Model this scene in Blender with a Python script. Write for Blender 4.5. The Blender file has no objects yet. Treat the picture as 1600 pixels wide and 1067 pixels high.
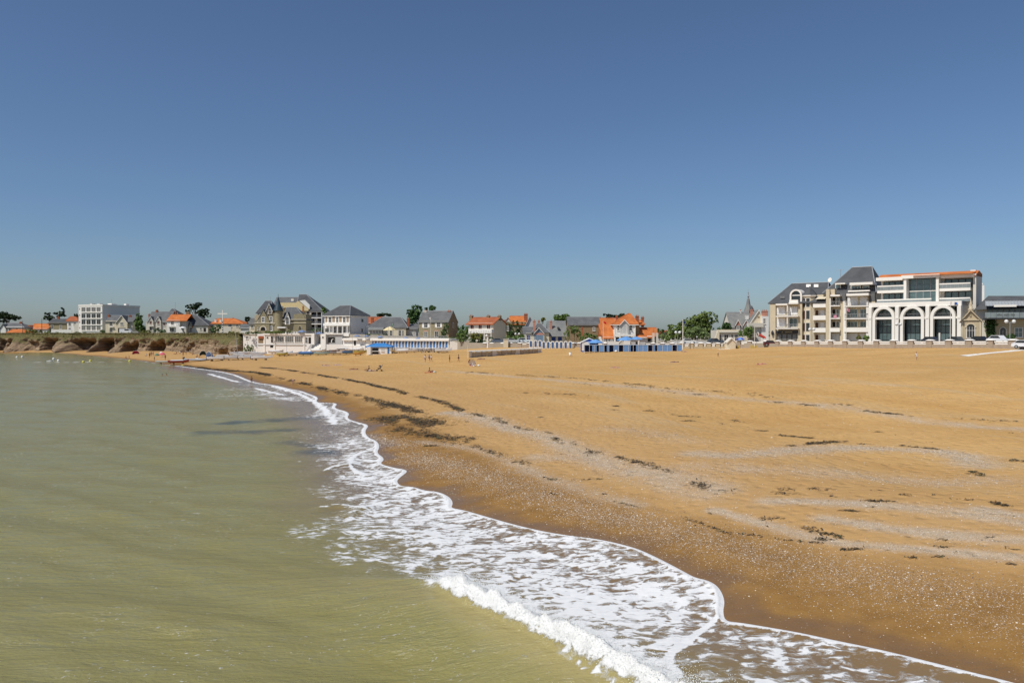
import bpy, bmesh, math, random
import numpy as np
from mathutils import Vector, Matrix

random.seed(7)
RNG = np.random.default_rng(11)
scene = bpy.context.scene
COL = scene.collection

# ---------------------------------------------------------------- camera
F = 1245.0          # focal length in pixels of a 1600 px wide frame
HOR = 520.0         # horizon row
CAM_H = 9.0         # camera height above the sea, metres
PITCH = math.atan((533.5 - HOR) / F)
cam_data = bpy.data.cameras.new("camera")
cam_data.sensor_width = 36.0
cam_data.lens = 36.0 * F / 1600.0
cam_data.clip_start = 0.5
cam_data.clip_end = 9000.0
cam = bpy.data.objects.new("camera", cam_data)
cam.location = (0, 0, CAM_H)
cam.rotation_euler = (math.radians(90) - PITCH, 0, 0)
COL.objects.link(cam)
scene.camera = cam
scene.render.resolution_x, scene.render.resolution_y = 1024, 682
scene.render.engine = 'CYCLES'
scene.cycles.use_denoising = True
scene.cycles.max_bounces = 6
scene.cycles.transparent_max_bounces = 6

# ---------------------------------------------------------------- light
SUN_EL, SUN_AZ = math.radians(54), math.radians(230)   # azimuth clockwise from +Y
world = bpy.data.worlds.new("World")
scene.world = world
world.use_nodes = True
wn = world.node_tree
wn.nodes.clear()
sky = wn.nodes.new("ShaderNodeTexSky")
sky.sky_type = 'NISHITA'
sky.sun_disc = False
sky.sun_elevation = SUN_EL
sky.sun_rotation = SUN_AZ
sky.altitude = 1000
sky.air_density = 1.0
sky.dust_density = 1.8
sky.ozone_density = 7.0
bg = wn.nodes.new("ShaderNodeBackground")
bg.inputs["Strength"].default_value = 0.087
wo = wn.nodes.new("ShaderNodeOutputWorld")
wn.links.new(sky.outputs[0], bg.inputs[0])
wn.links.new(bg.outputs[0], wo.inputs[0])
sun_data = bpy.data.lights.new("sun", 'SUN')
sun_data.energy = 4.0
sun_data.angle = math.radians(0.53)
sun_data.color = (1.0, 0.955, 0.87)
sun = bpy.data.objects.new("sun", sun_data)
to_sun = Vector((math.sin(SUN_AZ) * math.cos(SUN_EL), math.cos(SUN_AZ) * math.cos(SUN_EL), math.sin(SUN_EL)))
sun.rotation_euler = to_sun.to_track_quat('Z', 'Y').to_euler()
sun.location = (-60, -60, 90)
COL.objects.link(sun)
scene.view_settings.view_transform = 'Standard'
scene.view_settings.look = 'None'
scene.view_settings.exposure = 0.0
scene.view_settings.gamma = 1.0
scene.view_settings.use_curve_mapping = False

# ---------------------------------------------------------------- small maths
def px2x(px, Y): return (px - 800.0) / F * Y
def py2z(py, Y): return CAM_H - (py - HOR) / F * Y
def on_level(px, py, z=0.0):
    Y = F * (CAM_H - z) / (py - HOR)
    return np.array([px2x(px, Y), Y])

_TAB = RNG.random((256, 256))
def vnoise(x, y):
    xi = np.floor(x).astype(int); yi = np.floor(y).astype(int)
    fx = x - xi; fy = y - yi
    fx = fx * fx * (3 - 2 * fx); fy = fy * fy * (3 - 2 * fy)
    a = _TAB[xi & 255, yi & 255]; b = _TAB[(xi + 1) & 255, yi & 255]
    c = _TAB[xi & 255, (yi + 1) & 255]; d = _TAB[(xi + 1) & 255, (yi + 1) & 255]
    return (a * (1 - fx) + b * fx) * (1 - fy) + (c * (1 - fx) + d * fx) * fy
def fbm(x, y, o=4):
    s = 0; a = 0.5; t = 0
    for i in range(o):
        s = s + a * vnoise(x + 17.3 * i, y + 9.1 * i); t += a
        x = x * 2.03; y = y * 2.03; a *= 0.5
    return s / t
def sstep(a, b, x):
    t = np.clip((x - a) / (b - a), 0, 1)
    return t * t * (3 - 2 * t)
def polydist(P, poly, chunk=40000):
    """distance to an open polyline, side (positive = right of its direction) and arc length"""
    poly = poly.astype(np.float32); P = P.astype(np.float32)
    A = poly[:-1]; D = poly[1:] - A; L2 = np.maximum((D ** 2).sum(1), 1e-9)
    cum = np.concatenate([[0], np.cumsum(np.sqrt(L2))])[:-1]
    out = np.empty(len(P)); side = np.empty(len(P)); arc = np.empty(len(P))
    for i in range(0, len(P), chunk):
        p = P[i:i + chunk]
        dx = p[:, 0, None] - A[:, 0]; dy = p[:, 1, None] - A[:, 1]
        t = np.clip((dx * D[:, 0] + dy * D[:, 1]) / L2, 0, 1)
        dd = (dx - t * D[:, 0]) ** 2 + (dy - t * D[:, 1]) ** 2
        k = dd.argmin(1); r = np.arange(len(p))
        out[i:i + chunk] = np.sqrt(dd[r, k])
        side[i:i + chunk] = np.sign(dx[r, k] * D[k, 1] - dy[r, k] * D[k, 0])
        arc[i:i + chunk] = cum[k] + t[r, k] * np.sqrt(L2[k])
    side[side == 0] = 1
    return out, side, arc
class Table:
    """a function of the ground plan kept on a bearing / log-distance grid"""
    def __init__(self, fn, nt=420, nr=420, t0=-62, t1=66, r0=9.0, r1=520.0):
        self.t0, self.t1, self.l0, self.l1 = math.radians(t0), math.radians(t1), math.log(r0), math.log(r1)
        T, L = np.meshgrid(np.linspace(self.t0, self.t1, nt), np.linspace(self.l0, self.l1, nr), indexing='ij')
        R = np.exp(L)
        self.v = fn(np.stack([(R * np.sin(T)).ravel(), (R * np.cos(T)).ravel()], 1)).reshape(nt, nr)
        self.nt, self.nr = nt, nr
    def __call__(self, P):
        a = (np.arctan2(P[:, 0], P[:, 1]) - self.t0) / (self.t1 - self.t0) * (self.nt - 1)
        b = (np.log(np.hypot(P[:, 0], P[:, 1]) + 1e-6) - self.l0) / (self.l1 - self.l0) * (self.nr - 1)
        a = np.clip(a, 0, self.nt - 1.001); b = np.clip(b, 0, self.nr - 1.001)
        i = a.astype(int); j = b.astype(int); fa = a - i; fb = b - j
        v = self.v
        return (v[i, j] * (1 - fa) + v[i + 1, j] * fa) * (1 - fb) + (v[i, j + 1] * (1 - fa) + v[i + 1, j + 1] * fa) * fb
def chaikin(p, n=2):
    for _ in range(n):
        q = [p[0]]
        for a, b in zip(p[:-1], p[1:]):
            q.append(a * .75 + b * .25); q.append(a * .25 + b * .75)
        q.append(p[-1]); p = np.array(q)
    return p

# ---------------------------------------------------------------- objects and tags
def tag(o, label=None, cat=None, group=None, kind=None):
    if label: o["label"] = label
    if cat: o["category"] = cat
    if group: o["group"] = group
    if kind: o["kind"] = kind
    return o
def link(o, parent=None):
    COL.objects.link(o)
    if parent is not None: o.parent = parent
    return o
def mesh_obj(name, verts, faces, mat, parent=None, smooth=False, loc=(0, 0, 0)):
    me = bpy.data.meshes.new(name)
    me.from_pydata([tuple(map(float, v)) for v in verts], [], [tuple(map(int, f)) for f in faces])
    if mat is not None: me.materials.append(mat)
    if smooth: me.shade_smooth()
    me.update()
    o = bpy.data.objects.new(name, me)
    o.location = loc
    return link(o, parent)
def np_mesh(name, V, Q, mat, parent=None, smooth=True, attrs=None):
    """fast mesh from numpy arrays; Q is (n,3) or (n,4)"""
    me = bpy.data.meshes.new(name)
    n = Q.shape[1]
    me.vertices.add(len(V)); me.vertices.foreach_set("co", V.astype(np.float32).ravel())
    me.loops.add(Q.size); me.loops.foreach_set("vertex_index", Q.astype(np.int32).ravel())
    me.polygons.add(len(Q)); me.polygons.foreach_set("loop_start", np.arange(0, Q.size, n, dtype=np.int32))
    me.update(calc_edges=True)
    if smooth: me.shade_smooth()
    for k, a in (attrs or {}).items():
        if a.ndim == 1:
            at = me.attributes.new(k, 'FLOAT', 'POINT'); at.data.foreach_set("value", a.astype(np.float32))
        else:
            at = me.attributes.new(k, 'FLOAT_VECTOR', 'POINT'); at.data.foreach_set("vector", a.astype(np.float32).ravel())
    if mat is not None: me.materials.append(mat)
    o = bpy.data.objects.new(name, me)
    return link(o, parent)
def empty(name, loc=(0, 0, 0), rz=0.0):
    o = bpy.data.objects.new(name, None)
    o.empty_display_size = 0.3
    o.location = loc; o.rotation_euler = (0, 0, rz)
    return link(o)
def copy_tree(o, parent=None):
    c = o.copy(); link(c)
    if parent is not None: c.parent = parent
    for ch in list(o.children): copy_tree(ch, c)
    return c

# ---------------------------------------------------------------- materials
MATS = {}
class NT:
    def __init__(self, name):
        self.m = bpy.data.materials.new(name); self.m.use_nodes = True
        self.t = self.m.node_tree; self.t.nodes.clear()
        self.out = self.t.nodes.new("ShaderNodeOutputMaterial")
        self.p = self.t.nodes.new("ShaderNodeBsdfPrincipled")
        self.t.links.new(self.p.outputs[0], self.out.inputs[0])
    def n(self, typ, **kw):
        nd = self.t.nodes.new(typ)
        for k, v in kw.items(): setattr(nd, k, v)
        return nd
    def l(self, a, b): self.t.links.new(a, b)
    def val(self, x):
        return x
    def set(self, sock, v):
        if hasattr(v, "links") or hasattr(v, "is_linked"): self.l(v, sock)
        else: sock.default_value = v
    def math(self, op, a, b=0.0, c=None, clamp=False):
        nd = self.n("ShaderNodeMath", operation=op, use_clamp=clamp)
        self.set(nd.inputs[0], a); self.set(nd.inputs[1], b)
        if c is not None: self.set(nd.inputs[2], c)
        return nd.outputs[0]
    def mix(self, f, a, b, blend='MIX'):
        nd = self.n("ShaderNodeMix", data_type='RGBA', blend_type=blend)
        self.set(nd.inputs["Factor"], f)
        self.set(nd.inputs[6], a if not isinstance(a, tuple) else (*a[:3], 1))
        self.set(nd.inputs[7], b if not isinstance(b, tuple) else (*b[:3], 1))
        return nd.outputs[2]
    def ramp(self, v, a, b):
        nd = self.n("ShaderNodeMapRange", interpolation_type='SMOOTHSTEP')
        self.set(nd.inputs[0], v); self.set(nd.inputs[1], a); self.set(nd.inputs[2], b)
        return nd.outputs[0]
    def attr(self, name, out="Fac"):
        return self.n("ShaderNodeAttribute", attribute_name=name).outputs[out]
    def pos(self): return self.n("ShaderNodeNewGeometry").outputs["Position"]
    def obj(self): return self.n("ShaderNodeTexCoord").outputs["Object"]
    def scale(self, vec, s):
        nd = self.n("ShaderNodeMapping"); self.l(vec, nd.inputs[0]); nd.inputs["Scale"].default_value = s
        return nd.outputs[0]
    def noise(self, vec, s, detail=4, rough=.55, dist=0.0, out=0):
        nd = self.n("ShaderNodeTexNoise"); self.l(vec, nd.inputs["Vector"])
        nd.inputs["Scale"].default_value = s; nd.inputs["Detail"].default_value = detail
        nd.inputs["Roughness"].default_value = rough; nd.inputs["Distortion"].default_value = dist
        return nd.outputs[out]
    def voro(self, vec, s, feature='F1', out=0, rnd=1.0):
        nd = self.n("ShaderNodeTexVoronoi", feature=feature); self.l(vec, nd.inputs["Vector"])
        nd.inputs["Scale"].default_value = s; nd.inputs["Randomness"].default_value = rnd
        return nd.outputs[out]
    def bump(self, h, strength, dist):
        nd = self.n("ShaderNodeBump"); self.set(nd.inputs["Strength"], strength); nd.inputs["Distance"].default_value = dist
        self.l(h, nd.inputs["Height"]); self.l(nd.outputs[0], self.p.inputs["Normal"])
        return nd
def srgb(r, g, b):
    def c(v):
        v /= 255.0
        return v / 12.92 if v <= .04045 else ((v + .055) / 1.055) ** 2.4
    return (c(r), c(g), c(b))
def mat(name, col, rough=.8, var=.18, scale=.7, metal=0.0, spec=.3, bump=0.0, streak=False, fine=6.0):
    """plain surface with uneven colour and a little relief"""
    if name in MATS: return MATS[name]
    t = NT(name)
    P = t.obj()
    a = t.noise(P, scale, 4); b = t.noise(t.scale(P, (fine, fine, fine * (.18 if streak else 1))), 1.0, 3)
    f = t.math('ADD', t.math('MULTIPLY', a, .6), t.math('MULTIPLY', b, .4))
    k = t.math('MULTIPLY_ADD', t.math('SUBTRACT', f, .5), 2.6 * var, 1.0)
    hsv = t.n("ShaderNodeHueSaturation"); hsv.inputs["Color"].default_value = (*col, 1)
    t.l(k, hsv.inputs["Value"])
    t.l(hsv.outputs[0], t.p.inputs["Base Color"])
    t.p.inputs["Roughness"].default_value = rough
    t.p.inputs["Metallic"].default_value = metal
    t.p.inputs["Specular IOR Level"].default_value = spec
    if bump: t.bump(b, .6, bump)
    MATS[name] = t.m
    return t.m
# ================================================================ the coast: lines measured on the ground
EDGE_PX = [(0, 551.5), (60, 551.5), (100, 552.5), (150, 557), (200, 561.5), (235, 566), (262, 570), (290, 573), (318, 577), (345, 581), (368, 586),
           (388, 594), (402, 598), (428, 602), (450, 608), (470, 612), (482, 617), (496, 622), (490, 628), (512, 631), (526, 632), (518, 638),
           (545, 646), (538, 654), (560, 662), (574, 666), (566, 674), (572, 684), (585, 689), (590, 698), (584, 706), (598, 716), (588, 722),
           (612, 730), (635, 735), (622, 742), (614, 748), (622, 756), (642, 758), (660, 765), (682, 768), (698, 776), (703, 784), (698, 790),
           (722, 795), (760, 807), (800, 819), (842, 830), (885, 839), (935, 847), (985, 860), (1010, 870), (1040, 884), (1062, 895), (1082, 905),
           (1104, 910), (1118, 919), (1126, 935), (1122, 948), (1127, 962), (1160, 967), (1200, 975), (1250, 985), (1300, 997), (1350, 1008),
           (1400, 1020), (1450, 1033), (1520, 1051), (1580, 1066), (1700, 1100), (1900, 1160)]
EDGE = np.array([on_level(x, y, .25) for x, y in EDGE_PX])[::-1]       # runs away from the camera, land on the right
EDGE = np.vstack([[40, 2], [26, 9], EDGE, [-300, 425], [-520, 560], [-1500, 1100], [-4000, 2600]])
EDGE_S = chaikin(EDGE, 2)
# smooth mean shoreline for the terrain
_seg = np.sqrt((np.diff(EDGE, axis=0) ** 2).sum(1)); _cum = np.concatenate([[0], np.cumsum(_seg)])
_u = np.concatenate([np.arange(0, 90, 6), np.arange(90, 480, 14), np.arange(480, _cum[-1], 200)])
SHORE = np.stack([np.interp(_u, _cum, EDGE[:, i]) for i in (0, 1)], 1)
for _ in range(4): SHORE[1:-1] = SHORE[1:-1] * .5 + (SHORE[:-2] + SHORE[2:]) * .25
SHORE = chaikin(SHORE, 2)

# line of the sea wall / cliff foot (pixel column, distance), ground height behind it
WALL_LINE = [(-900, 420), (-300, 395), (0, 372), (100, 352), (200, 335), (300, 318), (380, 292), (520, 280), (703, 256), (728, 247), (760, 238), (850, 231),
             (1065, 216), (1150, 212), (1215, 200), (1547, 147), (1582, 142), (1660, 131), (1900, 104), (2400, 75)]
WALL_XY = np.array([[px2x(a, b), b] for a, b in WALL_LINE])
GROUND_Z = [(-900, 8.8), (390, 8.7), (560, 8.5), (640, 7.8), (700, 6.6), (740, 5.9), (1065, 5.9), (1200, 6.3), (1550, 6.9), (2400, 7.2)]
def town_z(px): return float(np.interp(px, [a for a, _ in GROUND_Z], [b for _, b in GROUND_Z]))

# ---------------------------------------------------------------- beach height: thin plate through measured spots
def _ctrl():
    pts = []
    d = np.diff(SHORE, axis=0); seg = np.sqrt((d ** 2).sum(1)); cum = np.concatenate([[0], np.cumsum(seg)])
    for s in list(np.arange(0, 60, 8)) + list(np.arange(60, 470, 22)):
        i = min(np.searchsorted(cum, s), len(d) - 1)
        n = np.array([d[i][1], -d[i][0]]) / seg[i]
        b = SHORE[i]
        prof = ((-40, -2.6), (-20, -1.5), (-9, -.75), (0, .22), (5, .72), (10, 1.2), (18, 1.75))
        for q, z in prof:
            if s > 380 and q > 6: continue
            if b[1] < 8 and q > 0: continue
            pts.append((*(b + n * q), z))
    def add(px, py, Y): pts.append((px2x(px, Y), Y, py2z(py, Y)))
    for a in [(668, 566, 181), (733, 559.5, 186), (845, 551, 215), (590, 577, 158), (450, 552, 279), (530, 552, 268), (600, 549, 262), (700, 547.5, 253),
              (760, 543.5, 236), (865, 544.5, 225), (990, 549.5, 205), (1090, 546, 212), (1140, 546, 209), (1215, 541.5, 199), (1300, 542.5, 184),
              (1400, 543.5, 168), (1547, 544, 146), (1432, 562, 128), (1600, 547, 138), (1280, 580, 110), (1000, 590, 118), (1560, 600, 84),
              (1050, 565, 162), (900, 570, 156), (800, 580, 140), (420, 566, 236), (350, 556, 282), (300, 556, 302), (200, 553, 326), (100, 549, 345),
              (0, 548, 366), (1200, 660, 70), (1560, 680, 58), (1400, 760, 42), (1560, 850, 29.5)]: add(*a)
    return np.array(pts)
_CP = _ctrl()
def _tps_fit(P, lam=6.0):
    n = len(P); X = P[:, :2] / 50.0
    r2 = ((X[:, None] - X[None]) ** 2).sum(2)
    K = np.where(r2 > 0, r2 * np.log(np.maximum(r2, 1e-12)) * .5, 0) + lam * 1e-3 * np.eye(n)
    A = np.zeros((n + 3, n + 3)); A[:n, :n] = K; A[:n, n] = 1; A[:n, n + 1:] = X; A[n, :n] = 1; A[n + 1:, :n] = X.T
    b = np.zeros(n + 3); b[:n] = P[:, 2]
    return X, np.linalg.solve(A, b)
_TX, _TW = _tps_fit(_CP)
def _tps(P, chunk=40000):
    out = np.empty(len(P)); n = len(_TX)
    for i in range(0, len(P), chunk):
        q = P[i:i + chunk] / 50.0
        r2 = ((q[:, None] - _TX[None]) ** 2).sum(2)
        out[i:i + chunk] = (np.where(r2 > 0, r2 * np.log(np.maximum(r2, 1e-12)) * .5, 0) @ _TW[:n]) + _TW[n] + q @ _TW[n + 1:]
    return out
_TPS = Table(lambda P: np.clip(_tps(P), -4, 6.6), 300, 260)
EDGE_T = Table(lambda P: (lambda d: d[0] * d[1])(polydist(P, EDGE_S)), 420, 400)
def edge_land(P, exact=4.0):
    """metres inland of the swash edge, exact close to it"""
    v = EDGE_T(P)
    i = np.flatnonzero(np.abs(v) < exact + .02 * np.hypot(P[:, 0], P[:, 1]))
    if len(i):
        d, s, _ = polydist(P[i], EDGE_S); v[i] = d * s
    return v
def terr(P):
    P = np.atleast_2d(P)
    x, y = P[:, 0], P[:, 1]
    z = _TPS(P)
    z = z + (fbm(x / 9, y / 9, 3) - .5) * .28 * sstep(.3, 1.8, z) + (fbm(x / 2.1, y / 2.1, 3) - .5) * .10 * sstep(.9, 1.8, z) + (fbm(x / .55, y / .55, 2) - .5) * .06 * sstep(1.2, 2.0, z)
    return z
def terr1(x, y): return float(terr(np.array([[x, y]]))[0])
def ground_hit(px, py, y0=15., y1=400.):
    """point of the beach seen at a pixel (first crossing going out)"""
    Y = np.geomspace(y0, y1, 500)
    P = np.stack([px2x(px, Y), Y], 1)
    g = terr(P) - (CAM_H - (py - HOR) / F * Y)
    i = np.argmax(g > 0) if (g > 0).any() else len(Y) - 1
    return P[i][0], P[i][1], terr1(*P[i])
def at_beach(px, Y):
    x = px2x(px, Y)
    return (x, Y, terr1(x, Y))

# ---------------------------------------------------------------- fans of ground: dense near, coarse far
def fan(th0, th1, nth, r0, r1, ratio):
    th = np.linspace(math.radians(th0), math.radians(th1), nth)
    nr = int(math.log(r1 / r0) / math.log(1 + ratio))
    r = r0 * (1 + ratio) ** np.arange(nr)
    T, R = np.meshgrid(th, r)
    V = np.stack([R * np.sin(T), R * np.cos(T)], 2).reshape(-1, 2)
    i = np.arange(nr - 1)[:, None] * nth + np.arange(nth - 1)[None]
    Q = np.stack([i, i + 1, i + 1 + nth, i + nth], 2).reshape(-1, 4)
    return V, Q
def compact(V3, Q, keep, attrs):
    Q = Q[keep]
    used = np.unique(Q)
    m = np.full(len(V3), -1); m[used] = np.arange(len(used))
    return V3[used], m[Q], {k: a[used] for k, a in attrs.items()}

# soft fields from points measured on the ground
def field(P, pts, power=4):
    """distance-weighted blend of values given at spots, in log distance and bearing"""
    C = np.array([on_level(a, b, .3) for a, b, _ in pts]); v = np.array([c for *_, c in pts])
    lc = np.stack([np.arctan2(C[:, 0], C[:, 1]) * 1.6, np.log(np.hypot(C[:, 0], C[:, 1]))], 1)
    lp = np.stack([np.arctan2(P[:, 0], P[:, 1]) * 1.6, np.log(np.hypot(P[:, 0], P[:, 1]))], 1)
    out = np.empty(len(P))
    for i in range(0, len(P), 60000):
        q = lp[i:i + 60000]
        w = 1.0 / (((q[:, None] - lc) ** 2).sum(2) + 2e-5) ** (power / 2)
        out[i:i + 60000] = (w @ v) / w.sum(1)
    return out

# ---------------------------------------------------------------- sea
def water_material():
    t = NT("turbid_sea_water")
    P = t.pos(); foam = t.attr("foam"); shal = t.attr("shallow"); weed = t.attr("weed"); solid = t.attr("solid")
    warp = t.noise(P, .8, 3, .6, 0, 1)
    wv = t.n("ShaderNodeVectorMath", operation='MULTIPLY_ADD'); t.l(warp, wv.inputs[0]); wv.inputs[1].default_value = (.9, .9, 0); t.l(P, wv.inputs[2])
    W = wv.outputs[0]
    # lace: rounded holes with thin walls, broken by streaks
    big = t.voro(t.scale(W, (.7, 1.0, 1)), 1.7, 'SMOOTH_F1')
    fine = t.voro(t.scale(W, (.7, 1.1, 1)), 5.0, 'SMOOTH_F1')
    n1 = t.noise(t.scale(W, (.62, 1, 1)), 3.0, 8, .70, .5)
    ridge = t.math('ABSOLUTE', t.math('SUBTRACT', t.noise(t.scale(W, (.55, 1, 1)), 1.1, 5, .55, 1.2), .5))
    lace = t.math('ADD', t.math('MULTIPLY', big, .50), t.math('MULTIPLY', fine, .50))
    lace = t.math('ADD', lace, t.math('MULTIPLY', t.math('SUBTRACT', n1, .5), 1.9))
    lace = t.math('SUBTRACT', lace, t.math('MULTIPLY', ridge, 1.1))
    th = t.math('MULTIPLY_ADD', foam, -1.50, 1.21)
    k = t.math('SUBTRACT', lace, th)
    mask = t.math('ADD', t.math('MULTIPLY', t.ramp(k, -.16, .0), .28), t.math('MULTIPLY', t.ramp(k, -.02, .13), .72))
    mask = t.math('MULTIPLY', mask, t.ramp(foam, .015, .09))
    # flecks of froth on open water
    fl = t.math('MULTIPLY', t.ramp(t.noise(t.scale(P, (.8, 1.3, 1)), 5.5, 4, .7, .3), .60, .69), t.ramp(t.noise(P, .17, 4, .65), .47, .62))
    mask = t.math('MAXIMUM', mask, t.math('MULTIPLY', fl, t.math('MULTIPLY', t.attr("fleck"), .75)))
    mask = t.math('MAXIMUM', mask, t.ramp(t.math('ADD', solid, t.math('MULTIPLY', t.math('SUBTRACT', n1, .5), 2.3)), .34, .66), clamp=True)
    deep = t.mix(t.noise(t.scale(P, (.05, .16, 1)), 1.0, 3, .5), (.226, .206, .070), (.262, .228, .078))
    deep = t.mix(shal, deep, (.215, .140, .065))
    deep = t.mix(t.attr("crest_glow"), deep, (.34, .285, .115))  # paler crest face: light through thin water painted into the colour
    deep = t.mix(weed, deep, (.035, .045, .045))
    foamc = t.mix(t.noise(P, 2.6, 5, .6), (.60, .61, .62), (.86, .86, .85))
    foamc = t.mix(t.attr("burst"), foamc, (.76, .76, .74))
    col = t.mix(mask, deep, foamc)
    t.l(col, t.p.inputs["Base Color"])
    t.l(t.math('MULTIPLY_ADD', mask, .55, .13), t.p.inputs["Roughness"])
    t.p.inputs["IOR"].default_value = 1.33
    t.l(t.math('MULTIPLY_ADD', mask, -.3, .5), t.p.inputs["Specular IOR Level"])
    rip = t.noise(t.scale(P, (.40, 1.35, 1)), 1.5, 6, .66, .3)
    rip2 = t.noise(t.scale(P, (.7, 1.3, 1)), 6.0, 3, .6)
    h = t.math('ADD', t.math('MULTIPLY', rip, .25), t.math('MULTIPLY', rip2, .045))
    h = t.math('MULTIPLY', h, t.math('MULTIPLY_ADD', shal, -.85, 1.0))
    h = t.math('ADD', h, t.math('MULTIPLY', mask, t.math('MULTIPLY_ADD', n1, .05, .012)))
    t.bump(h, .75, 1.0)
    return t.m

CREST_PX = [(330, 880), (430, 893), (520, 903), (590, 908), (640, 917), (690, 937), (740, 962), (785, 985), (830, 1008), (880, 1037), (930, 1066), (1000, 1105), (1080, 1150), (1180, 1210)]
CREST = chaikin(np.array([on_level(a, b, .45) for a, b in CREST_PX])[::-1], 2)
LIP_PX = [(1128, 958), (1112, 966), (1092, 980), (1072, 998), (1056, 1008), (1044, 1018), (1048, 1030), (1060, 1040), (1050, 1050), (1010, 1062), (960, 1075)]
LIP = chaikin(np.array([on_level(a, b, .2) for a, b in LIP_PX]), 1)
FOAM_PTS = [(100, 700, 0), (300, 640, 0), (330, 760, 0), (150, 900, 0), (300, 950, 0), (500, 1000, 0), (600, 1040, 0), (700, 1052, .16), (745, 1050, .2), (690, 1035, .1), (420, 900, 0),
    (450, 945, 0), (380, 850, .02), (350, 700, 0), (300, 600, 0), (200, 580, 0), (380, 640, 0), (50, 600, 0), (50, 1050, 0), (0, 800, 0), (250, 820, 0),
    (560, 950, 0), (640, 985, 0), (720, 1010, .03), (780, 1035, .06), (100, 560, 0), (250, 572, 0), (330, 800, .18), (370, 802, .22), (400, 815, .12),
    (430, 795, .16), (450, 770, .18), (455, 700, .24), (465, 850, .22), (560, 893, .30), (600, 900, .30), (520, 880, .22), (480, 740, .28), (440, 680, .24), (420, 640, .03),
    (400, 720, .08), (430, 740, .16), (490, 825, .46), (535, 865, .46), (515, 700, .42), (500, 680, .42), (520, 760, .5), (560, 840, .58), (470, 655, .18),
    (560, 740, .62), (600, 770, .66), (640, 815, .66), (700, 840, .66), (760, 850, .64), (850, 880, .62), (950, 905, .62), (1000, 940, .66), (900, 940, .68),
    (1060, 930, .66), (1000, 990, .56), (930, 985, .62), (650, 880, .6), (690, 900, .66), (760, 930, .72), (830, 960, .72), (980, 1030, .64), (1010, 1045, .6),
    (600, 820, .62), (880, 850, .64), (720, 805, .62),
    (1110, 1010, .40), (1150, 990, .46), (1200, 1040, .50), (1260, 1020, .50), (1300, 1045, .52), (1090, 1045, .42), (1400, 1050, .5), (1150, 1060, .5), (1250, 1066, .52),
    (405, 606, .40), (430, 608, .5), (470, 620, .55), (500, 640, .58), (395, 600, .4), (360, 588, .12), (340, 584, .05), (440, 628, .12), (480, 640, .3), (530, 655, .58), (540, 690, .58),
    (560, 712, .62), (580, 700, .5), (560, 672, .48), (520, 645, .55)]
# broken crests of small waves further along the shore: white lines
BREAK_PX = [[(425, 604), (455, 612), (480, 622), (500, 634), (515, 648), (522, 662)], [(585, 700), (562, 706), (548, 716), (545, 728), (560, 738), (575, 742)],
            [(505, 735), (520, 728), (540, 726)], [(325, 583), (350, 590), (372, 596)], [(545, 800), (600, 782), (640, 780)],
            [(500, 790), (530, 786), (560, 792)], [(400, 606), (412, 610), (440, 616)], [(555, 650), (530, 640)], [(28, 565.3), (70, 565.1), (120, 565.4), (190, 565.2)]]
WEED_PX = [[(345, 660), (400, 656), (450, 653), (500, 651)], [(320, 677), (400, 674), (440, 672)], [(440, 690), (490, 697), (520, 708)], [(560, 656), (585, 660)]]

V2, Q = fan(-58, 47, 1050, 11.0, 2600.0, .0062)
e = -EDGE_T(V2)
far_ = np.hypot(V2[:, 0], V2[:, 1]) > 500
if far_.any():
    d_, s_, _ = polydist(V2[far_], EDGE_S[-8:]); e[far_] = -d_ * s_
keepq = (e > -5.0)[Q].all(1)
used = np.unique(Q[keepq]); mm = np.full(len(V2), -1); mm[used] = np.arange(len(used)); Q = mm[Q[keepq]]; V2 = V2[used]
e0 = e[used]
i_ = np.flatnonzero(np.abs(e0) < 9)
d_, s_, a_ = polydist(V2[i_], EDGE_S)
e = e0.copy(); e[i_] = -d_ * s_; e_a = np.zeros(len(V2)); e_a[i_] = a_
x, y = V2[:, 0], V2[:, 1]; r = np.hypot(x, y)
tz = np.full(len(V2), -4.0); near = r < 470
tz[near] = terr(V2[near])
# swell: crests lie across the view and bend towards the shore
calm = sstep(0.5, 14, e)
wob = fbm(x / 26, y / 26, 3) * 6.3
z = np.zeros(len(V2)); rs = np.random.default_rng(5)
for lam, amp, ang in ((11, .075, 14), (7.5, .055, 28), (5.6, .040, 6), (4.1, .034, 35), (3.0, .024, 18), (2.2, .017, -8), (1.6, .012, 40), (1.1, .008, 22)):
    a = math.radians(90 - ang); kx, ky = math.cos(a), math.sin(a)
    gate = .35 + 1.1 * fbm(x / (lam * 5) + lam, y / (lam * 3.5) - lam, 2)
    fade = 1 - sstep(lam * 22, lam * 60, r)
    z += amp * np.sin(2 * math.pi * (x * kx + y * ky) / lam + wob * (1.2 if lam > 3 else 1) + rs.random() * 6.28) * gate * fade
z *= .95 * calm + .05
# the breaker near the camera
c_d = np.full(len(V2), 99.); c_s = np.ones(len(V2)); c_a = np.zeros(len(V2))
i_ = np.flatnonzero(r < 60); c_d[i_], c_s[i_], c_a[i_] = polydist(V2[i_], CREST)
q = c_d * c_s                        # > 0 on the beach side of the crest
_cs = np.sqrt((np.diff(CREST, axis=0) ** 2).sum(1)).sum()
_l0 = np.linalg.norm(np.diff(np.array([on_level(a, b, .45) for a, b in CREST_PX[:12]]), axis=0), axis=1).sum()
a0 = 1 - (_cs - c_a) / _l0
wig = (fbm(c_a * .35, q * .2, 2) - .5) * .5
amp = .78 * sstep(0, .06, a0 * 0 + .2) * (1 - sstep(.42, .98, a0)) * np.where(c_d < 9, 1, 0)
qq = q + wig * sstep(-1.5, .5, q)
hump = np.where(qq < 0, np.exp(-(qq / 2.3) ** 2), np.exp(-(qq / (.42 + .9 * sstep(.25, .8, a0))) ** 2))
broken = (1 - sstep(.40, .62, a0)) * (c_d < 9)
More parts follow.
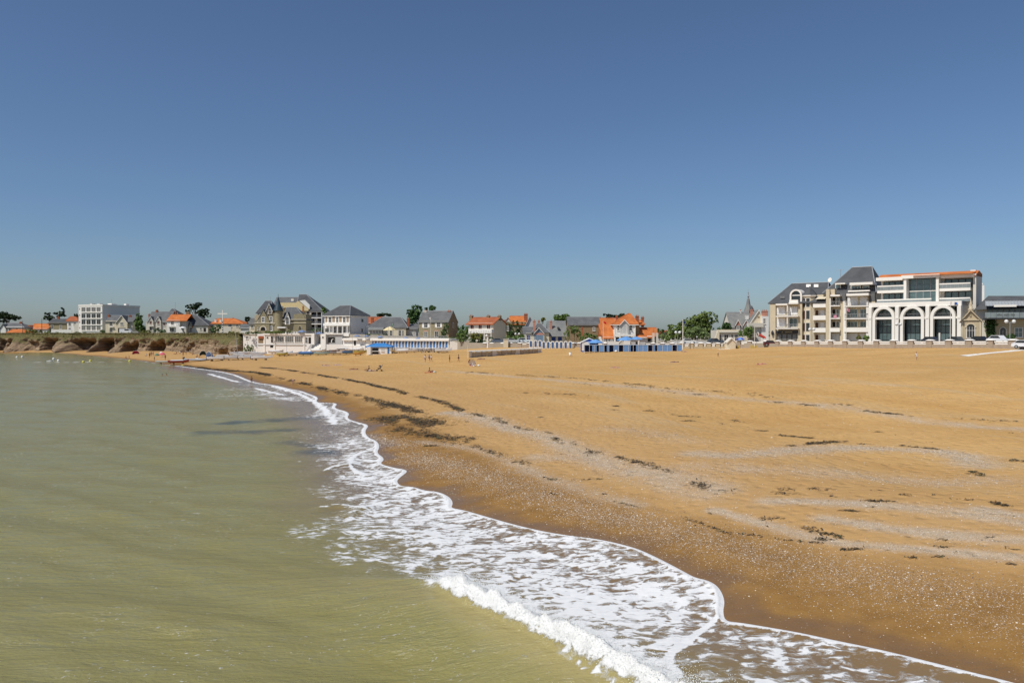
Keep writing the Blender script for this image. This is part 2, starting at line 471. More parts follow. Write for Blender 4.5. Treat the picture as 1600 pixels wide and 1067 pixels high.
churn = broken * sstep(-.30, .15, qq) * (1 - sstep(1.7, 3.6, qq + fbm(c_a * .8, c_a * .1, 2) * 1.6))
z = z + amp * hump
rough = (fbm(x * 2.0, y * 2.0, 4) - .42) * .95 + (fbm(x * 8, y * 8, 3) - .5) * .14
z = z + churn * (np.maximum(rough, -.2) * .55 + .62 * np.exp(-((qq - .55) / .75) ** 2) * (.45 + 1.0 * fbm(c_a * .7, qq * .5 + 5, 3)) + .12 * sstep(3.0, .5, qq))
# small broken crests
brk = np.zeros(len(V2))
for L in BREAK_PX:
    pl = chaikin(np.array([on_level(a, b, .15) for a, b in L]), 2)
    i_ = np.flatnonzero(np.hypot(x - pl[:, 0].mean(), y - pl[:, 1].mean()) < 45)
    dd = np.full(len(V2), 99.); aa = np.zeros(len(V2)); dd[i_], _, aa[i_] = polydist(V2[i_], pl)
    sc = np.clip(np.hypot(*pl.mean(0)) / 60, .5, 2.2)
    wl = .42 * sc * (.25 + 1.3 * fbm(aa * .45, aa * .1 + 3, 3))
    g = np.exp(-(dd / wl) ** 2)
    brk = np.maximum(brk, g * (.75 + .5 * fbm(x * 1.5, y * 1.5, 2)))
    z += .11 * np.exp(-(dd / (.7 * sc)) ** 2) * (r < 150)
# swash: a thin moving sheet lying on the sand
lip_d = np.full(len(V2), 99.); lip_a = np.zeros(len(V2)); i_ = np.flatnonzero(r < 45); lip_d[i_], _, lip_a[i_] = polydist(V2[i_], LIP)
sheet = tz + .018 + .05 * np.exp(-(np.maximum(e, 0) / .14) ** 2) + .05 * np.exp(-(lip_d / .13) ** 2) + .022 * fbm(x * 2, y * 2, 3)
zz = np.maximum(z + .02, sheet)
out = e < 0
zz[out] = np.minimum(sheet, tz + .05)[out] - .30 * np.minimum(-e[out], 2.5)
depth = np.maximum(z - tz, 0)
foam = Table(lambda P: field(P, FOAM_PTS), 520, 420)(V2)
foam[r > 190] = 0
foam = np.clip(foam + (fbm(x / 2.6, y / 2.6, 3) - .5) * .34 * sstep(.03, .3, foam), 0, 1)
far = r > 130
edge_w = .075 + .0022 * r
lipn = .55 + .9 * fbm(e_a * .9, e_a * .13, 3)
solid = np.exp(-(np.maximum(e, 0) / (edge_w * lipn)) ** 2) * np.where(r > 230, .5 * (fbm(x / 6, y / 6, 2) > .5), 1)
lipg = np.exp(-(lip_d / (.10 + .30 * fbm(lip_a, lip_a * .2, 3))) ** 2)
solid = np.maximum(solid, np.clip(churn * 1.5, 0, 1))
trail = broken * sstep(2.2, 0, qq) * sstep(-.9, -.1, qq)
foam = np.maximum(foam, .82 * churn); foam = np.maximum(foam, .86 * np.clip(brk, 0, 1)); foam = np.maximum(foam, .92 * lipg)
foam = np.where((qq < -.35) & (c_d < 7) & (a0 < .75) , np.minimum(foam, .08), foam)
weed = np.zeros(len(V2))
for L in WEED_PX:
    pl = np.array([on_level(a, b, .1) for a, b in L]); dd = np.full(len(V2), 99.); i_ = np.flatnonzero(r < 150); dd[i_], _, _ = polydist(V2[i_], pl)
    weed = np.maximum(weed, sstep(1.2, .0, dd / 1.7 + (fbm(x / 3.0, y / 2.0, 4) - .5) * 2.6))
shallow = sstep(.9, .05, depth) * (r < 230) * np.where(r < 45, 1, sstep(9, 3, e))
fleck = sstep(170, 60, r) * (1 - shallow * .5)
SEA = np_mesh("sea", np.stack([x, y, zz], 1), Q, water_material(), attrs=dict(foam=foam, solid=np.clip(solid, 0, 1), shallow=shallow, weed=weed * .7, fleck=fleck, burst=np.clip(churn * 1.3, 0, 1), crest_glow=broken * amp / .78 * np.exp(-((qq + .35) / .8) ** 2) + .5 * amp / .78 * np.exp(-((qq + .5) / 1.2) ** 2) * (1 - broken)))
tag(SEA, "olive green turbid sea with breaking wave and foam on the left", None, None, "structure")

# spray thrown up along the breaker
def blobs(name, C, R, m, parent=None):
    t = (1 + 5 ** .5) / 2
    o = np.array([[1, 0, 0], [-1, 0, 0], [0, 1, 0], [0, -1, 0], [0, 0, 1], [0, 0, -1]], float)
    f = np.array([[0, 2, 4], [2, 1, 4], [1, 3, 4], [3, 0, 4], [2, 0, 5], [1, 2, 5], [3, 1, 5], [0, 3, 5]])
    V = (C[:, None] + o[None] * R[:, None, None]).reshape(-1, 3)
    T = (f[None] + (np.arange(len(C)) * 6)[:, None, None]).reshape(-1, 3)
    return np_mesh(name, V, T, m, parent, smooth=True)
sel = np.flatnonzero((churn > .3) & (r < 45) & (qq < 1.9))
pick = RNG.choice(sel, 42000)
C = np.stack([x[pick], y[pick], zz[pick]], 1)
lift = (RNG.exponential(.10, len(pick)) + .03) * (.35 + churn[pick]) * (.25 + 2.2 * fbm(x[pick] * 1.1, y[pick] * 1.1, 3) ** 2) * np.exp(-((qq[pick] - .6) / 1.0) ** 2)
C += np.stack([RNG.normal(0, .06, len(pick)), RNG.normal(0, .06, len(pick)), lift], 1)
SPRAY = blobs("spray", C, RNG.uniform(.004, .014, len(pick)), mat("white_spray", (.85, .86, .85), .6, .05))
tag(SPRAY, "white spray droplets thrown up by the near breaking wave", None, None, "stuff")
# ================================================================ the beach
WRACK = [  # (pixel polyline, half width in m, strength)
 ([(262, 571), (300, 573.5), (340, 578), (370, 580), (400, 582), (420, 586), (460, 596), (490, 604), (512, 609), (540, 616), (570, 622), (600, 630), (640, 640)], .5, 1.5),
 ([(400, 574), (450, 578), (490, 584), (520, 590), (550, 595), (580, 601), (620, 611), (637, 616), (682, 626), (707, 635), (730, 645), (762, 652), (800, 666), (850, 677)], .35, 1.7),
 ([(850, 677), (887, 695), (925, 708), (950, 712), (987, 720), (1019, 727), (1047, 737), (1084, 753), (1110, 768), (1140, 770)], .3, 1.9),
 ([(595, 653), (620, 655), (650, 660), (690, 665)], 1.4, 2.4), ([(620, 666), (650, 678), (690, 684), (720, 686)], .9, 1.8), ([(600, 632), (640, 642), (660, 646)], .8, 1.6),
 ([(712, 696), (735, 685)], .35, 2.2), ([(740, 697), (785, 714), (807, 718), (822, 727)], .28, 1.6), ([(665, 698), (684, 697)], .2, 3),
 ([(850, 748), (872, 751)], .16, 2), ([(862, 773), (876, 773)], .2, 4), ([(893, 751), (945, 750)], .08, 2), ([(940, 770), (955, 783), (987, 792), (1045, 802), (1095, 819), (1137, 835)], .07, 3.2),
 ([(1137, 835), (1190, 840), (1217, 845), (1297, 852)], .06, 3.4), ([(1105, 803), (1130, 804)], .14, 3), ([(1187, 811), (1222, 811)], .16, 2.5), ([(1200, 827), (1226, 829)], .16, 4), ([(1255, 826), (1312, 842)], .2, 3.4),
 ([(1280, 843), (1298, 846)], .14, 9), ([(1315, 862), (1355, 860)], .09, 7), ([(1385, 843), (1422, 842)], .09, 3), ([(1440, 845), (1490, 847)], .07, 3), ([(1464, 857), (1486, 858)], .1, 5),
 ([(1385, 863), (1406, 865)], .06, 4), ([(1420, 871), (1443, 875)], .1, 6), ([(1460, 873), (1481, 873)], .08, 5), ([(1555, 882), (1590, 884)], .06, 2), ([(1535, 842), (1556, 840)], .06, 3), ([(1572, 859), (1596, 861)], .07, 3),
 ([(1215, 681), (1240, 683), (1280, 686)], .28, 3.4), ([(1235, 697), (1275, 693), (1315, 691)], .28, 4.2), ([(1300, 690), (1325, 690)], .3, 1.5), ([(1345, 694), (1360, 695)], .2, 3), ([(1363, 698), (1371, 698)], .15, 3), ([(1405, 697), (1472, 703)], .13, 2.4), ([(1448, 692), (1482, 693)], .1, 2),
 ([(1215, 764), (1240, 766)], .2, 3), ([(1270, 766), (1305, 767)], .2, 3), ([(1215, 772), (1245, 774)], .2, 3), ([(1295, 774), (1310, 777)], .15, 3), ([(1355, 783), (1400, 786)], .18, 5), ([(1405, 774), (1418, 775)], .15, 5), ([(1430, 774), (1468, 775)], .12, 2), ([(1310, 798), (1340, 800)], .13, 4), ([(1345, 794), (1365, 794)], .08, 3),
 ([(1485, 780), (1523, 782)], .1, 2), ([(1550, 785), (1575, 793)], .2, 5), ([(1355, 767), (1380, 768)], .1, 2), ([(1580, 719), (1600, 721)], .2, 3), ([(1520, 737), (1537, 746)], .2, 2.5),
 ([(1350, 642), (1375, 645), (1425, 651)], .3, 1.5), ([(1467, 661), (1500, 662)], .3, 2.5), ([(1570, 675), (1582, 677)], .2, 3), ([(1300, 632), (1335, 634)], .3, .8), ([(1205, 628), (1222, 630)], .3, 1.6), ([(1250, 632), (1275, 634)], .3, 1.4), ([(1372, 675), (1380, 676)], .2, 3),
 ([(1005, 642), (1020, 643)], .3, 1.8), ([(1047, 648), (1056, 649)], .3, 2), ([(1066, 651), (1092, 652)], .3, 2), ([(1070, 658), (1086, 658)], .25, 2), ([(1100, 660), (1120, 661)], .25, 1.6), ([(1124, 662), (1130, 664)], .3, 2), ([(1146, 657), (1160, 661)], .25, 1.6), ([(1150, 665), (1157, 665)], .2, 2), ([(1177, 673), (1200, 674)], .22, 3),
 ([(1028, 611), (1042, 613)], .4, 1.8), ([(1053, 615), (1063, 615)], .4, 1.2), ([(1083, 616), (1100, 617)], .4, 1), ([(1193, 621), (1205, 621)], .4, 1.4), ([(1216, 623), (1230, 623)], .4, 2), ([(1500, 655), (1600, 660)], .5, .25), ([(730, 582), (810, 586), (880, 590), (960, 597), (1030, 606)], .7, .35),
 ([(955, 602), (975, 603), (985, 601)], .4, 1.4), ([(900, 600), (1000, 605), (1100, 610), (1200, 618)], .9, .18), ([(850, 615), (900, 618), (925, 620)], .6, .5), ([(820, 614), (832, 614)], .3, 2), ([(955, 635), (965, 635)], .3, 2), ([(955, 641), (970, 642)], .3, 1.2), ([(1005, 642), (1018, 642)], .3, 1.5), ([(840, 653), (848, 653)], .3, 1.2)]
SHELL = [  # pale shell-grit bands: (pixel polyline, half width m, strength)
 ([(700, 645), (760, 655), (800, 672), (850, 680), (900, 706), (960, 730), (1040, 745), (1120, 765)], 1.3, .75),
 ([(840, 714), (900, 716), (960, 726), (1020, 742), (1100, 772)], 1.5, .6),
 ([(650, 690), (740, 700), (800, 724), (850, 745), (920, 770), (1000, 790)], .7, .5),
 ([(700, 580), (800, 588), (900, 597), (1000, 606), (1100, 618), (1180, 626), (1260, 632), (1340, 640), (1420, 655), (1500, 664), (1600, 672)], 1.6, .6),
 ([(1090, 710), (1150, 715), (1220, 706), (1300, 700), (1400, 702), (1500, 708), (1530, 728)], 1.4, .8), ([(1080, 730), (1180, 735), (1300, 740), (1420, 752), (1500, 757), (1560, 750)], 1.8, .45),
 ([(1200, 783), (1300, 787), (1400, 792), (1480, 800), (1560, 812), (1640, 830)], .8, .8), ([(1290, 812), (1380, 826), (1460, 836), (1560, 842), (1640, 850)], .7, .85), ([(1540, 800), (1600, 808)], .9, .8),
 ([(1120, 800), (1200, 822), (1290, 848), (1400, 858), (1500, 866), (1620, 876)], .55, .9), ([(1260, 596), (1330, 600), (1420, 603)], 1.0, .3), ([(1150, 590), (1290, 602)], .8, .25),
 ([(940, 670), (1010, 676), (1080, 690)], 2.2, .3)]
GRIT = [  # coarse grit over the wet foreshore
 ([(640, 712), (700, 730), (760, 745), (840, 775), (920, 800), (1010, 825), (1100, 850), (1200, 880), (1300, 905), (1420, 930), (1540, 960), (1640, 985)], 1.5, .6),
 ([(900, 800), (1000, 815), (1100, 840), (1250, 880), (1400, 905), (1600, 930)], 1.1, .5), ([(570, 680), (600, 690), (640, 700)], 1.1, .4)]
def lines_on_ground(tab):
    res = []
    for L, w, s in tab:
        P = np.array([ground_hit(a, b)[:2] for a, b in L])
        if len(P) > 2: P = chaikin(P, 1)
        res.append((P, w, s))
    return res
WR, SH, GR = lines_on_ground(WRACK), lines_on_ground(SHELL), lines_on_ground(GRIT)
def band(P, tab, soft=1.0):
    o = np.zeros(len(P))
    for L, w, s in tab:
        lo = L.min(0) - 5 * w; hi = L.max(0) + 5 * w
        i = np.flatnonzero((P[:, 0] > lo[0]) & (P[:, 0] < hi[0]) & (P[:, 1] > lo[1]) & (P[:, 1] < hi[1]))
        if len(i) == 0: continue
        dd, _, aa = polydist(P[i], L)
        wl = w * (.55 + .95 * fbm(aa / (3 * w) + s, aa * .02, 2))
        o[i] = np.maximum(o[i], s * np.exp(-(dd / (wl * soft)) ** 2))
    return o
SHORE_T = Table(lambda P: (lambda d: d[0] * d[1])(polydist(P, SHORE)), 300, 300)
def shore_dist(P):
    return SHORE_T(P), None
def zones(P):
    d, a = shore_dist(P)
    x, y = P[:, 0], P[:, 1]
    jag = (fbm(x / 4, y / 4, 3) - .5) * 5 + (fbm(x / 1.1, y / 1.1, 2) - .5) * 1.2
    shell = np.clip(band(P, SH) * (.45 + 1.1 * fbm(x / 1.3, y / 1.3, 3)), 0, 1)
    grit = np.clip(band(P, GR) * (.4 + 1.2 * fbm(x / .9, y / .9, 3)), 0, 1)
    r = np.hypot(x, y)
    width = np.interp(r, [20, 40, 70, 140, 300], [6.0, 6.2, 5.6, 4.2, 2.5])
    damp = sstep(width + 2.2, width - 2.2, d + jag * .6)
    film = sstep(1.9, .2, edge_land(P) + (fbm(x / 1.5, y / 1.5, 3) - .5) * 2.4)
    return shell, grit, damp, film, d

def sand_material():
    t = NT("beach_sand")
    P = t.pos(); shell = t.attr("shell"); grit = t.attr("grit"); damp = t.attr("damp"); film = t.attr("film"); dist = t.attr("dist")
    n0 = t.noise(t.scale(P, (.06, .10, 1)), 1.0, 4, .6); n1 = t.noise(P, .9, 5, .6); n2 = t.noise(P, 22, 3, .7); n3 = t.noise(P, 90, 2, .7)
    dry = t.mix(t.ramp(n0, .3, .7), (.560, .345, .136), (.480, .285, .104))
    dry = t.mix(t.math('MULTIPLY', t.ramp(n1, .42, .70), .40), dry, (.415, .245, .092))
    ripple = t.noise(t.scale(P, (.12, 1.6, 1)), 1.0, 3, .5, .6)
    dry = t.mix(t.math('MULTIPLY', t.ramp(ripple, .5, .72), .22), dry, (.42, .28, .135))
    bandv = t.n("ShaderNodeCombineXYZ"); t.l(t.math('MULTIPLY', t.attr("shore"), .30), bandv.inputs[0]); sy = t.n("ShaderNodeSeparateXYZ"); t.l(P, sy.inputs[0]); t.l(t.math('MULTIPLY', sy.outputs[1], .035), bandv.inputs[1])
    bn = t.noise(bandv.outputs[0], 1.0, 5, .6, .4)
    dry = t.mix(t.math('MULTIPLY', t.ramp(bn, .52, .70), .55), dry, (.46, .335, .185))
    dry = t.mix(t.math('MULTIPLY', t.ramp(bn, .46, .30), .45), dry, (.43, .235, .075))
    dry = t.mix(t.math('MULTIPLY', t.ramp(t.math('ADD', t.attr("shore"), t.math('MULTIPLY', bn, 14.0)), 40, 16), .6), dry, (.405, .245, .105))
    wet = t.mix(t.ramp(n1, .3, .7), (.30, .165, .050), (.235, .125, .036))
    col = t.mix(damp, dry, wet)
    col = t.mix(t.math('MULTIPLY', film, .6), col, (.165, .092, .036))
    # grains: dark and pale flecks everywhere
    grain = t.math('MULTIPLY_ADD', t.math('SUBTRACT', t.math('ADD', t.math('MULTIPLY', n2, .6), t.math('MULTIPLY', n3, .4)), .5), 1.15, 1.0)
    g = t.n("ShaderNodeHueSaturation"); t.l(col, g.inputs["Color"]); t.l(grain, g.inputs["Value"]); col = g.outputs[0]
    # broken shell: pale grey bed with bright chips
    bed = t.mix(t.noise(P, 14, 3, .7), (.36, .275, .185), (.54, .46, .36))
    col = t.mix(t.math('MULTIPLY', t.ramp(shell, .0, 1.0), t.math('MULTIPLY_ADD', t.ramp(n2, .3, .65), .5, .42), clamp=True), col, bed)
    tot = t.math('ADD', t.math('MULTIPLY', shell, 1.0), t.math('MULTIPLY', grit, .8))
    chips = None
    for s, k in ((26.0, .55), (11.0, .50), (4.2, .42)):
        vo = t.n("ShaderNodeTexVoronoi", feature='F1'); t.l(P, vo.inputs["Vector"]); vo.inputs["Scale"].default_value = s
        sep = t.n("ShaderNodeSeparateColor"); t.l(vo.outputs["Color"], sep.inputs[0])
        pickc = t.ramp(t.math('ADD', sep.outputs[0], t.math('MULTIPLY', tot, k)), 1.0, 1.03)
        shp = t.ramp(vo.outputs["Distance"], .38, .22)
        c = t.math('MULTIPLY', pickc, shp)
        if s < 5: c = t.math('MULTIPLY', c, t.ramp(dist, 45, 90))
        elif s < 12: c = t.math('MULTIPLY', c, t.ramp(dist, 16, 45))
        chips = c if chips is None else t.math('MAXIMUM', chips, c)
        if s > 20: tint = sep.outputs[1]
    chipc = t.mix(tint, (.50, .42, .34), (.80, .76, .70))
    col = t.mix(t.math('MULTIPLY', chips, .85), col, chipc)
    # dark grit
    vd = t.n("ShaderNodeTexVoronoi", feature='F1'); t.l(P, vd.inputs["Vector"]); vd.inputs["Scale"].default_value = 17
    sd = t.n("ShaderNodeSeparateColor"); t.l(vd.outputs["Color"], sd.inputs[0])
    dk = t.math('MULTIPLY', t.ramp(t.math('ADD', sd.outputs[2], t.math('MULTIPLY', tot, .35)), 1.0, 1.05), t.ramp(vd.outputs["Distance"], .40, .25))
    col = t.mix(t.math('MULTIPLY', dk, .6), col, (.10, .07, .045))
    # tide-borne crumbs of weed
    wr = t.attr("crumb")
    crumb = t.math('MULTIPLY', t.ramp(t.noise(P, 7.5, 5, .75), .66, .74), wr, clamp=True)
    col = t.mix(t.math('MULTIPLY', crumb, .85), col, (.045, .032, .016))
    t.l(col, t.p.inputs["Base Color"])
    rg = t.math('MULTIPLY_ADD', damp, -.22, .95)
    t.l(t.math('SUBTRACT', rg, t.math('MULTIPLY', film, .42)), t.p.inputs["Roughness"])
    t.l(t.math('MULTIPLY_ADD', film, .35, .12), t.p.inputs["Specular IOR Level"])
    foot = t.voro(P, 1.6, 'SMOOTH_F1')
    h = t.math('ADD', t.math('MULTIPLY', n1, .10), t.math('MULTIPLY', n2, .016))
    h = t.math('ADD', h, t.math('MULTIPLY', ripple, .10))
    h = t.math('ADD', h, t.math('MULTIPLY', t.math('MULTIPLY', t.ramp(foot, .0, .5), .11), t.math('SUBTRACT', 1.0, damp)))
    h = t.math('MULTIPLY', h, t.math('MULTIPLY_ADD', damp, -.6, 1.0))
    h = t.math('ADD', h, t.math('MULTIPLY', chips, .012))
    t.bump(h, .8, 1.0)
    return t.m
SAND = sand_material()
V2, Q = fan(-42, 62, 900, 10.0, 440.0, .0068)
eland = EDGE_T(V2)
behind = Table(lambda P: (lambda d: -d[0] * d[1])(polydist(P, WALL_XY)), 300, 300)(V2)         # > 0 behind the sea wall
keepq = ((eland > -14) & (behind < 5))[Q].all(1)
used = np.unique(Q[keepq]); mm = np.full(len(V2), -1); mm[used] = np.arange(len(used)); Q = mm[Q[keepq]]; V2 = V2[used]; behind = behind[used]
z = terr(V2)
z = z - np.maximum(behind - 1.0, 0) * 1.5
shell, grit, damp, film, sd = zones(V2)
crumb = np.clip(band(V2, WR, 2.2) * .3, 0, .45)
BEACH = np_mesh("beach", np.column_stack([V2, z]), Q, SAND, attrs=dict(shell=shell, grit=grit, damp=damp, film=film, dist=np.hypot(V2[:, 0], V2[:, 1]), crumb=crumb, shore=sd))
tag(BEACH, "wide golden sand beach with wet edge and shell bands", None, None, "structure")

# ---------------------------------------------------------------- shells lying on the sand
def scatter_on(tab, n, spread=1.0):
    P = []
    tot = sum(np.sqrt((np.diff(L, axis=0) ** 2).sum(1)).sum() * w * s for L, w, s in tab)
    for L, w, s in tab:
        seg = np.sqrt((np.diff(L, axis=0) ** 2).sum(1)); ln = seg.sum()
        k = max(1, int(n * ln * w * s / tot)); cum = np.concatenate([[0], np.cumsum(seg)])
        u = RNG.random(k) * ln
        p = np.stack([np.interp(u, cum, L[:, i]) for i in (0, 1)], 1)
        wl = w * (.55 + .95 * fbm(u / (3 * w) + s, u * .02, 2))
        P.append(p + RNG.normal(0, .62 * spread, (k, 2)) * wl[:, None])
    return np.vstack(P)
P = np.vstack([scatter_on([t for t in SH if np.hypot(*t[0].mean(0)) < 75], 26000, 1.25), scatter_on(GR, 30000, 1.35)])
# a sprinkle everywhere on the lower beach
n = 14000
rr = np.exp(RNG.uniform(math.log(19), math.log(95), n)); tt = RNG.uniform(-.35, .62, n)
P = np.vstack([P, np.stack([rr * np.sin(tt), rr * np.cos(tt)], 1)])
P = P[edge_land(P) > .25]
rr = np.hypot(P[:, 0], P[:, 1])
size = RNG.lognormal(0, .38, len(P)) * (.0065 + .00026 * rr)
Z = terr(P)
k = 5; ang = RNG.random(len(P)) * 6.28
prof = [(1.0, 0.0), (.45, .85), (-.5, .75), (-.9, -.1), (-.3, -.85), (.55, -.7)]
ring = np.array(prof)
ca, sa = np.cos(ang), np.sin(ang)
tx, ty = RNG.normal(0, .28, len(P)), RNG.normal(0, .28, len(P))
vx = (ring[None, :, 0] * ca[:, None] - ring[None, :, 1] * sa[:, None]) * size[:, None]
vy = (ring[None, :, 0] * sa[:, None] + ring[None, :, 1] * ca[:, None]) * size[:, None]
vz = Z[:, None] + .002 + vx * tx[:, None] + vy * ty[:, None]
rimv = np.stack([P[:, None, 0] + vx, P[:, None, 1] + vy, vz], 2)
top = np.stack([P[:, 0], P[:, 1], Z + size * .55 + .002], 1)
V = np.concatenate([rimv, top[:, None]], 1).reshape(-1, 3)
T = np.array([[i, (i + 1) % 6, 6] for i in range(6)])
T = (T[None] + (np.arange(len(P)) * 7)[:, None, None]).reshape(-1, 3)
def shell_material():
    t = NT("sea_shells")
    rnd = t.n("ShaderNodeNewGeometry").outputs["Random Per Island"]
    c = t.mix(t.ramp(rnd, .25, .75), (.36, .26, .17), (.66, .59, .50))
    c = t.mix(t.ramp(rnd, .90, .93), c, (.12, .09, .06))
    t.l(c, t.p.inputs["Base Color"]); t.p.inputs["Roughness"].default_value = .5
    return t.m
SHELLS = np_mesh("shells", V, T, shell_material(), smooth=False)
tag(SHELLS, "small pale broken shells strewn over the sand", None, None, "stuff")

# ---------------------------------------------------------------- seaweed
def weed_material():
    t = NT("dried_seaweed")
    rnd = t.n("ShaderNodeNewGeometry").outputs["Random Per Island"]
    c = t.mix(rnd, (.030, .020, .010), (.150, .098, .042))
    c = t.mix(t.ramp(rnd, .8, .86), c, (.05, .06, .02))
    t.l(c, t.p.inputs["Base Color"]); t.p.inputs["Roughness"].default_value = .55
    return t.m
P = scatter_on(WR, 30000, 1.3)
# clumping: weed gathers in knots
cs = .45 + np.hypot(P[:, 0], P[:, 1]) / 110
keep = fbm(P[:, 0] / cs, P[:, 1] / cs, 3) > RNG.uniform(.36, .60, len(P))
P = P[keep]
P = P[edge_land(P) > .1]
rr = np.hypot(P[:, 0], P[:, 1]); Z = terr(P)
n = len(P); L = RNG.lognormal(0, .4, n) * (.10 + .0022 * rr); W = L * RNG.uniform(.10, .24, n)
ang = RNG.normal(0.25, .8, n) + np.where(RNG.random(n) < .5, 0, math.pi)
u = np.linspace(-1, 1, 5)
curve = RNG.normal(0, .35, n)
rise = RNG.uniform(.01, .09, n)
px_ = u[None] * L[:, None] / 2; py_ = curve[:, None] * (u[None] ** 2 - .4) * L[:, None] / 2
pz_ = rise[:, None] * (1 - u[None] ** 2) * RNG.uniform(.3, 1, (n, 5)) + .008
ca, sa = np.cos(ang)[:, None], np.sin(ang)[:, None]
cx, cy = px_ * ca - py_ * sa, px_ * sa + py_ * ca
nx, ny = -sa, ca
wv = W[:, None] * (1 - .75 * np.abs(u[None]) ** 2) / 2
tilt = RNG.normal(0, .2, n)[:, None]
A = np.stack([P[:, 0, None] + cx + nx * wv, P[:, 1, None] + cy + ny * wv, Z[:, None] + pz_ + tilt * wv], 2)
B = np.stack([P[:, 0, None] + cx - nx * wv, P[:, 1, None] + cy - ny * wv, Z[:, None] + pz_ - tilt * wv], 2)
V = np.concatenate([A, B], 1).reshape(-1, 3)
q = np.array([[i, i + 1, i + 6, i + 5] for i in range(4)])
T = (q[None] + (np.arange(n) * 10)[:, None, None]).reshape(-1, 4)
WEED = np_mesh("seaweed_wrack", V, T, weed_material(), smooth=True)
tag(WEED, "dark dried seaweed washed up in lines along the sand", None, None, "stuff")
# ================================================================ town ground and cliff
def ground_sheet(name, px0, px1, step, m, label, lift=0.0):
    cols = np.arange(px0, px1 + .1, step)
    mult = [1.0, 1.02, 1.06, 1.12, 1.2, 1.35, 1.6, 2.2, 4, 9, 20]
    wy = np.interp(cols, [a for a, _ in WALL_LINE], [b for _, b in WALL_LINE])
    wy = wy + np.where((cols >= 388) & (cols < 735), 3.2, 0)
    V = []
    for k in mult:
        for c, yy in zip(cols, wy):
            Y = yy * k
            V.append((px2x(c, Y), Y, town_z(c) + lift))
    n = len(cols)
    Q = [(j * n + i, j * n + i + 1, (j + 1) * n + i + 1, (j + 1) * n + i) for j in range(len(mult) - 1) for i in range(n - 1)]
    k0 = len(V)
    if px0 < 0: return tag(mesh_obj(name, V, Q, m), label, None, None, "structure")
    V += [(a, b_ - .02, c - 7.0) for a, b_, c in V[:n]]
    Q += [(k0 + i, k0 + i + 1, i + 1, i) for i in range(n - 1)]
    o = mesh_obj(name, V, Q, m)
    return tag(o, label, None, None, "structure")
M_PAVE = mat("promenade_paving", (.36, .31, .24), .9, .2, .4)
def grass_material():
    t = NT("dry_grass"); P = t.pos()
    n = t.noise(P, .09, 5, .65); n2 = t.noise(P, 1.4, 4, .7)
    c = t.mix(t.ramp(n, .35, .65), (.105, .125, .034), (.21, .165, .060))
    c = t.mix(t.math('MULTIPLY', t.ramp(n2, .45, .7), .6), c, (.055, .060, .018))
    t.l(c, t.p.inputs["Base Color"]); t.p.inputs["Roughness"].default_value = .95
    t.bump(n2, .7, .3)
    return t.m
M_GRASS = grass_material()
ground_sheet("cliff_top_grass", -900, 388, 14, M_GRASS, "dry grass on top of the low cliff")
ground_sheet("town_ground", 388, 2400, 14, M_PAVE, "paved promenade ground between beach and houses")

def cliff_material():
    t = NT("cliff_rock"); P = t.pos()
    g = t.n("ShaderNodeNewGeometry"); sep = t.n("ShaderNodeSeparateXYZ"); t.l(g.outputs["Normal"], sep.inputs[0])
    pz = t.n("ShaderNodeSeparateXYZ"); t.l(P, pz.inputs[0])
    n = t.noise(P, .35, 6, .65); n2 = t.noise(P, 2.2, 5, .7)
    strata = t.noise(t.scale(P, (.15, .15, 1.6)), 1.0, 5, .65, .8)
    rock = t.mix(t.ramp(strata, .35, .65), (.165, .105, .062), (.38, .27, .165))
    rock = t.mix(t.math('MULTIPLY', t.ramp(n2, .5, .75), .7), rock, (.055, .045, .035))
    veg = t.mix(t.ramp(n2, .35, .65), (.190, .145, .048), (.075, .085, .024))
    h = t.math('ADD', t.math('MULTIPLY', pz.outputs[2], .16), t.math('MULTIPLY', t.math('SUBTRACT', n, .5), 1.5))
    h = t.math('ADD', h, t.math('MULTIPLY', sep.outputs[2], .35))
    c = t.mix(t.ramp(h, .82, 1.22), rock, veg)
    t.l(c, t.p.inputs["Base Color"]); t.p.inputs["Roughness"].default_value = .9
    t.bump(t.math('ADD', n2, strata), .9, .5)
    return t.m
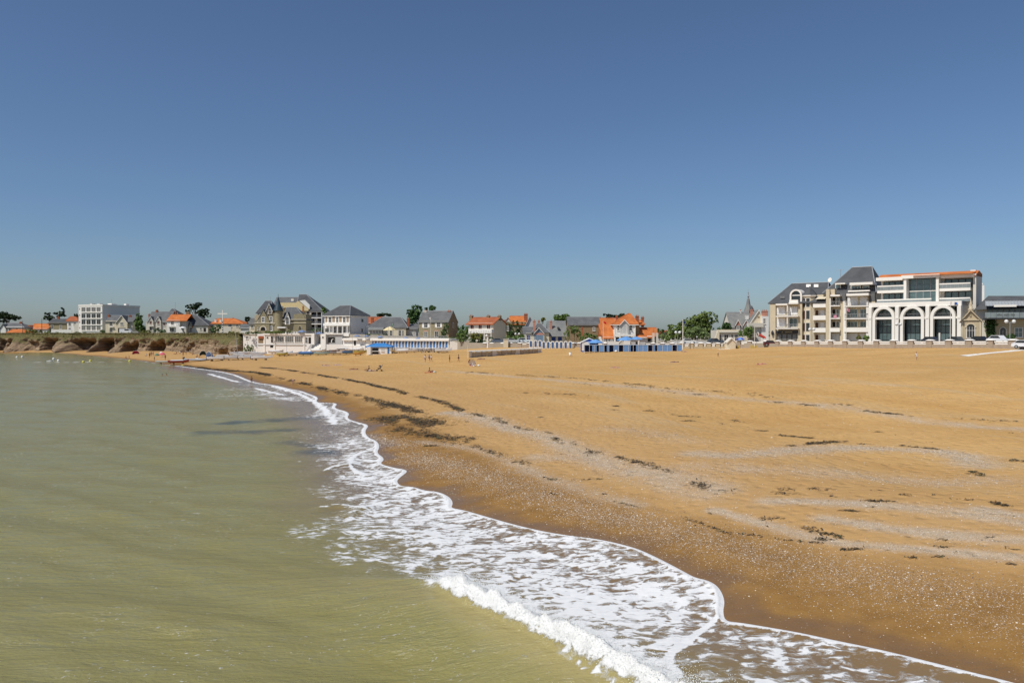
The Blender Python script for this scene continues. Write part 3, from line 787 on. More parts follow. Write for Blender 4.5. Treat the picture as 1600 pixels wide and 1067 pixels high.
def build_cliff():
    cols = np.concatenate([np.arange(-900, -20, 12), np.arange(-20, 404, .8)])
    nv = 44; v = np.linspace(0, 1, nv)
    Yw = np.interp(cols, [a for a, _ in WALL_LINE], [b for _, b in WALL_LINE]) + 1.0
    C, VV = np.meshgrid(cols, v, indexing='ij')
    Y0 = np.repeat(Yw[:, None], nv, 1)
    s = C * .28
    top = np.array([town_z(c) for c in cols])[:, None] + .12 + (fbm(s * .2, s * 0 + 2, 3) - .5) * .8 * (C < 385)
    top = top - 3.2 * sstep(370, 388, C)
    fwd = 6.5 * (1 - VV) ** 1.15
    rid = np.abs(fbm(s * .13, VV * .9 + 4, 3) - .5) * 2
    fwd += (rid - .35) * 7.0 * np.sin(np.pi * np.clip(VV * .9 + .12, 0, 1)) + (fbm(s * .5, VV * 3.4, 4) - .5) * 5.0 * np.sin(np.pi * np.clip(VV, .05, 1)) + (fbm(s * 1.6, VV * 11, 3) - .5) * 2.2 * (1 - VV) + (fbm(s * 4.5, VV * 24, 3) - .5) * 1.1 * (1 - VV * .6)
    for c, w, dpt, hh in ((22, 5, 3.0, .8), (82, 9, 5.5, .75), (133, 17, 6.5, .72), (170, 9, 7, .8), (209, 9, 6, .6), (250, 11, 6, .62), (57, 6, 3, .6), (8, 5, 4, .7), (300, 8, 2.5, .5), (355, 10, 2.5, .45)):
        fwd -= dpt * np.exp(-((C - c) / w) ** 4) * sstep(hh, hh - .4, VV + (fbm(s * .6, s * .1 + c, 2) - .5) * .3) * 1.5
    for c, w, dpt, hh in ((32, 8, 5, .45), (112, 10, 6, .5), (155, 8, 5, .4), (190, 8, 4, .3), (345, 14, 3, .6)):
        fwd += dpt * np.exp(-((C - c) / w) ** 2) * sstep(hh, 0, VV)
    fwd *= 1 - VV ** 5
    lip = (1 - VV) * 6.5 * (.15 + 1.5 * fbm(s * .22, VV * 1.5 + 7, 4))
    fwd = fwd + (np.maximum(fwd, lip) - fwd) * sstep(.42, .85, VV)
    Y = Y0 + 7 * sstep(374, 386, C) - fwd * (1 - .8 * sstep(374, 386, C))
    X = (C - 800) / F * Y0
    P = np.stack([X.ravel(), Y.ravel()], 1)
    base = terr(P).reshape(X.shape) - .5
    base = np.clip(base, -1.0, 3.0)
    Z = base + (top - base) * (VV ** .85)
    Z += (fbm(s * .9, VV * 6, 3) - .5) * .9 * np.sin(np.pi * VV)
    V = np.stack([X, Y, Z], 2).reshape(-1, 3)
    # lap on to the grass
    n = len(cols)
    i = (np.arange(n - 1)[:, None] * nv + np.arange(nv - 1)[None])
    Q = np.stack([i, i + nv, i + nv + 1, i + 1], 2).reshape(-1, 4)
    o = np_mesh("cliff", V, Q, cliff_material(), smooth=True)
    tag(o, "low brown rock cliff with caves and dry grass", None, None, "structure")
build_cliff()

# ---------------------------------------------------------------- mesh building blocks
class MB:
    def __init__(self): self.v = []; self.f = []
    def add(self, V, Fc):
        n = len(self.v); self.v += [tuple(map(float, p)) for p in V]; self.f += [tuple(i + n for i in f) for f in Fc]; return self
    def box(self, x0, x1, y0, y1, z0, z1):
        if x0 > x1: x0, x1 = x1, x0
        if y0 > y1: y0, y1 = y1, y0
        if z0 > z1: z0, z1 = z1, z0
        V = [(x0, y0, z0), (x1, y0, z0), (x1, y1, z0), (x0, y1, z0), (x0, y0, z1), (x1, y0, z1), (x1, y1, z1), (x0, y1, z1)]
        return self.add(V, [(0, 3, 2, 1), (4, 5, 6, 7), (0, 1, 5, 4), (1, 2, 6, 5), (2, 3, 7, 6), (3, 0, 4, 7)])
    def prism(self, poly, y0, y1):
        """poly = [(x,z)...] anticlockwise seen from the front (from -y); extruded in depth"""
        n = len(poly)
        V = [(a, y0, b) for a, b in poly] + [(a, y1, b) for a, b in poly]
        Fc = [tuple(range(n)), tuple(range(2 * n - 1, n - 1, -1))] + [(i, n + i, n + (i + 1) % n, (i + 1) % n) for i in range(n)]
        return self.add(V, Fc)
    def xprism(self, poly, x0, x1):
        """poly = [(y,z)...], extruded along x"""
        n = len(poly)
        V = [(x0, a, b) for a, b in poly] + [(x1, a, b) for a, b in poly]
        Fc = [tuple(range(n - 1, -1, -1)), tuple(range(n, 2 * n))] + [(i, (i + 1) % n, n + (i + 1) % n, n + i) for i in range(n)]
        return self.add(V, Fc)
    def zprism(self, poly, z0, z1):
        n = len(poly)
        V = [(a, b, z0) for a, b in poly] + [(a, b, z1) for a, b in poly]
        Fc = [tuple(range(n - 1, -1, -1)), tuple(range(n, 2 * n))] + [(i, (i + 1) % n, n + (i + 1) % n, n + i) for i in range(n)]
        return self.add(V, Fc)
    def tube(self, pts, rad, seg=8, cap=True):
        pts = [Vector(p) for p in pts]
        if not hasattr(rad, "__len__"): rad = [rad] * len(pts)
        rings = []
        for i, p in enumerate(pts):
            d = (pts[min(i + 1, len(pts) - 1)] - pts[max(i - 1, 0)]).normalized()
            a = d.orthogonal().normalized() if abs(d.z) < .99 else Vector((1, 0, 0))
            b = d.cross(a)
            rings.append([p + (a * math.cos(6.28318 * k / seg) + b * math.sin(6.28318 * k / seg)) * rad[i] for k in range(seg)])
        V = [q for rg in rings for q in rg]; Fc = []
        for i in range(len(pts) - 1):
            for k in range(seg):
                Fc.append((i * seg + k, i * seg + (k + 1) % seg, (i + 1) * seg + (k + 1) % seg, (i + 1) * seg + k))
        if cap: Fc += [tuple(range(seg - 1, -1, -1)), tuple((len(pts) - 1) * seg + k for k in range(seg))]
        return self.add(V, Fc)
    def lathe(self, prof, cx=0, cy=0, seg=12, a0=0, a1=6.283185):
        V = []; Fc = []; n = len(prof)
        for k in range(seg):
            a = a0 + (a1 - a0) * k / seg
            for r, z in prof: V.append((cx + r * math.cos(a), cy + r * math.sin(a), z))
        for k in range(seg):
            for i in range(n - 1):
                Fc.append((k * n + i, ((k + 1) % seg) * n + i, ((k + 1) % seg) * n + i + 1, k * n + i + 1))
        return self.add(V, Fc)
    def build(self, name, m, parent=None, smooth=False, loc=(0, 0, 0)):
        return mesh_obj(name, self.v, self.f, m, parent, smooth, loc)

# ---------------------------------------------------------------- town materials
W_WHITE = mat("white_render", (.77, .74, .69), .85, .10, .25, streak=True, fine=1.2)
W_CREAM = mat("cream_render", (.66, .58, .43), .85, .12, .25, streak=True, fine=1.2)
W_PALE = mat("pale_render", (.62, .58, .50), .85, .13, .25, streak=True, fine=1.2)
W_YELLOW = mat("yellow_render", (.70, .56, .30), .85, .10, .25)
W_GREY = mat("grey_render", (.50, .49, .47), .85, .14, .25, streak=True, fine=1.2)
W_BEIGE = mat("beige_stone_cladding", (.56, .48, .34), .85, .18, .8, fine=9)
W_STONE = mat("olive_rubble_stone", (.30, .255, .155), .9, .42, 1.2, fine=5, bump=.03)
W_BROWN = mat("brown_rubble_stone", (.27, .19, .105), .9, .40, 1.2, fine=5, bump=.03)
W_TAN = mat("tan_dressed_stone", (.46, .38, .25), .9, .25, 1.0, fine=5)
W_WALLST = mat("grey_brown_wall_stone", (.37, .30, .23), .9, .35, 1.2, fine=5, bump=.03)
T_WHITE = mat("white_trim", (.81, .775, .71), .6, .06, .4)
T_GREY = mat("grey_metal", (.30, .31, .32), .45, .1, .5)
T_DARK = mat("dark_metal", (.035, .036, .04), .5, .1, .5)
WOOD = mat("weathered_wood", (.30, .225, .145), .85, .28, 1.5, streak=True, fine=6)
BRICK = mat("red_brick", (.36, .115, .055), .9, .3, 1.5, fine=9)
PINKB = mat("pink_brick", (.50, .235, .165), .9, .22, 1.5, fine=9)
SHUT_W = mat("white_roller_shutter", (.78, .78, .78), .5, .05, .5)
B_BLUE = mat("blue_paint", (.055, .155, .36), .5, .14, .8)
B_DEEP = mat("deep_blue_paint", (.022, .050, .20), .5, .14, .8)
R_DARK = mat("dark_red_shutter", (.10, .022, .016), .6, .2, .8)
def roof_material(name, a, b, pitch, rough):
    t = NT(name); P = t.obj()
    n = t.noise(P, .45, 5, .65); n2 = t.noise(P, 7, 3, .7)
    c = t.mix(t.ramp(n, .3, .7), a, b)
    w = t.n("ShaderNodeTexWave", wave_type='BANDS', bands_direction='Z'); t.l(P, w.inputs["Vector"]); w.inputs["Scale"].default_value = pitch; w.inputs["Distortion"].default_value = .6; w.inputs["Detail"].default_value = 2
    k = t.math('MULTIPLY_ADD', t.math('ADD', t.math('MULTIPLY', w.outputs["Fac"], .28), t.math('MULTIPLY', n2, .55)), 1.0, .56)
    h = t.n("ShaderNodeHueSaturation"); t.l(c, h.inputs["Color"]); t.l(k, h.inputs["Value"]); t.l(h.outputs[0], t.p.inputs["Base Color"])
    t.p.inputs["Roughness"].default_value = rough; t.p.inputs["Specular IOR Level"].default_value = .2
    t.bump(w.outputs["Fac"], .5, .03)
    return t.m
R_SLATE = roof_material("slate_roof", (.105, .107, .110), (.155, .156, .156), 1.6, .75)
R_SLATE_D = roof_material("dark_slate_roof", (.068, .071, .076), (.100, .103, .107), 1.6, .75)
R_TEAL = roof_material("blue_slate_spire", (.028, .052, .070), (.050, .075, .092), 1.6, .45)
R_ORANGE = roof_material("orange_tile_roof", (.60, .195, .055), (.43, .125, .036), 1.3, .8)
R_RED = roof_material("weathered_red_tile_roof", (.42, .135, .055), (.30, .090, .042), 1.3, .85)
R_MOSS = roof_material("lichen_slate_roof", (.25, .245, .225), (.17, .175, .172), 1.6, .75)
def glass_mat(name, col, rough=.06):
    t = NT(name); P = t.obj()
    n = t.noise(P, .8, 2)
    t.l(t.mix(n, tuple(c * .6 for c in col), tuple(c * 1.4 for c in col)), t.p.inputs["Base Color"])
    t.p.inputs["Roughness"].default_value = rough; t.p.inputs["Specular IOR Level"].default_value = .8
    return t.m
G_DARK = glass_mat("dark_window_glass", (.022, .026, .030))
G_GREEN = glass_mat("tinted_green_glass", (.095, .145, .150))
G_CURT = glass_mat("curtained_window_glass", (.16, .15, .135), .25)
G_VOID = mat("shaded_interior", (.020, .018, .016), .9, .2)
G_RAIL = glass_mat("balcony_glass", (.22, .25, .25), .15)
FOLIAGE = {}
def leaf_material(name, a, b):
    if name in FOLIAGE: return FOLIAGE[name]
    t = NT(name)
    rnd = t.n("ShaderNodeNewGeometry").outputs["Random Per Island"]
    n = t.noise(t.pos(), .5, 3, .6)
    t.l(t.mix(t.math('ADD', t.math('MULTIPLY', rnd, .6), t.math('MULTIPLY', n, .4)), a, b), t.p.inputs["Base Color"])
    t.p.inputs["Roughness"].default_value = .6; t.p.inputs["Specular IOR Level"].default_value = .25
    FOLIAGE[name] = t.m
    return t.m
L_PINE = leaf_material("dark_pine_needles", (0.020, 0.036, 0.016), (0.049, 0.077, 0.026))
L_GREEN = leaf_material("green_leaves", (0.061, 0.121, 0.024), (0.173, 0.254, 0.057))
L_OAK = leaf_material("holm_oak_leaves", (0.078, 0.134, 0.031), (0.213, 0.258, 0.067))
L_TAMA = leaf_material("pale_tamarisk_leaves", (0.104, 0.160, 0.053), (0.216, 0.271, 0.094))
L_YEL = leaf_material("yellow_green_leaves", (0.112, 0.126, 0.022), (0.210, 0.210, 0.045))
L_DARK = leaf_material("ivy_leaves", (0.033, 0.081, 0.024), (0.096, 0.168, 0.039))
BARK = mat("grey_brown_bark", (.10, .075, .05), .95, .3, 1.5)

def leaves(name, blobs, n, size, m, parent=None, flat=0.0):
    """leaf-sized faces through a crown made of uneven clumps; blobs = (x,y,z,rx,ry,rz)"""
    vol = np.array([b[3] * b[4] * b[5] for b in blobs]) ** .7; cnt = np.maximum(8, (n * vol / vol.sum()).astype(int))
    P = []; N = []
    for b, k in zip(blobs, cnt):
        # small twigs inside the clump
        nt = max(5, k // 16); d = RNG.normal(size=(nt, 3)); d /= np.linalg.norm(d, axis=1)[:, None]
        rad = RNG.uniform(.55, 1.06, nt) ** .6
        c = d * rad[:, None]
        idx = RNG.integers(0, nt, k)
        p = c[idx] + RNG.normal(0, .13, (k, 3))
        P.append(p * np.array(b[3:6]) + np.array(b[:3])); N.append(c[idx] + RNG.normal(0, .55, (k, 3)))
    P = np.vstack(P); N = np.vstack(N); N[:, 2] += .35; N /= np.linalg.norm(N, axis=1)[:, None]
    k = len(P)
    a = np.cross(N, RNG.normal(size=(k, 3))); a /= np.linalg.norm(a, axis=1)[:, None] + 1e-9; b = np.cross(N, a)
    s = size * RNG.lognormal(0, .3, k)
    A = a * s[:, None]; B = b * (s * RNG.uniform(.45, .9, k))[:, None]
    V = np.stack([P - A, P + B * .8, P + A, P - B * .8], 1).reshape(-1, 3)
    Q = np.arange(k * 4).reshape(-1, 4)
    return np_mesh(name, V, Q, m, parent, smooth=False)
def tree(name, label, Y, base, blobs_px, n, m, size=.33, trunk_r=.28, cat="tree", group=None, depth=.8, ground=None):
    """base = (px, py) of the foot; blobs_px = (px, py, rx, ry) clumps of the crown"""
    bx, by = base
    X = px2x(bx, Y); zb = ground if ground is not None else py2z(by, Y)
    root = tag(empty(name, (X, Y, zb)), label, cat, group)
    k = Y / F; bl = []
    for p, q, rx, ry in blobs_px:
        bl.append(((p - bx) * k, RNG.uniform(-.4, .4) * rx * k, py2z(q, Y) - zb, rx * k, rx * k * depth, ry * k))
    leaves("crown", bl, n, size, m, root)
    zc = float(np.mean([b[2] for b in bl])); xc = float(np.mean([b[0] for b in bl]))
    mb = MB(); fork = Vector((xc * .3, 0, max(zc * .45, .3)))
    mb.tube([(0, 0, -.3), tuple(fork * .5 + Vector((.05, 0, 0))), tuple(fork)], [trunk_r * 1.25, trunk_r, trunk_r * .8], 7)
    for b in bl[:7]:
        e = Vector(b[:3]); mid = fork.lerp(e, .5) + Vector((0, 0, -.2))
        mb.tube([tuple(fork), tuple(mid), tuple(e)], [trunk_r * .6, trunk_r * .4, trunk_r * .15], 5)
    mb.build("trunk", BARK, root, smooth=True)
    return root
def shrub(name, label, Y, blobs_px, n, m, size=.25, cat="shrub", group=None, base_py=None):
    k = Y / F
    lo = max(q + ry for _, q, _, ry in blobs_px) if base_py is None else base_py
    cx = float(np.mean([p for p, *_ in blobs_px])); zb = py2z(lo, Y)
    root = tag(empty(name, (px2x(cx, Y), Y, zb)), label, cat, group)
    bl = [((p - cx) * k, RNG.uniform(-.3, .3) * rx * k, py2z(q, Y) - zb, rx * k, rx * k * .8, ry * k) for p, q, rx, ry in blobs_px]
    leaves("foliage", bl, n, size, m, root)
    mb = MB()
    for b in bl: mb.tube([(b[0] * .8, b[1], -.3), (b[0], b[1], max(b[2], .2))], [.07, .03], 5)
    mb.build("stem", BARK, root)
    return root

# ---------------------------------------------------------------- buildings, measured on their fronts
class Bld:
    def __init__(s, name, label, cat, Y, px0, base, phi=0.0, group=None):
        s.Y0, s.px0, s.phi = Y, px0, math.radians(phi)
        s.X0 = px2x(px0, Y); s.zb = py2z(base, Y)
        s.c, s.s = math.cos(s.phi), math.sin(s.phi)
        s.root = tag(empty(name, (s.X0, Y, s.zb), s.phi), label, cat, group)
    def u(s, px, v=0.0):
        k = (px - 800.0) / F
        # point on the plane set back by v
        X0 = s.X0 - s.s * v; Y0 = s.Y0 + s.c * v
        return (k * Y0 - X0) / (s.c - k * s.s)
    def z(s, py, px, v=0.0):
        Y = s.Y0 + s.c * v + s.s * s.u(px, v)
        return CAM_H - (py - HOR) / F * Y - s.zb
    def box(s, name, a, t, b, bt, m, v0=0.0, v1=8.0, parent=None, ref=None, pv=None):
        pv = v0 if pv is None else pv
        r = (a + b) / 2 if ref is None else ref
        mb = MB().box(s.u(a, pv), s.u(b, pv), v0, v1, s.z(t, r, pv), s.z(bt, r, pv))
        return mb.build(name, m, parent or s.root)
    def wall(s, a, t, b, m, v0=0.0, v1=8.0, name="wall", foot=-4.0, ref=None):
        r = (a + b) / 2 if ref is None else ref
        return MB().box(s.u(a, v0), s.u(b, v0), v0, v1, s.z(t, r, v0), foot).build(name, m, s.root)
    def window(s, a, t, b, bt, v=0.0, glass=None, frame=None, bars=(1, 1), arch=False, shutters=None, sill=True, name="window", fw=.10, ref=None):
        r = (a + b) / 2 if ref is None else ref
        x0, x1 = s.u(a, v), s.u(b, v); z0, z1 = s.z(bt, r, v), s.z(t, r, v)
        fm = frame or T_WHITE
        fw = min(fw, (x1 - x0) * .22, (z1 - z0) * .22)
        mb = MB(); d0, d1 = v - .09, v + .02
        if arch:
            R = (x1 - x0) / 2; zc = z1 - R; cx = (x0 + x1) / 2; nn = 10
            outer = [(cx + R * math.cos(math.pi * i / nn), zc + R * math.sin(math.pi * i / nn)) for i in range(nn + 1)]
            inner = [(cx + (R - fw) * math.cos(math.pi * i / nn), zc + (R - fw) * math.sin(math.pi * i / nn)) for i in range(nn + 1)]
            for i in range(nn): mb.prism([outer[i], outer[i + 1], inner[i + 1], inner[i]], d0, d1)
            mb.box(x0, x0 + fw, d0, d1, z0, zc); mb.box(x1 - fw, x1, d0, d1, z0, zc)
            pane = MB().prism([(x0 + fw * .5, z0), (x1 - fw * .5, z0)] + [(cx + (R - fw * .5) * math.cos(math.pi * i / nn), zc + (R - fw * .5) * math.sin(math.pi * i / nn)) for i in range(nn + 1)], v - .03, v + .015)
        else:
            mb.box(x0, x0 + fw, d0, d1, z0, z1); mb.box(x1 - fw, x1, d0, d1, z0, z1); mb.box(x0 + fw, x1 - fw, d0, d1, z1 - fw, z1); mb.box(x0 + fw, x1 - fw, d0, d1, z0, z0 + fw)
            pane = MB().box(x0 + fw * .6, x1 - fw * .6, v - .03, v + .015, z0 + fw * .6, z1 - fw * .6)
        nx, nz = bars
        bw = fw * .5
        for i in range(1, nx + 1):
            c = x0 + (x1 - x0) * i / (nx + 1); mb.box(c - bw / 2, c + bw / 2, d0 + .02, v, z0 + fw, (z1 - fw) if not arch else zc)
        for i in range(1, nz + 1):
            c = z0 + (z1 - z0) * i / (nz + 1); mb.box(x0 + fw, x1 - fw, d0 + .025, v - .004, c - bw / 2, c + bw / 2)
        w = mb.build(name, fm, s.root)
        pane.build("pane", glass or random.choice([G_DARK, G_DARK, G_CURT]), w)
        if sill: MB().box(x0 - .08, x1 + .08, v - .2, v + .01, z0 - .10, z0 - .003).build("sill", fm, w)
        if shutters is not None:
            sw = (x1 - x0) * .48
            for q in (x0 - sw - .02, x1 + .02): MB().box(q, q + sw, v - .06, v + .005, z0, z1).build("shutter", shutters, w)
        return w
    def opening(s, a, t, b, bt, v=0.0, m=None, name="opening", ref=None):
        r = (a + b) / 2 if ref is None else ref
        return MB().box(s.u(a, v), s.u(b, v), v - .015, v + .02, s.z(bt, r, v), s.z(t, r, v)).build(name, m or G_VOID, s.root)
    def gable_x(s, a, b, eave, ridge, m, v0=0.0, v1=8.0, over=.4, th=.18, wallm=None, ref=None, ridge_v=None, name="roof"):
        """roof with its ridge along the front"""
        r = (a + b) / 2 if ref is None else ref
        x0, x1 = s.u(a, v0), s.u(b, v0); vm = (v0 + v1) / 2 if ridge_v is None else ridge_v
        ze = s.z(eave, r, v0); zr = s.z(ridge, r, vm)
        sl = (zr - ze) / (vm - v0); zo = ze - sl * over; zb2 = ze - (zr - ze) / (v1 - vm) * over
        sec = [(v0 - over, zo), (v0 - over, zo - th), (vm, zr - th), (v1 + over, zb2 - th), (v1 + over, zb2), (vm, zr)]
        o = MB().xprism(sec, x0 - over, x1 + over).build(name, m, s.root)
        MB().tube([(x0 - over, vm, zr), (x1 + over, vm, zr)], .14, 6).build("ridge", T_GREY if m in (R_SLATE, R_SLATE_D, R_MOSS) else m, o)
        if wallm is not None:
            MB().xprism([(v0 + .002, -4), (v1 - .002, -4), (v1 - .002, ze), (vm, zr - th - .01), (v0 + .002, ze)], x0 + .002, x1 - .002).build("gable_wall", wallm, s.root)
        return o
    def gable_y(s, a, b, eave, apex, m, v0=0.0, v1=8.0, over=.35, th=.2, wallm=None, ref=None, apex_px=None, trim=None, name="roof", wf=None):
        """roof whose gable faces the viewer"""
        r = (a + b) / 2 if ref is None else ref
        x0, x1 = s.u(a, v0), s.u(b, v0); xm = s.u(apex_px, v0) if apex_px else (x0 + x1) / 2
        ze, zr = s.z(eave, r, v0), s.z(apex, r, v0)
        def drop(xa): return (zr - ze) / abs(xm - xa) * over
        zl, zq = ze - drop(x0), ze - drop(x1)
        sec = [(x0 - over, zl), (xm, zr), (x1 + over, zq), (x1 + over, zq - th), (xm, zr - th * 1.3), (x0 - over, zl - th)]
        sec = sec[::-1]
        o = MB().prism(sec, v0 - over, v1).build(name, m, s.root)
        if wallm is not None:
            zf = -3.5 if wf is None else s.z(wf, r, v0)
            MB().prism([(x0 + .002, zf), (x1 - .002, zf), (x1 - .002, ze), (xm, zr - th), (x0 + .002, ze)], v0 + .001, v1 - .05).build("gable_wall", wallm, s.root)
        if trim is not None:
            t = .3
            MB().prism([(x0 - over - .04, zl - th * .2), (xm, zr + .03), (xm, zr - t), (x0 - over - .04, zl - t)][::-1], v0 - over - .12, v0 - over + .02).prism([(xm + .001, zr + .03), (x1 + over + .04, zq - th * .2), (x1 + over + .04, zq - t), (xm + .001, zr - t)][::-1], v0 - over - .12, v0 - over + .02).build("bargeboard", trim, o)
        return o
    def hip(s, a, b, eave, ra, rb, ridge, m, v0=0.0, v1=8.0, over=.45, ref=None, ridge_v=None, name="roof", fascia=None):
        r = (a + b) / 2 if ref is None else ref
        x0, x1 = s.u(a, v0) - over, s.u(b, v0) + over; vm = (v0 + v1) / 2 if ridge_v is None else ridge_v
        ze = s.z(eave, r, v0); zr = s.z(ridge, r, vm)
        xa, xb = s.u(ra, vm), s.u(rb, vm)
        if xb - xa < .05: xb = xa + .05
        V = [(x0, v0 - over, ze), (x1, v0 - over, ze), (x1, v1 + over, ze), (x0, v1 + over, ze), (xa, vm, zr), (xb, vm, zr)]
        V += [(p[0], p[1], p[2] - .2) for p in V[:4]]
        Fc = [(0, 1, 5, 4), (1, 2, 5), (2, 3, 4, 5), (3, 0, 4), (6, 7, 1, 0), (7, 8, 2, 1), (8, 9, 3, 2), (9, 6, 0, 3), (9, 8, 7, 6)]
        o = MB().add(V, Fc).build(name, m, s.root)
        e = MB()
        for p, q in ((0, 4), (1, 5), (2, 5), (3, 4), (4, 5)): e.tube([V[p], V[q]], .11, 5)
        e.build("ridge", T_GREY if m in (R_SLATE, R_SLATE_D, R_MOSS) else m, o)
        if fascia: MB().box(x0 + .02, x1 - .02, v0 - over + .02, v1 + over - .02, ze - .42, ze - .19).build("fascia", fascia, o)
        return o
    def chimney(s, a, t, b, bt, m=None, v=3.0, pots=2, depth=None):
        x0, x1 = s.u(a, v), s.u(b, v); z0, z1 = s.z(bt, (a + b) / 2, v), s.z(t, (a + b) / 2, v)
        d = depth or max(.6, (x1 - x0) * .8)
        zc = z1 - .35
        mb = MB().box(x0, x1, v - d / 2, v + d / 2, z0 - .6, zc - .28).box(x0 - .08, x1 + .08, v - d / 2 - .08, v + d / 2 + .08, zc - .278, zc)
        o = mb.build("chimney", m or BRICK, s.root)
        for i in range(pots):
            cx = x0 + (x1 - x0) * (i + .5) / pots
            MB().lathe([(.0, zc - .002), (.13, zc), (.11, z1), (.0, z1 + .001)], cx, v, 7).build("chimney_pot", BRICK, o)
        return o
    def rail(s, a, t, b, bt, v, m=None, n=None, name="railing", ref=None, sides=0.0):
        r = (a + b) / 2 if ref is None else ref
        x0, x1 = s.u(a, v), s.u(b, v); z0, z1 = s.z(bt, r, v), s.z(t, r, v)
        mb = MB().box(x0, x1, v - .04, v + .04, z1 - .08, z1).box(x0, x1, v - .03, v + .03, z0, z0 + .06)
        k = n or max(3, int((x1 - x0) / .35))
        for i in range(k + 1):
            c = x0 + (x1 - x0) * i / k; mb.box(c - .025, c + .025, v - .02, v + .02, z0 + .061, z1 - .081)
        return mb.build(name, m or T_GREY, s.root)
# ================================================================ houses on the cliff, left
def hb(*a, **k): return Bld(*a, **k)
b = hb("house", "white house with blue-grey slate hip roof at the far left edge", "house", 392, 3, 520)
b.wall(3, 510, 37, W_WHITE); b.hip(2, 38, 512, 12, 32, 504.5, R_SLATE, v1=9); b.gable_y(1, 9, 512, 506, R_SLATE, -.6, 3, wallm=W_WHITE); b.window(14, 513, 18, 517); b.window(25, 513, 29, 517); b.chimney(31, 502, 34, 508, v=4)
b = hb("low_house", "low building with orange tile roof in front of the slate-roofed house", "house", 380, 13, 521.5)
b.wall(13, 519, 39, W_PALE, v1=6); b.hip(12, 40, 519.5, 19, 36, 514.5, R_ORANGE, v1=6); b.window(18, 519.9, 21, 521.3, sill=False)
b = hb("house", "white house with bright orange roof beside the left wooden pole", "house", 398, 42, 520)
b.wall(42, 513, 73, W_WHITE); b.gable_x(46, 74, 513.5, 506, R_ORANGE, v1=9, wallm=W_WHITE); b.gable_y(41, 49, 513, 508, R_ORANGE, -.8, 4, wallm=W_WHITE); b.window(52, 514, 56, 518); b.window(62, 514, 66, 518)
b = hb("house", "brown stone house with slate roof left of the white apartment block", "house", 400, 76, 520)
b.wall(76, 504, 104, W_STONE); b.gable_x(76, 104, 504.5, 498, R_SLATE_D, v1=9, wallm=W_STONE); b.window(80, 508, 84, 514); b.window(93, 508, 97, 514); b.chimney(90, 494, 93, 500, v=4.5)
b.box("garden_wall", 80, 515, 112, 520.6, W_WHITE, -6, -5.6)
b = hb("house", "narrow white house with faded orange roof touching the apartment block", "house", 396, 105, 520)
b.wall(105, 501, 122, W_WHITE); b.hip(104.5, 122.5, 501.5, 110, 118, 494.5, R_RED, v1=9); b.window(107, 504, 111, 509); b.window(115, 504, 119, 509); b.window(107, 512, 111, 518); b.box("annex", 116, 506, 123, 520.6, W_PALE, -2.5, -.01)
# white apartment block
b = hb("apartment_block", "white flat-roofed four storey apartment block with square windows", "building", 388, 123, 520.5, phi=-20)
b.wall(123, 477.5, 160, W_WHITE, v1=23, ref=160)
b.box("parapet", 122.6, 475.6, 160.4, 478, T_WHITE, -.15, 23.1, ref=160)
side = MB().box(b.u(160) + .01, b.u(160) + .05, .2, 22.9, -1, b.z(479, 160)).build("side_wall", W_WHITE, b.root)
for j, (t, bt) in enumerate(((480, 487), (489.8, 497), (499.3, 507), (509, 516))):
    for i, (a, c) in enumerate(((127.6, 134), (135.2, 142), (143.2, 150), (151.2, 157.6))):
        b.window(a, t, c, bt, glass=[G_CURT, G_DARK, G_DARK][(i * 3 + j * 2) % 3], bars=(1, 0), sill=False, fw=.07, ref=142)
    b.box("floor_band", 126.5, bt + .5, 158.5, bt + 1.3, T_WHITE, -.35, -.002, ref=142)
for t in (481.5, 491, 502, 511): b.box("red_letter", 124.1, t, 125.1, t + 2.6, mat("red_sign_paint", (.45, .03, .03), .6), -.06, -.001, ref=125)
for a, c, t in ((141, 144, 474), (152, 156, 474.3)): b.box("roof_vent", a, t, c, 477, W_GREY, 5, 7, ref=150)
MB().box(b.u(160) - 3, b.u(160) - .5, 6, 9, b.z(477.5, 160), b.z(473.5, 160)).build("roof_house", W_WHITE, b.root)
MB().box(b.u(160) - 2, b.u(160) - .6, 15, 17, b.z(477.5, 160), b.z(473, 160)).build("roof_house", W_WHITE, b.root)
MB().tube([(b.u(160) - 2, 7.5, b.z(473.5, 160)), (b.u(160) - 2, 7.5, b.z(466, 160))], .06, 5).tube([(b.u(160) - 3, 7.5, b.z(468, 160)), (b.u(160) - 1, 7.5, b.z(468, 160))], .04, 5).build("antenna", T_GREY, b.root)
b = hb("house", "cream house with two slate gables in front of the apartment block", "house", 376, 165, 521)
b.wall(165, 501, 183, W_CREAM, v1=9); b.gable_x(165, 207, 502, 493, R_SLATE, v1=10, ridge_v=5); b.wall(196, 503, 207, W_PALE, .4, 9); b.gable_y(182, 199, 503.5, 492.5, R_SLATE, -1.2, 6, wallm=W_CREAM, trim=T_WHITE)
b.window(171, 503, 176, 509.5); b.window(188, 503.5, 193, 508.5, v=-1.2); b.opening(184.5, 512.5, 196.5, 519.5, v=-1.2); b.window(171, 513, 176, 519, sill=False)
b.chimney(169, 491, 172, 497, v=4); b.chimney(202, 492, 205, 498, v=4); b.box("balcony", 170, 510.3, 177, 511.5, T_WHITE, -.7, -.01)
b = hb("house", "pale villa with two red-shuttered dormers and slate roof", "house", 378, 228, 519.5)
b.wall(228, 502, 262, W_PALE, v1=9); b.gable_x(231, 264, 502.5, 487, R_SLATE, v1=10, wallm=W_PALE)
for c in (235.5, 247.5): b.gable_y(c - 4, c + 4, 501, 494.5, R_SLATE, -.7, 4, wallm=W_PALE, trim=T_WHITE, over=.2); b.window(c - 2, 501, c + 2, 507, v=-.7, glass=R_DARK, bars=(1, 0)); b.window(c - 2, 511, c + 2, 517, v=-.7, glass=G_DARK, bars=(1, 0))
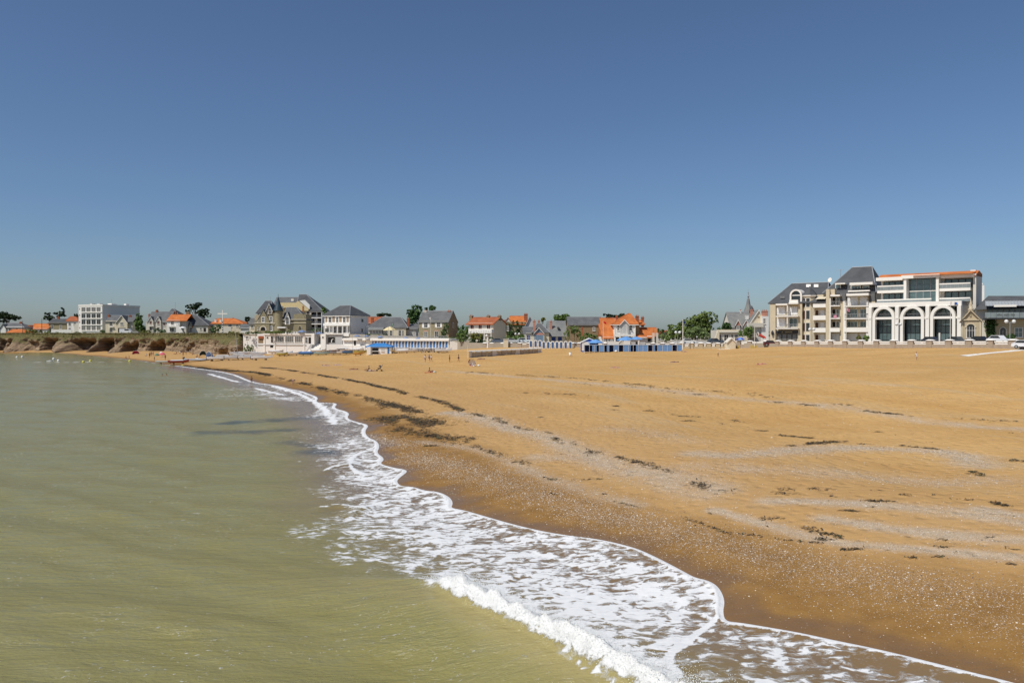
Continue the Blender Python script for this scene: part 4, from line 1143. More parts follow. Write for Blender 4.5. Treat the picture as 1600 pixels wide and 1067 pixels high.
b.window(255, 503, 259, 509, glass=R_DARK); b.chimney(244, 483.5, 247, 489, v=5); b.chimney(232.5, 490, 235, 494, v=5); b.box("balcony", 232, 508.5, 240, 510, T_WHITE, -1.4, -.71)
b = hb("turret_house", "slate turret with finial rising behind the orange-roofed house", "house", 388, 264, 519)
b.wall(264, 490, 277, W_BROWN, v1=6); b.hip(263.5, 277.5, 490.5, 269, 271, 482, R_SLATE_D, v1=6); MB().tube([(b.u(270), 3, b.z(483, 270)), (b.u(270), 3, b.z(472, 270))], .05, 5).build("finial", T_GREY, b.root); b.chimney(272, 486, 276, 494, v=-1.5)
b = hb("house", "white house with orange tile roof and outside stair", "house", 368, 261, 520)
b.wall(261, 500, 281, W_WHITE, v1=9); b.gable_x(261.5, 291, 500.5, 491.5, R_ORANGE, v1=10); b.wall(281, 501.5, 291, W_PALE, 1.2, 9)
b.window(267, 502, 272, 507.5, glass=G_DARK); b.window(265, 512, 272, 518, glass=G_DARK); b.box("balcony", 262, 509, 280, 511, T_WHITE, -1.2, -.01)
MB().prism([(b.u(277), -.5), (b.u(288), -.5), (b.u(288), .2), (b.u(280), b.z(506, 280)), (b.u(277), b.z(506, 278))], -1.3, -.7).build("stair", T_WHITE, b.root)
b = hb("house", "dark slate house with white dormer behind the white parasol", "house", 372, 282, 520)
b.wall(283, 508, 325, W_PALE, v1=10); b.hip(281, 326, 508.5, 296, 306, 491.5, R_SLATE_D, v1=12); b.gable_y(295.5, 301, 508.5, 502.5, R_SLATE, -.4, 3.5, wallm=T_WHITE, over=.15, wf=511); b.window(296.7, 504.5, 299.8, 510, v=-.4)
b.window(297, 512, 300, 519, glass=R_DARK, sill=False); b.window(312, 512, 315.5, 516); b.opening(318, 512.5, 322, 518.5); b.chimney(291.5, 486.5, 297, 496, v=5, m=W_BROWN); b.chimney(300, 508, 301.2, 510.5, v=-.2, pots=1)
b = hb("house", "cream house with orange roof behind the striped cross post", "house", 366, 331, 519.5)
b.wall(334, 505, 377, W_CREAM, v1=10); b.hip(331, 379, 505.5, 340, 366, 497.5, R_ORANGE, v1=11); b.window(356.5, 506, 362.5, 511, shutters=None); b.window(368.5, 506.5, 372.5, 510.5); b.window(342, 507, 346, 511); b.chimney(335.5, 498, 338.5, 503, m=T_WHITE, v=1.5); b.chimney(343.5, 498, 346.5, 504, m=T_WHITE, v=1.5); b.chimney(363, 496, 366, 500, m=T_WHITE, v=6)
b.box("garden_wall", 346, 511, 361, 520.5, W_PALE, -3, -2.5)
b = hb("shed", "low grey-roofed outbuilding left of the turreted mansion", "house", 340, 374, 518)
b.wall(376, 512, 389, W_WHITE, v1=5); b.gable_x(375, 388.5, 512.5, 507, R_SLATE, v1=5.5)

# ---------------------------------------------------------------- mansion with the conical turret
b = hb("turreted_mansion", "olive stone mansion with blue slate cone turret and white dormers", "house", 312, 390, 520)
b.box("low_wing", 389.5, 505, 398, 521, W_CREAM, 1, 7); b.gable_x(389.5, 398.3, 505.3, 497, R_SLATE, v0=1, v1=7); b.window(392, 508, 396, 513, v=1)
b.wall(398, 492, 429, W_TAN, v1=11); 
b.hip(400.5, 428, 489, 415, 424, 470, R_SLATE_D, v0=1, v1=11, over=.2)
b.gable_y(402, 420.5, 500, 483.5, R_MOSS, -1.0, 6, wallm=W_STONE, over=.15)
b.wall(398, 500, 421, W_STONE, -1.0, 3)
b.wall(419.5, 489, 430, W_STONE, -.6, 5)
b.gable_y(416.5, 425.5, 484, 474.3, R_SLATE_D, -.9, 4, wallm=W_TAN, trim=T_WHITE, over=.3, wf=491)
b.window(419.5, 481, 424, 490, v=-.9, arch=True)
for a, t, c, d in ((408.7, 495, 414.3, 504), (421, 494, 426, 504), (421, 509, 426, 517)): b.window(a, t, c, d, v=-1.0 if a < 416 else -.6, glass=G_DARK, frame=T_WHITE, fw=.22)
for a, c in ((402.2, 403.8),): b.window(a, 499, c, 504, v=-1.0, bars=(0, 0)); b.window(a, 511, c, 516, v=-1.0, bars=(0, 0))
b.window(405.5, 509, 416.5, 516.5, v=-1.0, arch=True, glass=G_VOID, frame=W_CREAM, bars=(0, 0), fw=.5, sill=False)
b.box("string_course", 397.8, 504.3, 430, 505.3, W_CREAM, -1.15, -1.002)
cx = b.u(435); r_ = (b.u(441.5) - b.u(429)) / 2; zt = b.z(485.5, 435)
MB().lathe([(r_, -.8), (r_, zt)], cx, r_ * .2, 18).build("turret", W_STONE, b.root, smooth=True)
MB().lathe([(r_ * .02, zt + .0), (r_ * 1.28, zt - .15), (r_ * 1.22, zt + .1), (r_ * .72, zt + 2.0), (.04, b.z(463, 435))], b.u(434.5), r_ * .2, 18).build("turret_roof", R_TEAL, b.root, smooth=True)
MB().tube([(b.u(434.5), r_ * .2, b.z(463.6, 435)), (b.u(434.5), r_ * .2, b.z(459.5, 435))], .07, 5).build("finial", T_DARK, b.root)
b.wall(441, 499, 461, W_STONE, .6, 9); b.wall(459, 491, 478, W_STONE, .2, 9)
b.hip(442, 478, 499.5, 448, 463.5, 480.3, R_SLATE, v0=.2, v1=10, over=.25)
MB().prism([(b.u(460), b.z(500, 470)), (b.u(478), b.z(500, 470)), (b.u(473), b.z(490, 470)), (b.u(464), b.z(490, 470))], -.05, 1.2).build("end_gable", W_STONE, b.root)
b.box("string_course", 441, 498.8, 478.2, 499.8, W_CREAM, -.12, .19); b.box("string_course", 441, 504.2, 478.2, 505, W_CREAM, -.02, .6)
b.gable_y(445.2, 453, 498, 488, R_SLATE, -.3, 4, wallm=W_WHITE, trim=T_WHITE, over=.2, wf=507); b.window(446.8, 495, 451.5, 506.5, v=-.3, arch=True)
b.window(466, 509.5, 471, 515, v=.2, arch=True, glass=G_VOID, frame=W_CREAM, sill=False)
b.box("porch_canopy", 433, 510.5, 446, 512.8, T_WHITE, -3.2, -.5); b.chimney(402, 487.5, 405, 494, m=T_WHITE, v=2.5)
MB().tube([(b.u(419), 3, b.z(474, 419)), (b.u(419), 3, b.z(463, 419))], .04, 5).build("antenna", T_GREY, b.root)

b = hb("residence", "cream residence with steep slate roofs and balconies behind the mansion", "building", 345, 433, 520)
b.wall(436, 473, 465, W_YELLOW, 1, 14)
b.gable_x(426, 460, 481, 464.5, R_SLATE, v0=0, v1=14, over=.3)
b.box("attic_wall", 443, 473, 465.5, 481, W_YELLOW, -1.2, 1)
b.wall(464, 486, 485, W_YELLOW, -2.0, 12); b.wall(485, 486, 503, W_WHITE, -.2, 12)
b.hip(463, 504, 485.5, 467.5, 479, 460, R_SLATE_D, v0=-2.3, v1=13, over=.2)
MB().prism([(b.u(464), b.z(486, 475)), (b.u(484.5), b.z(486, 475)), (b.u(484.5), b.z(483, 475)), (b.u(468), b.z(470.5, 475)), (b.u(464), b.z(474, 475))], -2.6, -1.9).build("gable_wall", W_YELLOW, b.root)
MB().prism([(b.u(470), b.z(470.2, 478)), (b.u(486), b.z(484, 478)), (b.u(486.2), b.z(477, 478)), (b.u(478.5), b.z(469, 478))], -2.4, -1.4).build("white_gable_panel", T_WHITE, b.root)
b.box("door", 472.5, 478, 475, 489, mat("orange_brown_panel", (.36, .14, .05), .6), -2.66, -2.601)
b.window(479, 486.5, 483.5, 494, v=-2.0, glass=G_DARK); b.window(479, 497, 483.5, 503, v=-2.0, glass=G_DARK)
for t in (495.8, 505.4, 486):
    b.box("balcony_slab", 485.2, t, 503, t + 1.5, T_WHITE, -2.2, -.19)
for t in (487.6, 497.4, 507):
    b.opening(487, t, 494, t + 8, v=-.2, m=G_DARK); b.opening(496, t, 502, t + 8, v=-.2, m=G_VOID); b.rail(485.4, t + 5.0, 503, t + 8.3, -2.1, T_GREY)
for a in (485.2, 502.2): b.box("pillar", a, 486, a + .8, 521, T_WHITE, -2.15, -1.9)
b.window(455, 466.8, 459, 470.5, v=4.2, glass=T_WHITE, sill=False)

b = hb("house", "white house with dark slate hip roof and first floor gallery", "house", 298, 506.5, 521.5, phi=-28)
b.wall(507, 492, 546.3, W_WHITE, v1=11, ref=546)
MB().box(b.u(546.3) + .01, b.u(546.3) + .04, .02, 10.9, -4, b.z(492.5, 546)).build("side_wall", W_WHITE, b.root)
b.hip(506.5, 546.5, 492.5, 532, 547.5, 477.7, R_SLATE_D, v1=11, over=.5, fascia=T_WHITE, ridge_v=5.5)
for a, c in ((508.5, 511.5), (519.2, 523.5), (530, 534), (541.5, 545)): b.opening(a, 494, c, 503.5, m=WOOD, name="shutter")
for a, c in ((513.5, 518.3), (525.3, 529), (536, 540.3)): b.window(a, 495, c, 504, bars=(1, 1), glass=G_DARK)
b.box("gallery", 505, 505, 546.2, 509, T_WHITE, -1.6, -.01)
for a in (506, 514, 520, 527, 535, 542): b.box("pillar", a, 509, a + .9, 522, T_WHITE, -1.5, -1.2)
for a, c in ((521, 525.5), (528.5, 534), (536, 540.5), (542, 545)): b.window(a, 510, c, 521, glass=G_DARK, sill=False)
b.window(508, 513, 516, 519, glass=G_DARK, sill=False)
def side_window(bb, v0, v1, t, bt, px):
    w = MB().box(bb.u(px) + .03, bb.u(px) + .10, v0, v1, bb.z(bt, px), bb.z(t, px)).build("window", T_WHITE, bb.root)
    MB().box(bb.u(px) + .09, bb.u(px) + .12, v0 + .12, v1 - .12, bb.z(bt, px) + .12, bb.z(t, px) - .12).build("pane", G_DARK, w)
side_window(b, 6.5, 8.0, 497.5, 503.5, 546.3); side_window(b, 6.5, 7.6, 513, 520, 546.3)
MB().tube([(b.u(546.3) + .3, 0, 0), (b.u(546.3) + .3, 0, b.z(493, 546))], .1, 5).build("drainpipe", T_GREY, b.root)

# ---------------------------------------------------------------- houses behind the cabin row
b = hb("house", "small house with terracotta roof half hidden behind the slate hip roof", "house", 318, 570, 520)
b.wall(571, 504, 596, W_PALE, v1=8); b.gable_x(570, 597, 504.5, 495.3, R_RED, v1=9, wallm=W_PALE); b.chimney(580, 495, 584, 504, v=-.2); b.window(574, 506, 578, 511)
b = hb("house", "low cream house with grey slate hip roof and yellow parasol terrace", "house", 285, 575, 524)
b.wall(599, 512, 634, W_CREAM, v1=10); b.wall(576, 514, 599.5, W_PALE, .5, 10); b.hip(574, 636.5, 512, 597, 627, 495.6, R_SLATE, v1=12, over=.3)
b.gable_x(575, 598, 515, 512.3, R_MOSS, v0=-1.8, v1=1.4, over=.1); 
for i in range(4): b.window(577 + i * 5, 516, 581.5 + i * 5, 521.5, v=-1.0, glass=G_CURT, sill=False)
b.box("porch_front", 576, 521.5, 598, 525, W_PALE, -1.0, .49)
for a, c in ((602, 606), (609, 613), (622.5, 627), (628, 631)): b.window(a, 516, c, 525.5, glass=G_DARK, sill=False)
b.opening(623, 515, 626, 526, m=WOOD, name="door"); b.chimney(636, 496, 640, 512, v=4); b.wall(634, 513, 650, W_GREY, 2, 9); b.gable_x(634, 652, 513.5, 507, R_SLATE, v0=2, v1=9); b.window(645.5, 516.5, 647.5, 524, v=2, glass=R_DARK)
b = hb("house", "stone house with white shutters, slate roof and ivy on its corner", "house", 277, 654.5, 527.5, phi=-20)
b.wall(654.5, 501.5, 700, W_STONE, v1=7.4)
b.gable_x(654.5, 700, 502, 486, R_SLATE, v1=7.6, over=.35)
sw = MB().xprism([(.01, -4), (7.5, -4), (7.5, b.z(502, 677)), (3.8, b.z(486.4, 677, 3.8) - .2), (.01, b.z(502, 677))], b.u(700) + .003, b.u(700) + .3); sw.build("gable_wall", W_BROWN, b.root)
for a, c, t, d in ((662.5, 668.5, 503, 512), (682.5, 688, 503, 511.5)): b.window(a, t, c, d, shutters=T_WHITE, glass=G_DARK)
b.window(662.5, 518, 668.5, 526.5, glass=G_CURT, sill=False); b.window(679, 517.5, 685, 527, glass=G_DARK, sill=False)
b.box("lintel", 662, 516.4, 669, 517.6, PINKB, -.05, -.002); b.box("lintel", 678.5, 516, 685.5, 517, PINKB, -.05, -.002)
side_window(b, 3.2, 4.3, 504, 512, 700.9); b.chimney(700, 484, 704.5, 494, v=3.8); b.chimney(662.5, 484.3, 667.5, 487.5, m=W_PALE, v=3.8)
leaves("ivy", [(b.u(693) + dx, -.2, zz, 1.25, .35, 1.3) for dx, zz in ((.9, .6), (.3, 1.8), (1.0, 3.0), (1.2, 4.2), (-.7, .9))], 900, .16, L_DARK, b.root)
b = hb("house", "long house with weathered red tile roof, dark red shutters and white balcony", "house", 264, 732, 536, phi=-32)
b.wall(732, 504.5, 769.3, W_PALE, v1=7.4); b.gable_x(732, 769.5, 505, 496, R_RED, v1=7.6, over=.75)
MB().xprism([(.01, -4), (7.5, -4), (7.5, b.z(505, 750)), (3.8, b.z(496.4, 750, 3.8) - .2), (.01, b.z(505, 750))], b.u(769.4), b.u(769.4) + .35).build("gable_wall", W_CREAM, b.root)
for a in (735, 747.5, 760.5): b.window(a, 507, a + 5.8, 514.5, glass=R_DARK, bars=(1, 0), sill=False)
b.box("balcony", 732, 514.5, 768, 520.5, T_WHITE, -1.4, -.01)
for i in range(13): b.box("baluster_gap", 733.5 + i * 2.65, 516.2, 734.5 + i * 2.65, 519.2, W_GREY, -1.42, -1.401)
for a in (733, 745, 756, 766.5): b.box("pillar", a, 520.5, a + 1.4, 537, W_PALE, -1.3, -.9)
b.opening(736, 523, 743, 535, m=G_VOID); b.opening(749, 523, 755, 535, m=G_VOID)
for a, c in ((734.2, 738.5), (761.2, 765), (778.5, 782.5)): b.chimney(a, 491.8, c, 498, m=W_BROWN, v=3.8)
b = hb("house", "ivy covered house with orange roof and tall brick chimney", "house", 272, 789, 531)
b.wall(790, 503, 821, W_STONE, v1=9); b.gable_x(797, 821, 506, 494, R_ORANGE, v1=9.5, over=.3); b.gable_y(788.5, 799, 503, 495.5, R_ORANGE, .2, 5, wallm=W_PALE, over=.2)
b.chimney(818.8, 489, 824.5, 507, v=2.5); b.chimney(788, 499.5, 790.5, 503, v=2)
leaves("ivy", [(b.u(p), -.25, b.z(q, p), 1.1, .4, 1.1) for p, q in ((792, 507), (793, 514), (796, 521), (800, 510), (803, 518), (800, 526), (808, 511), (809, 520), (815, 514), (816, 523), (812, 527), (794, 528), (818, 508), (805, 505))], 2400, .17, L_DARK, b.root)
b.window(792, 509, 795, 517, v=-.55, frame=T_WHITE)
b = hb("villa", "villa with blue doors, pink chimneys and many slate roofs", "house", 248, 818, 533)
b.gable_y(819, 838, 512, 493.5, R_SLATE, 5, 12, wallm=W_GREY, trim=W_GREY, apex_px=828)
b.wall(822, 520, 858, W_CREAM, v1=9); b.wall(858, 523.5, 884, W_CREAM, 1.5, 10)
b.gable_x(818, 834, 520.5, 511, R_SLATE, v1=8, over=.3); b.gable_x(857, 884, 524, 502, R_MOSS, v0=.8, v1=12, over=.3)
b.hip(832, 858, 519.5, 839.5, 846, 505.5, R_SLATE, v0=-.2, v1=9, over=.3)
b.gable_y(835, 849, 519.5, 511.3, R_SLATE, -1.3, 4, wallm=mat("blue_grey_boards", (.16, .22, .29), .7), trim=W_PALE, over=.25)
b.box("bay", 835.5, 520.5, 850.5, 534, W_CREAM, -1.25, 0.0); b.box("bay_lintel", 836.5, 520.2, 849, 523.3, PINKB, -1.33, -1.251)
b.window(837, 523.4, 848.2, 532.2, v=-1.25, arch=False, glass=B_BLUE, frame=mat("pale_blue_frame", (.30, .42, .52), .6), bars=(3, 0), sill=False)
b.window(822.4, 523.5, 828.6, 531.3, glass=B_DEEP, bars=(1, 1)); b.window(862, 525.3, 868.2, 532.3, v=1.5, glass=B_DEEP, frame=B_DEEP, sill=False, bars=(1, 0)); b.window(871.8, 525.3, 877.8, 532.3, v=1.5, glass=B_DEEP, frame=B_DEEP, sill=False, bars=(1, 0))
b.chimney(833, 499.5, 836.8, 515.5, m=PINKB, v=.5, pots=1); b.chimney(840.6, 499.5, 843.6, 508, m=PINKB, v=5, pots=1); b.chimney(859.6, 499.8, 862.6, 512, m=PINKB, v=3.5, pots=1)
b.box("dormer", 871, 510.8, 874, 513.6, R_SLATE_D, 2.2, 5)
b = hb("long_house", "long grey slate roofed stone barn with one skylight", "house", 270, 888, 528)
b.wall(888.5, 507, 938, W_BROWN, v1=10); b.gable_x(888.5, 940.5, 507.3, 495.3, R_SLATE, v1=11, over=.3, wallm=W_BROWN)
MB().add([(b.u(906), 1.3, b.z(506, 910, 1.3) + .1), (b.u(914), 1.3, b.z(506, 910, 1.3) + .1), (b.u(915), 3.2, b.z(501.8, 910, 3.2) + .25), (b.u(907), 3.2, b.z(501.8, 910, 3.2) + .25)], [(0, 1, 2, 3)]).build("skylight", G_CURT, b.root)
b.window(896, 512, 900, 518); b.window(926, 511, 930, 517)
b.chimney(908.5, 511, 911, 523, v=-3)
# ---------------------------------------------------------------- orange villa
b = hb("villa", "white villa with bright orange tile roofs and front gable", "house", 244, 936, 535)
b.wall(940, 526, 958, W_WHITE, .5, 9); b.gable_x(941, 962, 526.5, 497, R_ORANGE, v0=.5, v1=9, over=.35, ridge_v=5.5)
MB().add([(b.u(936), 0.2, b.z(522, 938)), (b.u(942), .4, b.z(526.5, 940)), (b.u(944), 5.5, b.z(497, 944)), (b.u(938), 5.5, b.z(507, 938))], [(0, 1, 2, 3)]).build("roof_skirt", R_ORANGE, b.root)
b.wall(960, 505.5, 993, W_WHITE, -1, 8.5)
b.hip(958.5, 995.5, 506, 981.5, 984.5, 489.8, R_ORANGE, v0=-1, v1=9, over=.45, fascia=T_WHITE, ridge_v=3.5)
b.gable_y(969.5, 982, 506, 499.2, R_ORANGE, -1.7, 2.5, wallm=W_GREY, trim=T_WHITE, over=.3)
b.wall(969.5, 506, 982, W_WHITE, -1.65, -.9)
b.window(964, 508, 968, 516.5, v=-1, glass=G_DARK); b.window(983.2, 508, 988, 516.5, v=-1, glass=G_DARK); b.window(973.4, 508, 979.2, 522, v=-1.66, glass=G_CURT, bars=(0, 0), sill=False)
for a in (960.2, 991.5): b.box("corner_pilaster", a, 508, a + 1.6, 526, T_WHITE, -1.12, -1.002)
b.box("balcony", 959.5, 522.5, 992, 525.2, T_WHITE, -2.4, -1.67)
for a in (960, 969, 981, 990.5): b.box("pillar", a, 525.2, a + 1.0, 537, T_WHITE, -2.3, -2.0)
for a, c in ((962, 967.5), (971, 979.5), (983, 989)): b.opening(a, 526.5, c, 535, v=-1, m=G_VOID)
for a, c in ((946, 949), (951, 954)): b.window(a, 529, c, 534.5, v=.5, glass=G_DARK, sill=False)
b.chimney(962, 492.5, 965, 500, v=4); b.chimney(993, 492, 998, 507, v=2.0); b.chimney(1002, 494, 1006, 508, v=4)
MB().box(b.u(993) + .003, b.u(999.5), .5, 9, -1, b.z(506, 993)).build("side_wall", W_BROWN, b.root)
b.hip(992, 1006, 507, 996, 1003, 500, R_ORANGE, v0=2, v1=9, over=.3)
b.wall(996, 525.5, 1027, W_PALE, -.4, 7); b.gable_x(995.5, 1027.5, 526.3, 512, R_ORANGE, v0=-.8, v1=7.5, over=.35)
b.box("eave_board", 994, 526.6, 1010.5, 528, T_WHITE, -1.25, -1.15); b.box("eave_board", 1011, 524.6, 1018.5, 525.9, T_WHITE, -1.25, -1.15)
b.opening(1012, 527.5, 1017, 534, v=-.4, m=G_VOID); b.window(1002, 528.5, 1008, 534, v=-.4, glass=G_CURT, sill=False); b.window(1021, 527, 1024, 531, v=-.4)
for c in (1021.3, 1027): b.box("finial_post", c - .5, 513.5, c + .5, 520, W_STONE, -1.7, -1.4); b.box("finial_post_base", c - 1.4, 520, c + 1.4, 536, W_PALE, -1.9, -1.3)
b = hb("house", "distant small house with red roof and white gable left of the big oak", "house", 330, 1031, 526)
b.wall(1031, 520.5, 1050, W_WHITE, v1=7); b.gable_x(1030, 1052, 521, 516.5, R_RED, v1=8); b.gable_y(1035, 1042, 521.5, 517.5, R_RED, -.6, 3, wallm=W_WHITE); b.chimney(1044, 514.5, 1046.5, 519, m=T_WHITE, v=4)
# ---------------------------------------------------------------- spire house and neighbours
b = hb("spired_mansion", "grey stone mansion with tall slate spire and ornate finial", "house", 262, 1142, 532)
b.wall(1143.5, 510, 1177, W_PALE, v1=10); b.gable_x(1142.5, 1178, 510.5, 488, R_MOSS, v1=11, over=.3, wallm=W_PALE)
for c in (1153, 1165.5): b.gable_y(c - 4, c + 4, 507, 499.5, R_MOSS, -.5, 4, wallm=PINKB, trim=T_WHITE, over=.2, wf=508.5); b.window(c - 2.3, 508.8, c + 2.3, 515, v=-.5, glass=G_CURT)
b.window(1164, 492.5, 1169.5, 499, v=2.6, glass=T_WHITE, bars=(0, 0), sill=False)
cx, cy = b.u(1169, 7), 7.0; zr = b.z(489, 1169, 7); zt = b.z(467, 1169, 7); R = b.u(1177, 7) - cx
MB().lathe([(R * 1.05, zr - 1.5), (R, zr), (R * .42, zr + (zt - zr) * .62), (R * .25, zt), (0, zt + .1)], cx, cy, 8).build("spire", R_MOSS, b.root)
MB().lathe([(.0, zt), (.30, zt + .02), (.24, zt + .7), (.55, zt + .85), (.2, zt + 1.2), (.12, zt + 1.9), (.28, zt + 2.05), (.05, zt + 2.3), (.02, zt + 3.4), (0, zt + 3.4)], cx, cy, 8).build("finial", T_GREY, b.root)
b.chimney(1172.5, 482, 1176.5, 499, m=PINKB, v=3, pots=1); MB().lathe([(.9, b.z(487, 1177, 4)), (.8, b.z(484, 1177, 4)), (0, b.z(477, 1177, 4))], b.u(1174.5, 5), 5, 8).build("small_spire", R_SLATE_D, b.root); b.chimney(1156, 484, 1158, 490, m=T_WHITE, v=5.5)
b = hb("house", "cream gabled house with balcony left of the apartment building", "house", 236, 1170, 534)
b.gable_y(1170, 1196, 507, 484, R_MOSS, 0, 3.2, wallm=W_CREAM, apex_px=1185.5, trim=T_WHITE, over=.2)
b.box("balcony_front", 1169.5, 504.5, 1193, 511, W_PALE, -1.5, -.01); b.wall(1176, 511, 1200, W_GREY, -.3, 8); b.box("lower_balcony", 1169, 520, 1184, 527.5, W_PALE, -3.5, -.31)
b.opening(1172, 521.5, 1176, 525, v=-3.5, m=G_VOID); b.opening(1183.5, 494.5, 1187, 497, m=W_BROWN, name="vent"); b.wall(1190, 494, 1201, W_WHITE, -.8, 6); b.window(1192, 497, 1196, 506, v=-.8); b.opening(1190, 513, 1196, 521, v=-.3, m=G_VOID)
b.chimney(1190.5, 484, 1199, 494, m=PINKB, v=3, pots=3, depth=1.0)
b = hb("shop", "low cream shop with flat fascia left of the white kiosk", "house", 236, 1121, 534)
b.wall(1121, 516, 1155, W_PALE, v1=8); b.box("fascia", 1120, 515, 1155.5, 520.5, W_CREAM, -.5, -.01); b.box("cornice", 1119.5, 517.8, 1156, 519, T_WHITE, -.7, -.501)
for a, c in ((1123, 1127), (1131, 1138.5), (1142, 1146), (1148, 1153)): b.window(a, 522.5, c, 533, glass=G_DARK, sill=False)
MB().prism([(b.u(1112), -.5), (b.u(1122), -.5), (b.u(1122), b.z(517, 1120)), (b.u(1120), b.z(517, 1120))], -1.5, -.6).build("outside_stair", W_CREAM, b.root)
# ================================================================ apartment building on the right
b = hb("apartment_building", "cream apartment building with slate roofs, balconies and octagonal bay", "building", 209, 1203, 536, phi=-38)
E = 1248
b.wall(1203, 473, 1254, W_BEIGE, .3, 13, ref=1228); b.wall(1254, 461, 1291, W_CREAM, 1.6, 13, ref=1272); b.wall(1291, 458, 1367, W_BEIGE, 1.5, 13, ref=1330)
# left block
b.hip(1202, 1292, 473.2, 1237, 1294, 443.5, R_SLATE_D, v0=-.2, v1=14, over=.3, ref=1228, ridge_v=7)
for a, c in ((1203, 1211.5), (1247, 1253)): b.box("pilaster", a, 473.5, c, 537, W_BEIGE, -.35, .29, ref=(a + c) / 2)
b.box("eave_band", 1211.8, 474.5, 1230, 477, T_WHITE, -1.3, .29); b.box("eave_band", 1232, 472.3, 1247, 475, T_WHITE, -1.3, .29)
for t, bt in ((479.5, 492), (497, 511)):
    for a, c in ((1213.8, 1226.5), (1232.8, 1246)):
        lo = not (t > 490 and a > 1230)
        b.window(a, t, c, bt, v=.3, glass=SHUT_W if lo else G_GREEN, bars=(1, 0), sill=False)
    b.box("balcony_slab", 1211.8, bt + 1.6, 1246.8, bt + 3.0, T_WHITE, -1.5, .29, ref=1229)
    b.rail(1212, bt - 4.5, 1246.6, bt + 1.4, -1.4, T_GREY, ref=1229)
    b.box("divider", 1229.2, t - 2, 1230.6, bt + 1.6, T_WHITE, -1.3, .29)
b.box("shop_fascia", 1212.5, 516.6, 1246, 521.0, mat("black_shop_fascia", (.03, .03, .032), .4), -.25, .29)
sg = MB()
random.seed(3)
for i in range(13):
    a = 1222 + i * 1.25; h = random.choice((1.2, 1.8, 1.5))
    if i in (2, 3): continue
    sg.box(b.u(a), b.u(a + .75), -.29, -.251, b.z(519.7, a), b.z(519.7 - h, a))
sg.build("shop_lettering", mat("gold_lettering", (.42, .33, .16), .5), b.root)
for i in range(4): b.window(1214 + i * 7.9, 521.6, 1221.4 + i * 7.9, 532.5, v=.3, glass=G_CURT, frame=T_DARK, bars=(0, 0), sill=False)
for c in (1208.5,):
    MB().lathe([(0, b.z(524, c)), (.28, b.z(523, c)), (.36, b.z(519, c)), (.1, b.z(516.5, c)), (0, b.z(516, c))], b.u(c), -.75, 8).build("wall_lantern", T_DARK, b.root)
# arched dormer
cx = b.u(1243.5); R = (b.u(1253) - b.u(1234)) / 2; zc = b.z(461.5, 1243); mb = MB(); nn = 12
for i in range(nn):
    a0, a1 = math.pi * i / nn, math.pi * (i + 1) / nn
    mb.prism([(cx + R * math.cos(a0), zc + R * math.sin(a0)), (cx + R * math.cos(a1), zc + R * math.sin(a1)), (cx + (R - .4) * math.cos(a1), zc + (R - .4) * math.sin(a1)), (cx + (R - .4) * math.cos(a0), zc + (R - .4) * math.sin(a0))], -.2, 3.0)
mb.box(cx - R, cx - R + .4, -.2, 3, b.z(472, 1243), zc).box(cx + R - .4, cx + R, -.2, 3, b.z(472, 1243), zc).build("arched_dormer", T_WHITE, b.root)
MB().prism([(cx - R + .38, b.z(469, 1243)), (cx + R - .38, b.z(469, 1243))] + [(cx + (R - .38) * math.cos(math.pi * i / nn), zc + (R - .38) * math.sin(math.pi * i / nn)) for i in range(nn + 1)], .3, .5).build("dormer_glass", G_DARK, b.root)
MB().box(cx - R + .4, cx + R - .4, .15, .298, zc - .12, zc + .12).build("dormer_bar", T_WHITE, b.root)
b.box("dormer_balcony", 1233, 468.5, 1246.5, 473, T_WHITE, -.9, -.3)
def roof_win(bb, a, t, c, bt, v0, v1, m):
    o = MB().add([(bb.u(a, v0), v0, bb.z(bt, a, v0)), (bb.u(c, v0), v0, bb.z(bt, c, v0)), (bb.u(c, v1), v1, bb.z(t, c, v1)), (bb.u(a, v1), v1, bb.z(t, a, v1))], [(0, 1, 2, 3)])
    o.v = [(x_, y_ - .35, z_ + .1) for x_, y_, z_ in o.v]
    return o.build("roof_window", m, bb.root)
roof_win(b, 1219.5, 463.5, 1226.5, 467, 1.1, 2.0, G_CURT)
for a in (1260, 1272): roof_win(b, a, 445, a + 7, 449.5, 5.2, 6.6, T_WHITE)
